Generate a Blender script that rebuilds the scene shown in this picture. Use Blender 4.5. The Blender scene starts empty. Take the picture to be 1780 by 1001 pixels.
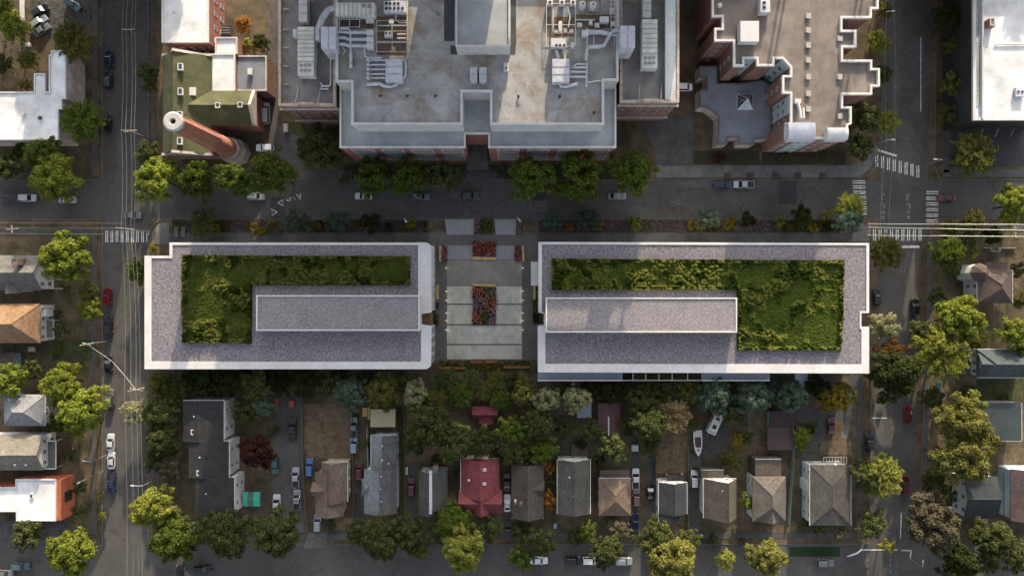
import bpy, bmesh, math, random
from mathutils import Vector, Matrix, noise
R_ = math.radians
scene = bpy.context.scene
C = scene.collection
CAM_H = 180.0
FPX = 1200.0                       # focal length in photo pixels
def P(x, y, z=0.0):                # photo measurement -> metres on the level z
    k = (CAM_H - z) / FPX
    return ((x - 890.0) * k, (500.5 - y) * k)
def PP(pts, z=0.0):
    return [P(x, y, z) for x, y in pts]

# ------------------------------------------------------------------ materials
MATS = {}
def mk(name, col, var=0.18, scale=0.8, rough=0.85, bump=0.0, col2=None, stain=0.25, stain_scale=0.12, metal=0.0,
       contrast=1.0, spec=0.3, detail=5.0, coat=0.0):
    if name in MATS: return MATS[name]
    m = bpy.data.materials.new(name); m.use_nodes = True
    nt = m.node_tree; N = nt.nodes; L = nt.links
    b = N['Principled BSDF']
    b.inputs['Roughness'].default_value = rough; b.inputs['Metallic'].default_value = metal
    b.inputs['Specular IOR Level'].default_value = spec
    if coat: b.inputs['Coat Weight'].default_value = coat
    tc = N.new('ShaderNodeTexCoord')
    n1 = N.new('ShaderNodeTexNoise'); n1.inputs['Scale'].default_value = scale; n1.inputs['Detail'].default_value = detail
    n1.inputs['Roughness'].default_value = 0.65
    L.new(tc.outputs['Object'], n1.inputs['Vector'])
    r = N.new('ShaderNodeValToRGB')
    w = 0.22 / contrast
    r.color_ramp.elements[0].position = max(0, 0.5 - w); r.color_ramp.elements[1].position = min(1, 0.5 + w)
    c2 = col2 if col2 else tuple(min(1, c * (1 + var)) for c in col)
    c1 = col if col2 else tuple(c * (1 - var) for c in col)
    r.color_ramp.elements[0].color = (*c1, 1); r.color_ramp.elements[1].color = (*c2, 1)
    L.new(n1.outputs['Fac'], r.inputs['Fac'])
    out = r.outputs['Color']
    if stain > 0:
        n2 = N.new('ShaderNodeTexNoise'); n2.inputs['Scale'].default_value = stain_scale; n2.inputs['Detail'].default_value = 6
        n2.inputs['Roughness'].default_value = 0.6
        L.new(tc.outputs['Object'], n2.inputs['Vector'])
        mr = N.new('ShaderNodeMapRange'); mr.inputs['From Min'].default_value = 0.32; mr.inputs['From Max'].default_value = 0.68
        mr.inputs['To Min'].default_value = 1 - stain; mr.inputs['To Max'].default_value = 1 + stain * 0.7
        L.new(n2.outputs['Fac'], mr.inputs['Value'])
        mx = N.new('ShaderNodeMix'); mx.data_type = 'RGBA'; mx.blend_type = 'MULTIPLY'; mx.inputs['Factor'].default_value = 1
        L.new(out, mx.inputs['A']); L.new(mr.outputs['Result'], mx.inputs['B']); out = mx.outputs['Result']
    L.new(out, b.inputs['Base Color'])
    if bump:
        bp = N.new('ShaderNodeBump'); bp.inputs['Strength'].default_value = bump; bp.inputs['Distance'].default_value = 0.15
        L.new(n1.outputs['Fac'], bp.inputs['Height']); L.new(bp.outputs['Normal'], b.inputs['Normal'])
    MATS[name] = m
    return m

def shingle(name, col, var=0.25):
    """Roof covering: courses plus mottling and a few replaced, paler patches."""
    if name in MATS: return MATS[name]
    m = mk(name, col, var=var, scale=1.6, rough=0.9, stain=0.3, stain_scale=0.25, bump=0.25, detail=8)
    nt = m.node_tree; N = nt.nodes; L = nt.links; b = N['Principled BSDF']
    src = b.inputs['Base Color'].links[0].from_socket
    tc = [n for n in N if n.type == 'TEX_COORD'][0]
    v = N.new('ShaderNodeTexVoronoi'); v.inputs['Scale'].default_value = 1.3
    mp = N.new('ShaderNodeMapping'); mp.inputs['Scale'].default_value = (1.0, 1.0, 3.0)
    L.new(tc.outputs['Object'], mp.inputs['Vector']); L.new(mp.outputs['Vector'], v.inputs['Vector'])
    mr = N.new('ShaderNodeMapRange'); mr.inputs['To Min'].default_value = 0.82; mr.inputs['To Max'].default_value = 1.18
    L.new(v.outputs['Color'], mr.inputs['Value'])
    mx = N.new('ShaderNodeMix'); mx.data_type = 'RGBA'; mx.blend_type = 'MULTIPLY'; mx.inputs['Factor'].default_value = 1
    L.new(src, mx.inputs['A']); L.new(mr.outputs['Result'], mx.inputs['B']); L.new(mx.outputs['Result'], b.inputs['Base Color'])
    return m

def brickmat(name, c1, c2, mortar):
    if name in MATS: return MATS[name]
    m = bpy.data.materials.new(name); m.use_nodes = True
    nt = m.node_tree; N = nt.nodes; L = nt.links; b = N['Principled BSDF']; b.inputs['Roughness'].default_value = 0.9
    tc = N.new('ShaderNodeTexCoord'); sp = N.new('ShaderNodeSeparateXYZ'); L.new(tc.outputs['Object'], sp.inputs[0])
    ad = N.new('ShaderNodeMath'); ad.operation = 'ADD'; L.new(sp.outputs['X'], ad.inputs[0]); L.new(sp.outputs['Y'], ad.inputs[1])
    cb = N.new('ShaderNodeCombineXYZ'); L.new(ad.outputs[0], cb.inputs['X']); L.new(sp.outputs['Z'], cb.inputs['Y'])
    br = N.new('ShaderNodeTexBrick'); br.inputs['Scale'].default_value = 3.0
    br.inputs['Color1'].default_value = (*c1, 1); br.inputs['Color2'].default_value = (*c2, 1); br.inputs['Mortar'].default_value = (*mortar, 1)
    br.inputs['Mortar Size'].default_value = 0.015
    L.new(cb.outputs[0], br.inputs['Vector'])
    n2 = N.new('ShaderNodeTexNoise'); n2.inputs['Scale'].default_value = 0.4; n2.inputs['Detail'].default_value = 5
    L.new(tc.outputs['Object'], n2.inputs['Vector'])
    mr = N.new('ShaderNodeMapRange'); mr.inputs['To Min'].default_value = 0.65; mr.inputs['To Max'].default_value = 1.35
    L.new(n2.outputs['Fac'], mr.inputs['Value'])
    mx = N.new('ShaderNodeMix'); mx.data_type = 'RGBA'; mx.blend_type = 'MULTIPLY'; mx.inputs['Factor'].default_value = 1
    L.new(br.outputs['Color'], mx.inputs['A']); L.new(mr.outputs['Result'], mx.inputs['B']); L.new(mx.outputs['Result'], b.inputs['Base Color'])
    MATS[name] = m
    return m

def leafmat(name, ca, cb, cc=None, transl=0.45):
    """Leaves: every leaf its own shade between two or three leaf colours, some light passing through."""
    if name in MATS: return MATS[name]
    m = bpy.data.materials.new(name); m.use_nodes = True
    nt = m.node_tree; N = nt.nodes; L = nt.links
    N.remove(N['Principled BSDF']); out = N['Material Output']
    g = N.new('ShaderNodeNewGeometry'); oi = N.new('ShaderNodeObjectInfo')
    tc = N.new('ShaderNodeTexCoord'); nz = N.new('ShaderNodeTexNoise'); nz.inputs['Scale'].default_value = 0.55; nz.inputs['Detail'].default_value = 2
    L.new(tc.outputs['Object'], nz.inputs['Vector'])
    a = N.new('ShaderNodeMath'); a.operation = 'MULTIPLY_ADD'; a.inputs[1].default_value = 0.55
    L.new(g.outputs['Random Per Island'], a.inputs[0])
    s = N.new('ShaderNodeMath'); s.operation = 'MULTIPLY_ADD'; s.inputs[1].default_value = 0.9; s.inputs[2].default_value = -0.22
    L.new(nz.outputs['Fac'], s.inputs[0]); L.new(s.outputs[0], a.inputs[2])
    r = N.new('ShaderNodeValToRGB'); e = r.color_ramp.elements
    e[0].position = 0.1; e[0].color = (*ca, 1); e[1].position = 0.9; e[1].color = (*(cc or cb), 1)
    if cc: k = e.new(0.55); k.color = (*cb, 1)
    L.new(a.outputs[0], r.inputs['Fac'])
    hs = N.new('ShaderNodeHueSaturation')
    mr = N.new('ShaderNodeMapRange'); mr.inputs['To Min'].default_value = 0.8; mr.inputs['To Max'].default_value = 1.2
    L.new(oi.outputs['Random'], mr.inputs['Value']); L.new(mr.outputs['Result'], hs.inputs['Value']); L.new(r.outputs['Color'], hs.inputs['Color'])
    d = N.new('ShaderNodeBsdfDiffuse'); t = N.new('ShaderNodeBsdfTranslucent'); mx = N.new('ShaderNodeMixShader'); mx.inputs[0].default_value = transl
    L.new(hs.outputs['Color'], d.inputs['Color']); L.new(hs.outputs['Color'], t.inputs['Color'])
    L.new(d.outputs[0], mx.inputs[1]); L.new(t.outputs[0], mx.inputs[2]); L.new(mx.outputs[0], out.inputs['Surface'])
    MATS[name] = m
    return m

def paint(name, col, rough=0.25, metal=0.3):
    return mk(name, col, var=0.05, scale=2, rough=rough, metal=metal, stain=0.12, stain_scale=0.9, spec=0.5, coat=0.5)

def glass(name, col=(0.02, 0.025, 0.03), rough=0.08):
    return mk(name, col, var=0.2, scale=0.7, rough=rough, stain=0.0, spec=0.6)

def emis(name, col, s):
    if name in MATS: return MATS[name]
    m = bpy.data.materials.new(name); m.use_nodes = True; b = m.node_tree.nodes['Principled BSDF']
    b.inputs['Emission Color'].default_value = (*col, 1); b.inputs['Emission Strength'].default_value = s
    MATS[name] = m; return m

# ------------------------------------------------------------------ objects
ORG = {}                            # world origin of every object made here
def put(o, label=None, cat=None, group=None, kind=None):
    if label: o['label'] = label
    if cat: o['category'] = cat
    if group: o['group'] = group
    if kind: o['kind'] = kind
    return o
def thing(name, label, cat, loc=(0, 0, 0), group=None, rz=0.0):
    o = bpy.data.objects.new(name, None); C.objects.link(o)
    o.empty_display_size = 0.5
    o.location = loc; o.rotation_euler = (0, 0, rz); ORG[o] = Vector(loc)
    return put(o, label, cat, group)
def kids(o): return list(o.children)
def copy_tree(o, parent=None):
    c = o.copy(); C.objects.link(c)
    ORG[c] = ORG.get(o, Vector())
    if parent is not None:
        c.parent = parent; c.matrix_parent_inverse = o.matrix_parent_inverse.copy()
    for ch in KIDS.get(o, []):
        d = copy_tree(ch, c)
        KIDS.setdefault(c, []).append(d)
    return c
KIDS = {}

class MB:
    def __init__(s): s.v = []; s.f = []; s.mi = []
    def quad(s, pts, mi=0):
        i = len(s.v); s.v += [tuple(p) for p in pts]; s.f.append(tuple(range(i, i + len(pts)))); s.mi.append(mi); return s
    def box(s, x0, x1, y0, y1, z0, z1, mi=0):
        return s.prism([(x0, y0), (x1, y0), (x1, y1), (x0, y1)], z0, z1, mi)
    def prism(s, poly, z0, z1, mi=0, top=True, bottom=True, inset_top=0.0):
        if area(poly) < 0: poly = poly[::-1]
        n = len(poly); i = len(s.v)
        tp = inset(poly, inset_top) if inset_top else poly
        s.v += [(x, y, z0) for x, y in poly] + [(x, y, z1) for x, y in tp]
        for k in range(n):
            j = (k + 1) % n
            s.f.append((i + k, i + j, i + n + j, i + n + k)); s.mi.append(mi)
        if top: s.f.append(tuple(range(i + n, i + 2 * n))); s.mi.append(mi)
        if bottom: s.f.append(tuple(range(i + n - 1, i - 1, -1))); s.mi.append(mi)
        return s
    def ring(s, poly, w, z0, z1, mi=0, out=0.05):
        if area(poly) < 0: poly = poly[::-1]
        o = inset(poly, -out); q = inset(poly, w); n = len(poly); i = len(s.v)
        for pl, z in ((o, z0), (o, z1), (q, z1), (q, z0)): s.v += [(x, y, z) for x, y in pl]
        for k in range(n):
            j = (k + 1) % n
            for a in range(4):
                b = (a + 1) % 4
                s.f.append((i + a * n + k, i + a * n + j, i + b * n + j, i + b * n + k)); s.mi.append(mi)
        return s
    def extr(s, sec, axis, a0, a1, mi=0):
        """Extrude an (u, z) section along y (axis 'y': u is x) or along x (axis 'x': u is y)."""
        n = len(sec); i = len(s.v)
        for a in (a0, a1):
            for u, z in sec: s.v.append((u, a, z) if axis == 'y' else (a, u, z))
        for k in range(n):
            j = (k + 1) % n
            s.f.append((i + k, i + j, i + n + j, i + n + k)); s.mi.append(mi)
        s.f.append(tuple(range(i + n - 1, i - 1, -1))); s.mi.append(mi)
        s.f.append(tuple(range(i + n, i + 2 * n))); s.mi.append(mi)
        return s
    def tube(s, pts, r, n=6, mi=0, r1=None, caps=True):
        pts = [Vector(p) for p in pts]; m = len(pts); i = len(s.v)
        for k, p in enumerate(pts):
            d = (pts[min(k + 1, m - 1)] - pts[max(k - 1, 0)]).normalized()
            a = d.cross(Vector((0, 0, 1)))
            if a.length < 1e-3: a = Vector((1, 0, 0))
            a.normalize(); b = a.cross(d)
            rr = r if r1 is None else r + (r1 - r) * k / (m - 1)
            for q in range(n):
                t = 2 * math.pi * (q + 0.5) / n
                s.v.append(tuple(p + a * (rr * math.cos(t)) + b * (rr * math.sin(t))))
        for k in range(m - 1):
            for q in range(n):
                w = (q + 1) % n
                s.f.append((i + k * n + q, i + k * n + w, i + (k + 1) * n + w, i + (k + 1) * n + q)); s.mi.append(mi)
        if caps:
            s.f.append(tuple(range(i + n - 1, i - 1, -1))); s.mi.append(mi)
            s.f.append(tuple(range(i + (m - 1) * n, i + m * n))); s.mi.append(mi)
        return s
    def lathe(s, prof, n=16, c=(0, 0), mi=0, capt=True):
        i = len(s.v)
        for r, z in prof:
            for q in range(n):
                t = 2 * math.pi * q / n; s.v.append((c[0] + r * math.cos(t), c[1] + r * math.sin(t), z))
        for k in range(len(prof) - 1):
            for q in range(n):
                w = (q + 1) % n
                s.f.append((i + k * n + q, i + k * n + w, i + (k + 1) * n + w, i + (k + 1) * n + q)); s.mi.append(mi)
        if capt:
            s.f.append(tuple(range(i + (len(prof) - 1) * n, i + len(prof) * n))); s.mi.append(mi)
        return s
    def build(s, name, mats, parent=None, loc=None, smooth=False, bevel=0.0):
        """One mesh object. Vertices are in world metres; loc (or the parent's place) becomes its origin."""
        if not isinstance(mats, (list, tuple)): mats = [mats]
        o3 = ORG[parent] if parent is not None else Vector(loc if loc is not None else (0, 0, 0))
        me = bpy.data.meshes.new(name)
        me.from_pydata([(x - o3.x, y - o3.y, z - o3.z) for x, y, z in s.v], [], s.f)
        for m in mats: me.materials.append(m)
        if len(mats) > 1: me.polygons.foreach_set('material_index', s.mi)
        if smooth: me.polygons.foreach_set('use_smooth', [True] * len(me.polygons))
        me.update()
        ob = bpy.data.objects.new(name, me); C.objects.link(ob); ORG[ob] = o3.copy()
        if parent is not None:
            ob.parent = parent; KIDS.setdefault(parent, []).append(ob)
        else: ob.location = o3
        if bevel:
            md = ob.modifiers.new('edge', 'BEVEL'); md.width = bevel; md.segments = 2; md.limit_method = 'ANGLE'
        return ob

def area(p): return 0.5 * sum(p[i][0] * p[(i + 1) % len(p)][1] - p[(i + 1) % len(p)][0] * p[i][1] for i in range(len(p)))
def inset(poly, d):
    """Move every edge of a counter-clockwise polygon inwards by d."""
    n = len(poly); out = []
    for i in range(n):
        p0, p1, p2 = Vector(poly[i - 1]), Vector(poly[i]), Vector(poly[(i + 1) % n])
        e0 = (p1 - p0).normalized(); e1 = (p2 - p1).normalized()
        n0 = Vector((-e0.y, e0.x)); n1 = Vector((-e1.y, e1.x))
        k = 1 + n0.dot(n1)
        b = (n0 + n1) / k if k > 0.15 else n0
        out.append((p1.x + b.x * d, p1.y + b.y * d))
    return out
def inside(poly, x, y):
    c = False; n = len(poly); j = n - 1
    for i in range(n):
        xi, yi = poly[i]; xj, yj = poly[j]
        if (yi > y) != (yj > y) and x < (xj - xi) * (y - yi) / (yj - yi) + xi: c = not c
        j = i
    return c
def edge_dist(poly, x, y):
    best = 1e9; p = Vector((x, y)); n = len(poly)
    for i in range(n):
        a = Vector(poly[i]); b = Vector(poly[(i + 1) % n]); d = b - a
        t = max(0, min(1, (p - a).dot(d) / d.length_squared)); best = min(best, (a + d * t - p).length)
    return best
def sheet(name, polys, z, m, px=True, kind='structure'):
    b = MB()
    for p in polys:
        q = PP(p, z) if px else p
        if area(q) < 0: q = q[::-1]
        b.quad([(x, y, z) for x, y in q])
    o = b.build(name, m); put(o, kind=kind); return o
def slab(name, polys, z1, m, z0=-0.2, kind='structure'):
    b = MB()
    for p in polys: b.prism(PP(p, z1), z0, z1)
    o = b.build(name, m); put(o, kind=kind); return o
def rect(x0, y0, x1, y1): return [(x0, y0), (x1, y0), (x1, y1), (x0, y1)]

# ------------------------------------------------------------------ palette
asphalt = mk('asphalt', (0.07, 0.067, 0.063), var=0.14, scale=0.5, stain=0.3, stain_scale=0.07, rough=0.92, detail=9)
patchm = mk('asphalt_patch', (0.04, 0.039, 0.04), var=0.15, scale=0.9, rough=0.9)
palerm = mk('asphalt_pale', (0.075, 0.072, 0.07), var=0.15, scale=0.7, rough=0.9, stain=0.35, stain_scale=0.1)
concrete = mk('pavement_concrete', (0.125, 0.122, 0.115), var=0.16, scale=0.6, stain=0.3, stain_scale=0.15)
concrete2 = mk('pavement_dark', (0.072, 0.069, 0.067), var=0.16, scale=0.6, stain=0.3, stain_scale=0.15)
earth = mk('earth', (0.05, 0.047, 0.025), col2=(0.13, 0.093, 0.06), scale=0.09, detail=10, stain=0.45, stain_scale=0.35, contrast=1.4, rough=1)
drylawn = mk('dry_lawn', (0.1, 0.074, 0.046), col2=(0.155, 0.115, 0.076), scale=0.25, detail=8, stain=0.25, stain_scale=0.5, rough=1)
greenlawn = mk('green_lawn', (0.03, 0.042, 0.014), col2=(0.065, 0.066, 0.026), scale=0.3, detail=8, stain=0.3, stain_scale=0.5, rough=1)
litter = mk('leaf_litter', (0.055, 0.038, 0.025), col2=(0.11, 0.075, 0.045), scale=0.6, detail=8, stain=0.4, stain_scale=0.2, rough=1)
roadpaint = mk('road_paint', (0.55, 0.55, 0.53), var=0.25, scale=1.6, stain=0.35, stain_scale=0.8, detail=8)
fadedpaint = mk('faded_road_paint', (0.16, 0.16, 0.155), var=0.5, scale=2.5, stain=0.4, stain_scale=1.0, detail=8)
white = mk('white_membrane', (0.5, 0.495, 0.49), var=0.06, scale=0.7, stain=0.1, stain_scale=0.25, rough=0.55)
offwhite = mk('offwhite_paint', (0.5, 0.5, 0.485), var=0.08, scale=0.8, stain=0.15, stain_scale=0.5, rough=0.6)
whiteroof = mk('weathered_white_roof', (0.6, 0.605, 0.61), var=0.12, scale=0.5, stain=0.35, stain_scale=0.09, rough=0.6, detail=8)
gravel = mk('roof_gravel', (0.07, 0.065, 0.076), col2=(0.24, 0.222, 0.24), scale=1.7, detail=9, stain=0.12, stain_scale=0.3, contrast=1.3, rough=0.95, bump=0.35)
gravel2 = mk('roof_gravel_upper', (0.115, 0.107, 0.115), col2=(0.272, 0.252, 0.262), scale=1.9, detail=9, stain=0.12, stain_scale=0.3, contrast=1.2, rough=0.95, bump=0.3)
brick = brickmat('red_brick', (0.24, 0.085, 0.06), (0.19, 0.065, 0.05), (0.2, 0.17, 0.15))
brick2 = brickmat('brown_brick', (0.2, 0.095, 0.07), (0.16, 0.075, 0.055), (0.19, 0.17, 0.15))
stackbrick = brickmat('orange_brick', (0.3, 0.11, 0.07), (0.25, 0.09, 0.055), (0.26, 0.2, 0.16))
stone = mk('pale_stone', (0.42, 0.37, 0.33), var=0.15, scale=1.2, stain=0.3, stain_scale=0.4)
hosproof = mk('grey_membrane', (0.27, 0.26, 0.25), col2=(0.36, 0.365, 0.36), scale=0.35, stain=0.32, stain_scale=0.09, rough=0.75, detail=9)
hosproof2 = mk('blue_grey_membrane', (0.32, 0.335, 0.345), var=0.1, scale=0.4, stain=0.2, stain_scale=0.12, rough=0.7, detail=8)
wingroof = mk('wing_membrane', (0.19, 0.18, 0.172), var=0.14, scale=0.35, stain=0.4, stain_scale=0.1, rough=0.85, detail=9)
tanroof = mk('tan_roof_boards', (0.185, 0.16, 0.143), var=0.14, scale=0.5, stain=0.35, stain_scale=0.12, rough=0.9, detail=9)
slateroof = mk('slate_blue_membrane', (0.17, 0.185, 0.21), var=0.08, scale=0.5, stain=0.2, stain_scale=0.2, rough=0.75)
mossroof = mk('mossy_green_roof', (0.042, 0.054, 0.027), col2=(0.092, 0.088, 0.044), scale=0.6, detail=9, stain=0.3, stain_scale=0.2, rough=1)
wood = mk('timber', (0.42, 0.29, 0.13), var=0.2, scale=1.5, stain=0.2, stain_scale=0.8)
polewood = mk('pole_timber', (0.15, 0.12, 0.095), var=0.2, scale=1.5, stain=0.2)
barkm = mk('bark', (0.075, 0.055, 0.04), var=0.3, scale=2.5, stain=0.2, rough=1)
duct = mk('galvanised_duct', (0.42, 0.44, 0.47), var=0.1, scale=0.9, stain=0.2, stain_scale=0.4, rough=0.45, metal=0.35)
unitm = mk('cream_unit_paint', (0.56, 0.55, 0.5), var=0.08, scale=0.8, stain=0.18, stain_scale=0.4, rough=0.5)
unitg = mk('grey_unit_paint', (0.46, 0.47, 0.52), var=0.08, scale=0.8, stain=0.18, stain_scale=0.4, rough=0.5)
darkm = mk('dark_metal', (0.03, 0.03, 0.032), var=0.2, scale=1, rough=0.6)
steel = mk('painted_steel', (0.3, 0.3, 0.3), var=0.1, scale=1, rough=0.5, metal=0.3)
wirem = mk('cable_sheath', (0.2, 0.19, 0.17), var=0.1, scale=0.2, rough=0.6)
wirebright = mk('pale_cable_sheath', (0.6, 0.57, 0.47), var=0.05, scale=0.2, rough=0.4)
paneg = glass('window_glass', (0.035, 0.045, 0.055))
teal = mk('teal_bay_paint', (0.3, 0.38, 0.4), var=0.1, scale=0.8, stain=0.15)
rubber = mk('tyre_rubber', (0.02, 0.02, 0.02), var=0.2, scale=4, rough=0.9)

def add_stain(m, col, scale, lo, hi, amount, seed=0.0, stretch=(1, 1, 1)):
    """Patches of rust, ponding dirt or repairs with ragged outlines."""
    nt = m.node_tree; N = nt.nodes; L = nt.links; b = N['Principled BSDF']; src = b.inputs['Base Color'].links[0].from_socket
    tc = N.new('ShaderNodeTexCoord'); mp = N.new('ShaderNodeMapping'); mp.inputs['Location'].default_value = (seed, seed * 1.7, seed * .3); mp.inputs['Scale'].default_value = stretch
    n = N.new('ShaderNodeTexNoise'); n.inputs['Scale'].default_value = scale; n.inputs['Detail'].default_value = 9; n.inputs['Roughness'].default_value = .7; n.inputs['Distortion'].default_value = .6
    L.new(tc.outputs['Object'], mp.inputs['Vector']); L.new(mp.outputs['Vector'], n.inputs['Vector'])
    mr = N.new('ShaderNodeMapRange'); mr.inputs['From Min'].default_value = lo; mr.inputs['From Max'].default_value = hi; mr.inputs['To Max'].default_value = amount; L.new(n.outputs['Fac'], mr.inputs['Value'])
    mx = N.new('ShaderNodeMix'); mx.data_type = 'RGBA'; mx.inputs['B'].default_value = (*col, 1); L.new(mr.outputs['Result'], mx.inputs['Factor']); L.new(src, mx.inputs['A']); L.new(mx.outputs['Result'], b.inputs['Base Color'])
def add_seams(m, w, h, dark, width=0.012):
    """Sheet seams of a roof membrane or joints of a slab."""
    nt = m.node_tree; N = nt.nodes; L = nt.links; b = N['Principled BSDF']; src = b.inputs['Base Color'].links[0].from_socket
    tc = N.new('ShaderNodeTexCoord'); br = N.new('ShaderNodeTexBrick'); br.inputs['Scale'].default_value = 1.0; br.inputs['Brick Width'].default_value = w; br.inputs['Row Height'].default_value = h
    br.inputs['Mortar Size'].default_value = width; br.inputs['Mortar Smooth'].default_value = .3; br.inputs['Color1'].default_value = (1, 1, 1, 1); br.inputs['Color2'].default_value = (.93, .93, .93, 1); br.inputs['Mortar'].default_value = (dark, dark, dark, 1)
    L.new(tc.outputs['Object'], br.inputs['Vector']); mx = N.new('ShaderNodeMix'); mx.data_type = 'RGBA'; mx.blend_type = 'MULTIPLY'; mx.inputs['Factor'].default_value = 1
    L.new(src, mx.inputs['A']); L.new(br.outputs['Color'], mx.inputs['B']); L.new(mx.outputs['Result'], b.inputs['Base Color'])
def add_cracks(m, scale, dark):
    nt = m.node_tree; N = nt.nodes; L = nt.links; b = N['Principled BSDF']; src = b.inputs['Base Color'].links[0].from_socket
    tc = N.new('ShaderNodeTexCoord'); n = N.new('ShaderNodeTexNoise'); n.inputs['Scale'].default_value = .5; n.inputs['Detail'].default_value = 6; L.new(tc.outputs['Object'], n.inputs['Vector'])
    av = N.new('ShaderNodeVectorMath'); av.operation = 'MULTIPLY_ADD'; av.inputs[1].default_value = (3, 3, 3); L.new(n.outputs['Color'], av.inputs[0]); L.new(tc.outputs['Object'], av.inputs[2])
    v = N.new('ShaderNodeTexVoronoi'); v.feature = 'DISTANCE_TO_EDGE'; v.inputs['Scale'].default_value = scale; L.new(av.outputs[0], v.inputs['Vector'])
    mr = N.new('ShaderNodeMapRange'); mr.inputs['From Max'].default_value = .02; mr.inputs['To Min'].default_value = dark; mr.inputs['To Max'].default_value = 1; L.new(v.outputs['Distance'], mr.inputs['Value'])
    mx = N.new('ShaderNodeMix'); mx.data_type = 'RGBA'; mx.blend_type = 'MULTIPLY'; mx.inputs['Factor'].default_value = 1; L.new(src, mx.inputs['A']); L.new(mr.outputs['Result'], mx.inputs['B']); L.new(mx.outputs['Result'], b.inputs['Base Color'])
add_stain(hosproof, (0.2, 0.13, 0.075), 0.16, 0.5, 0.68, 0.9, 3.0); add_stain(hosproof, (0.13, 0.12, 0.11), 0.4, 0.54, 0.72, 0.75, 9.0); add_seams(hosproof, 6.0, 1.5, 0.8)
add_stain(hosproof2, (0.16, 0.155, 0.15), 0.35, 0.58, 0.75, 0.6, 4.0); add_seams(hosproof2, 5.0, 1.5, 0.85)
add_stain(wingroof, (0.09, 0.08, 0.07), 0.25, 0.5, 0.72, 0.7, 6.0); add_stain(wingroof, (0.26, 0.19, 0.14), 0.3, 0.58, 0.74, 0.6, 15.0)
add_stain(tanroof, (0.24, 0.175, 0.125), 0.22, 0.5, 0.7, 0.7, 2.0); add_stain(tanroof, (0.12, 0.105, 0.1), 0.35, 0.5, 0.7, 0.75, 12.0, (2.2, 0.5, 1)); add_seams(tanroof, 2.4, 5.0, 0.86, 0.02)
add_stain(whiteroof, (0.28, 0.26, 0.22), 0.3, 0.6, 0.78, 0.6, 5.0); add_stain(slateroof, (0.12, 0.125, 0.13), 0.4, 0.56, 0.74, 0.5, 1.0)
add_cracks(asphalt, 0.07, 0.72); add_stain(asphalt, (0.035, 0.034, 0.034), 0.5, 0.62, 0.78, 0.5, 7.0, (1, .4, 1)); add_seams(concrete, 1.6, 1.6, 0.75, .02); add_seams(concrete2, 1.6, 1.6, 0.75, .02)
add_stain(mossroof, (0.15, 0.13, 0.08), 0.3, 0.55, 0.72, 0.5, 3.0); add_stain(gravel, (0.1, 0.095, 0.09), 0.12, 0.56, 0.75, 0.3, 3.0); add_stain(earth, (0.1, 0.082, 0.06), 0.2, 0.56, 0.72, 0.7, 8.0)
add_seams(white, 3.0, 400.0, 0.8, 0.03)
SKY_S, SUN_S, EXPO = 0.15, 3.3, 1.5
# ------------------------------------------------------------------ the ground, streets and paths
sheet('ground', [[(-600, -600), (600, -600), (600, 600), (-600, 600)]], 0.0, earth, px=False)
Z1, Z2, Z3, Z4, Z5 = 0.004, 0.008, 0.012, 0.016, 0.020
def band(pts): return PP(pts, 0)
sheet('street', [[(-500, 314), (2300, 314), (2300, 380), (-500, 380)]], Z1, asphalt)                 # along the hospital
sheet('street', [[(179, -500), (257, -500), (255, 1500), (181, 1500)]], Z2, asphalt)                  # beside the smokestack
sheet('street', [[(1546, -300), (1628, -300), (1590, 1300), (1502, 1300)]], Z2, asphalt)              # beside the zigzag roof
sheet('street', [[(-500, 950), (2300, 944), (2300, 1020), (-500, 1020)]], Z3, asphalt)                # along the bottom
# repairs and older surfaces
sheet('road_surface', [rect(1353, 315, 1385, 355), rect(925, 330, 950, 348), [(470, 343), (495, 343), (495, 380), (470, 380)]], Z4, patchm)
sheet('road_surface', [rect(1140, 314, 1350, 326), rect(520, 335, 880, 346)], Z3, palerm)
sheet('road_surface', [[(1555, 0), (1568, 0), (1560, 315), (1547, 315)], [(1590, 60), (1606, 60), (1600, 300), (1588, 300)], [(203, 0), (212, 0), (212, 310), (203, 310)],
                       [(228, 430), (240, 430), (240, 943), (228, 943)], [(1520, 690), (1538, 690), (1528, 930), (1512, 930)]], Z3, palerm)
# kerbs
def kerb(pts, w=0.16):
    b = MB(); q = PP(pts, 0.12)
    for a, c in zip(q, q[1:]):
        d = (Vector(c) - Vector(a)); l = d.length; d /= l; nn = Vector((-d.y, d.x)) * (w / 2); a = Vector(a); c = Vector(c)
        b.prism([tuple(a - nn), tuple(c - nn), tuple(c + nn), tuple(a + nn)], -0.1, 0.13)
    put(b.build('kerb', concrete), kind='structure')
for pts in ([(-200, 313), (178, 313), (178, -100)], [(258, -100), (258, 305), (266, 313), (1490, 313), (1512, 302), (1530, 275), (1544, -100)],
            [(1629, -100), (1625, 290), (1634, 313), (2000, 313)], [(-200, 381), (178, 381), (178, 948), (-200, 950)],
            [(258, 945), (258, 410), (268, 388), (286, 381), (1480, 381), (1503, 388), (1515, 402), (1513, 935), (1490, 945), (258, 947)],
            [(2000, 381), (1632, 381), (1619, 392), (1597, 935), (1604, 943), (2000, 943)]): kerb(pts)
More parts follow.
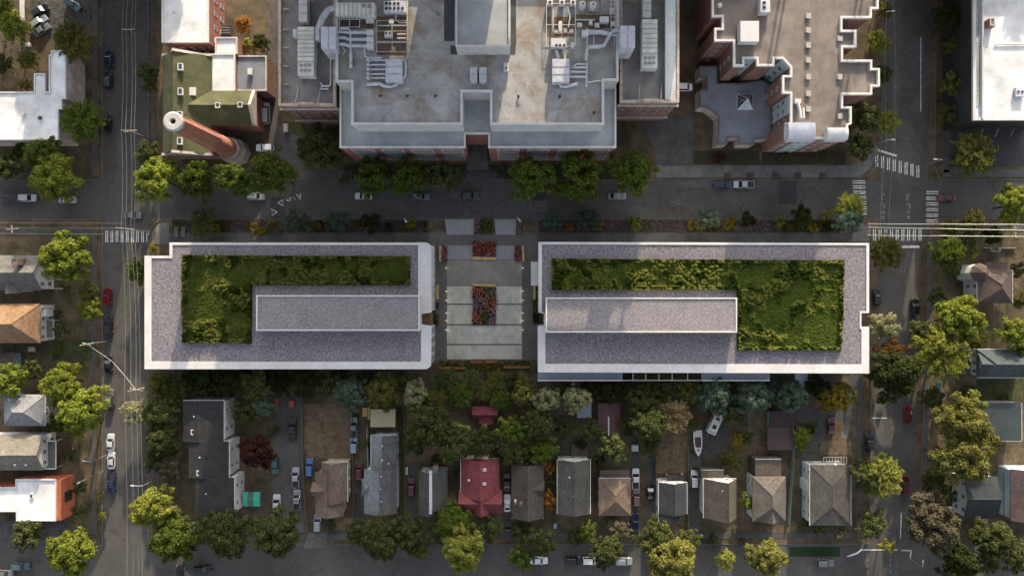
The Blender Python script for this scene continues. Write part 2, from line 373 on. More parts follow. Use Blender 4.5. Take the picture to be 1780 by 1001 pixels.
# pavements
slab('pavement', [[(262, 0), (270, 0), (270, 300), (262, 300)], [(520, 297), (610, 297), (610, 335), (520, 335)] and [(522, 296), (612, 296), (612, 312), (522, 312)],
                  [(812, 268), (848, 268), (850, 290), (878, 312), (790, 312), (812, 290)]], 0.10, concrete2)
slab('pavement', [[(1140, 288), (1480, 288), (1506, 275), (1520, 250), (1526, 262), (1515, 290), (1494, 309), (1140, 309)]], 0.11, concrete)
slab('pavement', [[(1110, 200), (1205, 200), (1205, 287), (1140, 287), (1140, 268)], [(462, 130), (483, 130), (483, 215), (530, 245), (522, 295), (470, 270)]], 0.06, concrete2)
slab('pavement', [[(286, 404), (286, 420), (745, 420), (745, 404)], [(935, 404), (1480, 404), (1480, 420), (935, 420)]], 0.10, concrete2)
slab('pavement', [[(264, 425), (264, 404), (276, 388), (294, 386), (294, 425)], [(1480, 420), (1484, 388), (1497, 385), (1510, 398), (1512, 420)]], 0.115, concrete)
slab('pavement', [[(160, -50), (170, -50), (170, 305), (160, 305)], [(160, 395), (168, 395), (168, 930), (160, 930)], [(0, 398), (150, 398), (150, 410), (0, 410)],
                  [(264, 660), (270, 660), (270, 930), (264, 930)]], 0.08, concrete2)
slab('pavement', [[(1642, 20), (1655, 20), (1650, 300), (1638, 300)], [(1612, 410), (1622, 410), (1610, 930), (1600, 930)], [(1490, 660), (1500, 660), (1497, 930), (1488, 930)],
                  [(1640, 295), (1780, 295), (1780, 308), (1640, 308)], [(1640, 392), (1780, 392), (1780, 402), (1640, 402)]], 0.08, concrete2)
slab('pavement', [[(290, 928), (1480, 924), (1480, 935), (290, 939)]], 0.08, concrete2)
sheet('driveway', [[(536, 925), (568, 925), (566, 952), (528, 952)]], Z5 + 0.07, concrete)
sheet('driveway', [[(478, 690), (522, 690), (530, 925), (472, 925)]], Z2, palerm)
sheet('driveway', [[(1385, 709), (1473, 709), (1473, 730), (1385, 730)]], Z2 + 0.002, concrete2)
sheet('driveway', [[(1478, 648), (1495, 648), (1483, 700), (1474, 762), (1462, 762), (1474, 700)]], Z3, concrete)
sheet('path', [[(1420, 730), (1442, 730), (1430, 770), (1404, 815), (1398, 905), (1388, 905), (1388, 800), (1410, 770)]], Z2, concrete2)
sheet('path', [[(1010, 728), (1018, 728), (1004, 752), (990, 770), (986, 795), (974, 795), (978, 766), (996, 746)]], Z2, concrete2)
sheet('driveway', [[(1220, 735), (1266, 735), (1266, 790), (1222, 790)]], Z2, concrete2)
sheet('driveway', [[(1196, 790), (1218, 790), (1218, 925), (1196, 925)], [(1124, 760), (1138, 760), (1138, 925), (1124, 925)], [(875, 830), (888, 830), (888, 925), (875, 925)],
                   [(1098, 760), (1112, 760), (1112, 925), (1098, 925)], [(610, 800), (632, 800), (632, 900), (610, 900)], [(704, 806), (726, 806), (726, 925), (704, 925)]], Z1, palerm)
sheet('driveway', [[(-20, 905), (110, 905), (150, 930), (150, 948), (-20, 948)], [(50, 0), (160, 0), (150, 60), (60, 62)], [(470, 0), (484, 0), (484, 130), (464, 130)]], Z1, concrete2)
sheet('driveway', [[(1655, 215), (1780, 215), (1780, 290), (1650, 290)], [(1660, -20), (1694, -20), (1694, 215), (1655, 215)]], Z1, patchm)
# lawns, verges and beds
sheet('lawn', [[(526, 702), (612, 702), (612, 800), (600, 796), (530, 796)], [(706, 715), (800, 715), (800, 800), (706, 800)], [(1142, 770), (1195, 770), (1195, 822), (1142, 822)],
               [(1300, 712), (1333, 712), (1333, 790), (1300, 790)], [(1425, 765), (1480, 765), (1480, 790), (1425, 790)], [(580, 900), (620, 900), (620, 920), (580, 920)]], Z1 + 0.002, drylawn)
sheet('lawn', [[(1372, 950), (1460, 950), (1460, 967), (1372, 967)]], Z5, mk('dark_turf', (0.014, 0.03, 0.012), var=0.25, scale=2, rough=1))
sheet('lawn', [[(1700, 650), (1790, 650), (1790, 700), (1690, 700)], [(688, 705), (704, 705), (704, 895), (692, 895)], [(90, 590), (160, 590), (160, 625), (90, 625)],
               [(1382, 735), (1420, 735), (1395, 790), (1382, 800)], [(492, 212), (528, 212), (528, 236), (500, 236)]], Z1 + 0.002, greenlawn)
sheet('verge', [[(170, -60), (178, -60), (178, 312), (170, 312)], [(169, 412), (178, 412), (178, 935), (169, 935)], [(1629, -60), (1640, -60), (1636, 290), (1626, 290)],
                [(1595, 470), (1612, 400), (1619, 400), (1600, 930), (1593, 930)], [(258, -60), (262, -60), (262, 300), (258, 300)], [(1497, 660), (1512, 660), (1510, 930), (1500, 930)]], Z4, litter)
sheet('planting_bed', [rect(300, 382, 745, 404), rect(936, 382, 1484, 404)], Z4, mk('bark_mulch', (0.03, 0.024, 0.022), col2=(0.07, 0.05, 0.045), scale=2.0, rough=1))
sheet('planting_bed', [rect(600, 285, 812, 312), rect(850, 285, 1130, 312), rect(1205, 262, 1320, 286), rect(1325, 262, 1470, 286)], Z1 + 0.002, mk('garden_soil', (0.03, 0.025, 0.018), col2=(0.05, 0.042, 0.025), scale=1.0, rough=1))

# ------------------------------------------------------------------ painted markings
def stripes(z, m, quads):
    return sheet('road_marking', quads, z, m)
def lerp(a, b, t): return (a[0] + (b[0] - a[0]) * t, a[1] + (b[1] - a[1]) * t)
def bar(c, w, h, a=0.0):
    ca, sa = math.cos(a), math.sin(a)
    return [(c[0] + ca * u - sa * v, c[1] + sa * u + ca * v) for u, v in ((-w / 2, -h / 2), (w / 2, -h / 2), (w / 2, h / 2), (-w / 2, h / 2))]
q = []
for i in range(9):
    for d in (-1.5, 1.5): q.append(bar((185.5 + i * 8.9 + d, 411), 1.5, 20))
stripes(Z4 + 0.004, roadpaint, q)
q = []
for i in range(8):
    for d in (-1.7, 1.7): q.append(bar((1524 + i * 10.2 + d, 279.5 + i * 2.7), 1.7, 21))
q.append([(1522, 258), (1559, 269.5), (1558, 273), (1521, 261.5)])
for i in range(7):
    for d in (-1.8, 1.8): q.append(bar((1493 + i * 0.5, 316.5 + i * 9 + d), 22, 1.6))
for i in range(6):
    for d in (-1.8, 1.8): q.append(bar((1620.5, 335 + i * 9.8 + d), 21, 1.6))
for i in range(9):
    for d in (-1.7, 1.7): q.append(bar((1520 + i * 9.9 + d, 408.5), 1.6, 20))
q.append(rect(1564, 427, 1598, 431))
q.append(rect(1600, 66, 1601.2, 195)); q.append(rect(1499, 954, 1560, 956)); q.append([(1472, 966), (1490, 959), (1498, 953), (1499.5, 955), (1491, 962), (1473, 968)])
q.append([(1567, 955), (1585, 955.5), (1583, 970), (1581.5, 970), (1582.5, 957), (1567, 957)]); q.append(rect(1516, 725.5, 1542, 727)); q.append([(1566, 890), (1567.5, 890), (1566, 935), (1564.5, 935)])
stripes(Z4 + 0.004, roadpaint, q)
q = []
for x0 in (1535, 1579):                                     # worn cycle symbols with chevrons
    for k, y in enumerate((335, 352, 366)):
        q.append([(x0 - 3.5, y + 4), (x0, y), (x0, y + 2.4), (x0 - 3.5, y + 6.4)]); q.append([(x0, y), (x0 + 3.5, y + 4), (x0 + 3.5, y + 6.4), (x0, y + 2.4)])
    q += [bar((x0 - 2, 346), 3, 5), bar((x0 + 2, 360), 3, 6, 0.3), bar((x0, 378), 4, 5, -0.3), bar((x0 - 1, 341.5), 2, 4, 0.5)]
for y in range(960, 1001, 10): q += [rect(1507, y, 1508.2, y + 6), rect(1547, y, 1548.2, y + 6), rect(1557, y + 3, 1558, y + 7)]
for y in range(700, 930, 14): q.append([(1552 - (y - 700) * 0.03, y), (1553 - (y - 700) * 0.03, y), (1552.8 - (y - 700) * 0.03, y + 6), (1551.8 - (y - 700) * 0.03, y + 6)])
q += [bar((921 + 9 * k, 356), 1.2, 20) for k in (0, 3)] + [bar((934, 352 + 5 * k), 22, 1.0) for k in range(4)]
stripes(Z5 + 0.004, fadedpaint, q)
# the marks by the row of street trees: two arrow heads with dots and a line of upside-down letters
def poly_line(pts, w):
    out = []
    for a, c in zip(pts, pts[1:]):
        d = (Vector(c) - Vector(a)).normalized(); nn = Vector((-d.y, d.x)) * (w / 2); a = Vector(a); c = Vector(c)
        out.append([tuple(a - nn), tuple(c - nn), tuple(c + nn), tuple(a + nn)])
    return out
q = poly_line([(493, 347.5), (482.5, 352.5), (493, 358)], 1.6) + [bar((491.6, 352.6), 1.8, 1.8)]
q += poly_line([(471, 363.5), (481.8, 368.8), (472, 375)], 1.6) + [bar((472.8, 369), 1.8, 1.8)]
q += poly_line([(514.5, 336.5), (522, 347.5)], 1.2) + poly_line([(522.3, 336), (522, 347.5)], 1.2) + poly_line([(517, 340), (522, 340)], 0.9)          # A, upside down
q += poly_line([(509.5, 341.5), (513, 347.5)], 0.9)                                                                                                      # I
q += poly_line([(497.5, 345), (499, 349.5), (505.5, 349), (505, 342.5)], 1.1) + poly_line([(499, 349.2), (503.5, 344), (505.2, 348.8)], 0.9)             # M
stripes(Z5 + 0.004, mk('arrow_paint', (0.42, 0.43, 0.42), var=0.3, scale=2.5, detail=8), q)

# ------------------------------------------------------------------ building helpers
WINP = None
def window_proto():
    global WINP
    f = MB(); w = 0.5
    for a in ((-w, -w + 0.06, 0, 1), (w - 0.06, w, 0, 1), (-w + 0.06, w - 0.06, 0, 0.05), (-w + 0.06, w - 0.06, 0.95, 1.0), (-w + 0.06, w - 0.06, 0.49, 0.53)):
        f.box(a[0], a[1], -0.08, 0.02, a[2], a[3])
    return f
WIN_MESH = {}
def window(root, p, normal, w, h, frame=None, pane=None):
    """A framed window on a wall: p is the middle of its sill in world metres; normal points out of the wall."""
    frame = frame or offwhite; pane = pane or paneg
    key = (frame.name, pane.name)
    if key not in WIN_MESH:
        fo = window_proto().build('window', frame); po = MB().box(-0.45, 0.45, -0.03, 0.015, 0.03, 0.97).build('pane', pane)
        WIN_MESH[key] = (fo.data, po.data); bpy.data.objects.remove(fo); bpy.data.objects.remove(po)
    fm, pm = WIN_MESH[key]
    f = bpy.data.objects.new('window', fm); C.objects.link(f); f.parent = root; KIDS.setdefault(root, []).append(f)
    f.location = Vector(p) - ORG[root]; f.scale = (w, 1, h); f.rotation_euler = (0, 0, math.atan2(normal[0], -normal[1]))
    g = bpy.data.objects.new('pane', pm); C.objects.link(g); g.parent = f; KIDS.setdefault(f, []).append(g); ORG[f] = ORG[root]; ORG[g] = ORG[root]
    return f
def window_row(root, a, b, zs, n, w, h, frame=None, pane=None, margin=0.0):
    """Windows along the wall from a to b (outside on the right hand when walking a->b)."""
    a = Vector(a); b = Vector(b); d = (b - a).normalized(); nn = (d.y, -d.x)
    L = (b - a).length - 2 * margin
    for z in zs:
        for i in range(n):
            p = a + d * (margin + L * (i + 0.5) / n)
            window(root, (p.x + nn[0] * 0.03, p.y + nn[1] * 0.03, z), nn, w, h, frame, pane)
def flat_building(name, label, cat, poly, z, wallm, roofm, parm, w=0.5, ph=0.9, group=None, out=0.05):
    if area(poly) < 0: poly = poly[::-1]
    cx = sum(p[0] for p in poly) / len(poly); cy = sum(p[1] for p in poly) / len(poly)
    t = thing(name, label, cat, (cx, cy, 0), group)
    wl = MB().prism(poly, -0.3, z - 0.3, top=False).build('wall', wallm, t)
    rf = MB(); ip = inset(poly, min(w, 0.5) * 0.5); rf.quad([(x, y, z - ph) for x, y in ip]); r = rf.build('roof', roofm, t)
    pr = MB().ring(poly, w, z - ph - 0.1, z, out=out).build('parapet', parm, t)
    return t, wl, r, pr

# ------------------------------------------------------------------ the two new buildings with planted roofs
ZB = 12.0; ZR = 11.8; ZP = 15.0
def ringpoly(b, outer, inner, z0, z1):
    """Wide flat-topped edge between two polygons with the same number of corners."""
    n = len(outer); i = len(b.v)
    for pl, z in ((outer, z0), (outer, z1), (inner, z1), (inner, z0)): b.v += [(x, y, z) for x, y in pl]
    for k in range(n):
        j = (k + 1) % n
        for a in range(4):
            c = (a + 1) % 4
            b.f.append((i + a * n + k, i + a * n + j, i + c * n + j, i + c * n + k)); b.mi.append(0)
facade = mk('pale_facade_panel', (0.5, 0.52, 0.54), var=0.05, scale=0.6, stain=0.1, rough=0.5)
def new_building(label, outer, inner, pent, nm):
    o = PP(outer, ZB); q = PP(inner, ZB)
    if area(o) < 0: o = o[::-1]; q = q[::-1]
    cx = sum(p[0] for p in o) / len(o); cy = sum(p[1] for p in o) / len(o)
    t = thing('apartment_building', label, 'building', (cx, cy, 0))
    MB().prism(inset(o, 0.35), -0.3, ZB - 0.6, top=False).build('wall', facade, t)
    b = MB(); ringpoly(b, o, q, ZB - 0.9, ZB); b.build('parapet', white, t, bevel=0.03)
    r = MB().quad([(x, y, ZR) for x, y in inset(q, -0.2)]).build('roof', gravel, t)
    pp = PP(pent, ZP)
    ph = MB().prism(pp, ZR - 0.1, ZP - 0.25, top=False).build('penthouse', offwhite, t)
    MB().ring(pp, 0.28, ZP - 0.5, ZP, out=0.06).build('parapet', white, ph)
    MB().quad([(x, y, ZP - 0.22) for x, y in (inset(pp, 0.1) if area(pp) > 0 else inset(pp[::-1], 0.1))]).build('roof', gravel2, ph)
    return t, o
LB_OUT = [(294.5, 421.5), (742, 421.5), (750, 427), (750, 543), (732, 546), (732, 564), (750, 566), (749, 636), (742, 641.5), (251, 641.5), (251, 444.5), (294.5, 444.5)]
LB_IN = [(299.5, 426), (726.5, 426), (726.5, 430), (726.5, 540), (729.5, 542), (729.5, 566), (731.5, 568), (731.5, 626), (731.5, 628.5), (263, 628.5), (263, 449), (299.5, 449)]
left, LBo = new_building('long grey-gravel flat-roofed building with L-shaped planted roof, nearer the smokestack', LB_OUT, LB_IN, [(445.5, 513.5), (729, 513.5), (729, 574.5), (445.5, 574.5)], 'l')
RB_OUT = [(936, 420.5), (1511, 422.5), (1511, 544), (1497.5, 544), (1497.5, 568), (1511, 568), (1511, 649), (935, 647), (935, 567), (946, 565), (946, 545), (936, 543)]
RB_IN = [(942, 425), (1506, 426.5), (1506, 541), (1494.5, 541), (1494.5, 571), (1497.5, 573), (1497.5, 633.5), (948, 632), (948, 566), (949, 564), (949, 546), (942, 541)]
right, RBo = new_building('long grey-gravel flat-roofed building with square-ended planted roof, below the zigzag-roofed brick building', RB_OUT, RB_IN, [(949, 517.5), (1281, 517.5), (1281, 577.5), (949, 577.5)], 'r')
def wpx(x, y, z): return P(x, y, z)
# entrance canopies, lower slab, dark glazed strips on the plaza sides
def canopy(parent, r4, z, name='canopy', m=None, th=0.25):
    return MB().prism(PP(r4, z), z - th, z).build(name, m or white, parent, bevel=0.02)
canopy(left, [(742, 427.5), (754.5, 427.5), (754.5, 496.5), (742, 496.5)], 7.5)
canopy(right, [(923, 455), (938, 455), (938, 496.5), (923, 496.5)], 7.5)
x0, y0 = P(729, 565, 8); x1, y1 = P(749, 545, 8)
MB().box(x0 + 0.2, x1 - 0.25, y0, y1, 0, 7.2).build('entrance', mk('entrance_timber', (0.16, 0.085, 0.045), var=0.3, scale=1.2), left)
xr, yr = P(750, 566, ZB); 
window_row(left, (LBo and P(749.5, 640, ZB)[0] - 0.35, P(0, 636, ZB)[1]), (P(750, 0, ZB)[0] - 0.35, P(0, 568, ZB)[1]), (1.2, 4.6, 8.0), 4, 1.5, 2.0, steel)
window_row(left, (P(750, 0, ZB)[0] - 0.35, P(0, 541, ZB)[1]), (P(750, 0, ZB)[0] - 0.35, P(0, 430, ZB)[1]), (1.0, 8.2), 6, 1.5, 2.2, steel)
window_row(right, (P(935, 0, ZB)[0] + 0.35, P(0, 570, ZB)[1]), (P(935, 0, ZB)[0] + 0.35, P(0, 644, ZB)[1]), (1.2, 4.6, 8.0), 4, 1.5, 2.0, steel)
window_row(right, (P(936, 0, ZB)[0] + 0.35, P(0, 424, ZB)[1]), (P(936, 0, ZB)[0] + 0.35, P(0, 541, ZB)[1]), (1.0, 8.2), 6, 1.5, 2.2, steel)
yb = P(0, 649, ZB)[1]
# south terrace of the second building, a step lower than its roof
terr = mk('terrace_paving', (0.2, 0.225, 0.27), var=0.08, scale=0.7, stain=0.15)
b = MB(); b.prism(PP([(935, 646), (1082, 646), (1082, 661), (935, 661)], 8.6), 8.2, 8.6); b.prism(PP([(1220, 646), (1338, 646), (1338, 661), (1220, 661)], 8.6), 8.2, 8.6)
b.build('terrace', terr, right)
b = MB()
for xa, xb in ((935, 1082), (1220, 1338)): b.prism(PP([(xa, 660.3), (xb, 660.3), (xb, 662), (xa, 662)], 9.6), 8.65, 9.6)
b.prism(PP([(1082, 660.3), (1220, 660.3), (1220, 661.5), (1082, 661.5)], 8.6), 8.3, 8.6)
for x in (1100, 1122, 1145, 1168, 1195): b.prism(PP([(x, 649), (x + 1, 649), (x + 1, 660.2), (x, 660.2)], 8.5), 8.3, 8.5)
b.build('railing', offwhite, right)
MB().prism(PP([(1382, 648), (1404, 648), (1404, 690), (1382, 690)], 4), 3.7, 4.0).build('canopy', mk('canopy_sheet', (0.4, 0.44, 0.5), var=0.06, scale=0.5), right)
b = MB()
for px, py in ((1384, 676), (1402, 676)):
    x, y = P(px, py, 4); b.tube([(x, y, 0), (x, y, 3.7)], 0.1)
b.build('canopy_support', steel, right)

# planted roofs: low shrubs, taller along the edges (nobody could count the plants)
def leaf_quad(b, p, nrm, s, asp=1.0, spin=None, mi=0):
    nrm = nrm.normalized(); a = nrm.cross(Vector((0.3, 0.2, 1))); a = a.normalized() if a.length > 1e-3 else Vector((1, 0, 0)); c = nrm.cross(a)
    t = random.random() * 6.283 if spin is None else spin
    u = (a * math.cos(t) + c * math.sin(t)) * s; v = (c * math.cos(t) - a * math.sin(t)) * s * asp
    i = len(b.v); b.v += [tuple(p - u * 0.5), tuple(p + v * 0.42), tuple(p + u * 0.5), tuple(p - v * 0.42)]
    b.f.append((i, i + 1, i + 2, i + 3)); b.mi.append(mi)
def rdir():
    z = random.uniform(-1, 1); t = random.uniform(0, 6.2832); r = math.sqrt(1 - z * z); return Vector((r * math.cos(t), r * math.sin(t), z))
def clump(b, c, rho, n, leaf, up=0.5, mi=0, zk=1.0):
    for _ in range(n):
        d = rdir()
        if d.z < -0.35: d.z = -d.z
        p = Vector(c) + d * rho * random.uniform(0.55, 1.08)
        nv = d + Vector((0, 0, up)) + rdir() * 0.6; nv.z *= zk
        leaf_quad(b, p, nv, leaf * random.uniform(0.6, 1.35), mi=mi)
def roof_garden(px_poly, zr, seed, parent_name):
    """A bed of clipped, rounded bushes and rougher grass: one continuous leafy surface with loose leaves over it."""
    random.seed(seed); poly = PP(px_poly, zr + 0.5); poly = poly if area(poly) > 0 else poly[::-1]; b = MB()
    xs = [p[0] for p in poly]; ys = [p[1] for p in poly]; x0, x1, y0, y1 = min(xs), max(xs), min(ys), max(ys)
    base = MB().prism(inset(poly, 0.05), zr - 0.05, zr + 0.16)
    cell = 0.8; pf = {}
    def puff(i, j):
        k = (i, j)
        if k not in pf:
            r = random.Random(i * 7919 + j * 104729 + seed); pf[k] = ((i + .5 + r.uniform(-.38, .38)) * cell, (j + .5 + r.uniform(-.38, .38)) * cell, r.uniform(.34, .62), r.random())
        return pf[k]
    ymid = P(0, 506, zr)[1]
    def amp(x, y):
        e = edge_dist(poly, x, y); f = (0.16 if y > ymid else -0.06) + noise.noise(Vector((x * .15, y * .15, seed))) + .5 * noise.noise(Vector((x * .4, y * .4, seed + 7)))
        return (1.0 if e < 1.0 else max(0.0, min(.9, f * 3.0))), e
    def height(x, y, a):
        i0, j0 = int(math.floor(x / cell)), int(math.floor(y / cell)); h = 0.0
        if a > .05:
            for i in (i0 - 1, i0, i0 + 1):
                for j in (j0 - 1, j0, j0 + 1):
                    cx, cy, r, _ = puff(i, j); d2 = (x - cx) ** 2 + (y - cy) ** 2
                    if d2 < r * r: h = max(h, math.sqrt(r * r - d2) * 1.55)
        g = .17 * noise.noise(Vector((x * 2.0, y * 2.0, 5))) + .12 * noise.noise(Vector((x * 5.5, y * 5.5, 8))) + .16 * noise.noise(Vector((x * .6, y * .6, 2)))
        return .22 + max(0, g + .1) + a * h
    st = .19; nx, ny = int((x1 - x0) / st) + 1, int((y1 - y0) / st) + 1; ids = {}; am = {}
    for j in range(ny + 1):
        for i in range(nx + 1):
            x, y = min(x1, x0 + i * st), min(y1, y0 + j * st)
            if not inside(poly, min(max(x, x0 + .01), x1 - .01), min(max(y, y0 + .01), y1 - .01)): continue
            a, e = amp(x, y); ids[i, j] = len(b.v); am[i, j] = a
            jx, jy = random.uniform(-.05, .05), random.uniform(-.05, .05); b.v.append((x + jx, y + jy, zr + height(x + jx, y + jy, a) + random.uniform(-.04, .04)))
    for j in range(ny):
        for i in range(nx):
            k = [(i, j), (i + 1, j), (i + 1, j + 1), (i, j + 1)]
            if all(q in ids for q in k):
                t = noise.noise(Vector((i * st * .35, j * st * .35, seed + 3))); b.f.append(tuple(ids[q] for q in k)); b.mi.append(2 if am[i, j] < .15 else 1 if t > -.12 else 0)
                if random.random() < .22:
                    p0, p1, p3 = (Vector(b.v[ids[k[0]]]), Vector(b.v[ids[k[1]]]), Vector(b.v[ids[k[3]]])); nv = (p1 - p0).cross(p3 - p0).normalized()
                    leaf_quad(b, p0 + nv * random.uniform(.02, .09), nv + rdir() * .55, random.uniform(.12, .3), .7, mi=b.mi[-1])
    gm = [leafmat('garden_dark', (0.013, 0.023, 0.004), (0.028, 0.04, 0.007), transl=0.1), leafmat('garden_lime', (0.042, 0.053, 0.01), (0.1, 0.102, 0.024), transl=0.1),
          leafmat('garden_grass', (0.024, 0.038, 0.007), (0.046, 0.06, 0.012), (0.085, 0.08, 0.025), transl=0.1)]
    o = b.build('roof_garden_plants', gm); put(o, kind='stuff')
    put(base.build('planting_soil', mk('roof_soil', (0.012, 0.022, 0.007), col2=(0.022, 0.034, 0.01), scale=1.2, rough=1)), kind='structure')
roof_garden([(317, 443), (713, 445), (713, 496), (438, 496), (437, 597), (317, 596)], ZR, 3, 'l')
roof_garden([(959, 449), (1467, 452), (1464, 610), (1281.5, 609), (1281, 504), (959, 504)], ZR, 5, 'r')

# ------------------------------------------------------------------ the plaza between them
sheet('plaza', [[(745, 404), (936, 404), (936, 626), (745, 626)]], Z4, mk('plaza_dark_paving', (0.105, 0.096, 0.088), var=0.12, scale=0.8, stain=0.2))
pv = mk('plaza_pale_paving', (0.4, 0.385, 0.335), var=0.1, scale=0.6, stain=0.2, stain_scale=0.3)
pvb = mk('plaza_blue_paving', (0.22, 0.225, 0.23), var=0.08, scale=0.7, stain=0.15)
pvd = mk('plaza_brown_paving', (0.2, 0.188, 0.16), var=0.12, scale=0.7, stain=0.25)
sheet('plaza', [rect(777, 497.5, 907, 527.5), rect(777, 530, 907, 563), rect(777, 565.5, 907, 597.5), rect(777, 600, 907, 624)], Z5, pv)
sheet('plaza', [rect(777, 427, 822, 451), rect(862, 427, 907, 451), [(773, 380), (824, 380), (824, 408), (777, 408)], [(858, 380), (898, 380), (896, 408), (862, 408)]], Z5, pvb)
sheet('plaza', [rect(777, 452, 907, 496.5)], Z5, pvd)
# planters: stone curb, timber seat and mixed planting
redl = leafmat('red_foliage', (0.32, 0.07, 0.06), (0.52, 0.15, 0.12), transl=0.3); pinkl = leafmat('pink_flower', (0.14, 0.07, 0.09), (0.38, 0.28, 0.3), transl=0.2)
limel = leafmat('lime_foliage', (0.06, 0.09, 0.015), (0.16, 0.17, 0.03)); darkl = leafmat('dark_foliage', (0.012, 0.018, 0.008), (0.03, 0.045, 0.015)); orangel = leafmat('orange_red_foliage', (0.42, 0.14, 0.08), (0.62, 0.26, 0.16))
def planter(label, r4, seat, patches, seed, group=None):
    random.seed(seed); q = PP(r4, 0.4); cx = sum(p[0] for p in q) / 4; cy = sum(p[1] for p in q) / 4
    t = thing('planter', label, 'planter', (cx, cy, 0), group)
    if area(q) < 0: q = q[::-1]
    MB().ring(q, 0.2, 0, 0.45, out=0).build('curb', mk('planter_steel', (0.07, 0.055, 0.045), var=0.2), t)
    MB().quad([(x, y, 0.36) for x, y in inset(q, 0.15)]).build('soil', mk('planter_soil', (0.025, 0.02, 0.016), var=0.3, scale=3), t)
    if seat:
        s = PP(seat, 0.5); b = MB()
        if area(s) < 0: s = s[::-1]
        b.prism(s, 0.47, 0.55); b.build('seat', wood, t)
    b = MB(); ms = [redl, pinkl, limel, darkl, orangel]
    for (x0, y0, x1, y1, mi) in patches:
        (xa, ya), (xb, yb) = P(x0, y1, 0.6), P(x1, y0, 0.6)
        for _ in range(int((xb - xa) * (yb - ya) * 9) + 3):
            clump(b, (random.uniform(xa, xb), random.uniform(ya, yb), 0.5 + random.random() * 0.35), 0.28, 9, 0.2, 0.6, mi if random.random() < 0.8 else 3)
    b.build('foliage', ms, t)
planter('square planter of red shrubs with a timber seat, at the street end of the plaza', rect(822, 421, 862, 450), [(822, 445.5), (862, 447.5), (862, 451.5), (822, 451.5)], [(822, 420, 862, 446, 0), (845, 438, 862, 446, 1)], 11)
planter('long central plaza planter of red, pink and lime plants with a timber seat', rect(822, 494, 862, 565), [(822, 492.5), (862, 494), (862, 499), (822, 497)],
        [(819, 499, 842, 519, 4), (843, 499, 862, 516, 1), (846, 500, 862, 514, 2), (822, 519, 842, 542, 1), (842, 517, 864, 540, 4), (820, 542, 838, 563, 4), (838, 536, 850, 564, 2), (850, 540, 862, 565, 1)], 12)
planter('narrow planter with a timber seat on the smokestack side of the plaza street end', rect(763, 427, 777, 454), [(763, 427), (767.5, 427), (767.5, 455), (763, 455)], [(768, 427, 777, 453, 1), (768, 430, 777, 450, 0)], 13)
planter('narrow planter with a timber seat opposite, beside the square-ended planted roof building', rect(896, 426, 911, 454), [(906.5, 427), (911, 427), (912, 455), (908, 455)], [(895, 425, 906, 453, 1), (895, 430, 906, 453, 0)], 14)
planter('long planter of flowers along the first building entrance, timber seat at its upper end', rect(751, 496, 763, 566), [(757.5, 495), (763, 495), (763, 520), (757.5, 520)], [(750, 497, 757, 518, 2), (752, 519, 762, 545, 1), (751, 545, 761, 566, 2)], 15)
planter('long green planter along the wall of the second building on the plaza', rect(926, 497, 936, 563), [(926.5, 497), (931, 497), (931, 521), (926.5, 521)], [(931, 497, 936, 520, 2), (926, 521, 936, 545, 2), (926, 545, 936, 562, 3)], 16)
planter('small street-edge planter of lime shrubs between the pale paving slabs', rect(826, 381, 857, 407), None, [(824, 381, 834, 408, 1), (836, 380, 858, 405, 2)], 17)
planter('narrow flower planter at the street edge by the worn lane bars', rect(898, 381, 907, 407), None, [(898, 381, 907, 406, 1)], 18)
# bench slats of red cedar among the plants at the closed end of the plaza
def bench(label, x0, x1, y):
    (xa, yc), (xb, _) = P(x0, y, 0.45), P(x1, y, 0.45); t = thing('bench', label, 'bench', ((xa + xb) / 2, yc, 0), 'timber benches at the closed end of the plaza')
    b = MB()
    for k in (-0.2, 0.0, 0.2): b.box(xa, xb, yc + k - 0.08, yc + k + 0.08, 0.4, 0.46)
    b.build('seat', mk('red_cedar', (0.3, 0.12, 0.05), var=0.2, scale=2), t)
    for x in (xa + 0.3, xb - 0.3): MB().box(x - 0.05, x + 0.05, yc - 0.25, yc + 0.25, 0, 0.39).build('leg', darkm, t)
for lab, a, c, y in (('red timber bench below the middle of the plaza, first from the smokestack side', 818, 838, 629), ('red timber bench below the middle of the plaza, beside the first one', 844, 864, 628.5),
                     ('red timber bench in the planting by the first building corner', 763, 786, 639), ('short red timber bench next to the corner one in the planting', 790, 809, 639.5), ('longest red timber bench in the planting by the second building', 875, 921, 638)): bench(lab, a, c, y)
# small bollard lights along both sides of the plaza, lit
lamp_e = emis('lamp_glow', (1.0, 0.86, 0.68), 0.9)
for side, x in (('the first building', 775.5), ('the second building', 909)):
    for nme, y in (('topmost', 466), ('second', 506), ('third', 522), ('fourth', 544), ('fifth', 557), ('lowest', 573)):
        X, Y = P(x, y, 0.3); t = thing('bollard_light', 'small lit bollard on the plaza edge, %s of the row facing %s' % (nme, side), 'bollard light', (X, Y, 0), 'lit bollards along the plaza')
        MB().lathe([(0.07, 0), (0.07, 0.5)], 8, (X, Y)).build('post', darkm, t)
        MB().lathe([(0.06, 0.5), (0.075, 0.52), (0.075, 0.66), (0.05, 0.68)], 8, (X, Y)).build('lamp', lamp_e, t)
        ld = bpy.data.lights.new('bollard_lamp', 'POINT'); ld.energy = 2.5; ld.color = (1, 0.86, 0.66); ld.shadow_soft_size = 0.12
        lo = bpy.data.objects.new('bollard_lamp', ld); C.objects.link(lo); lo.parent = t; lo.location = (0.22 if x < 800 else -0.22, 0, 0.6)
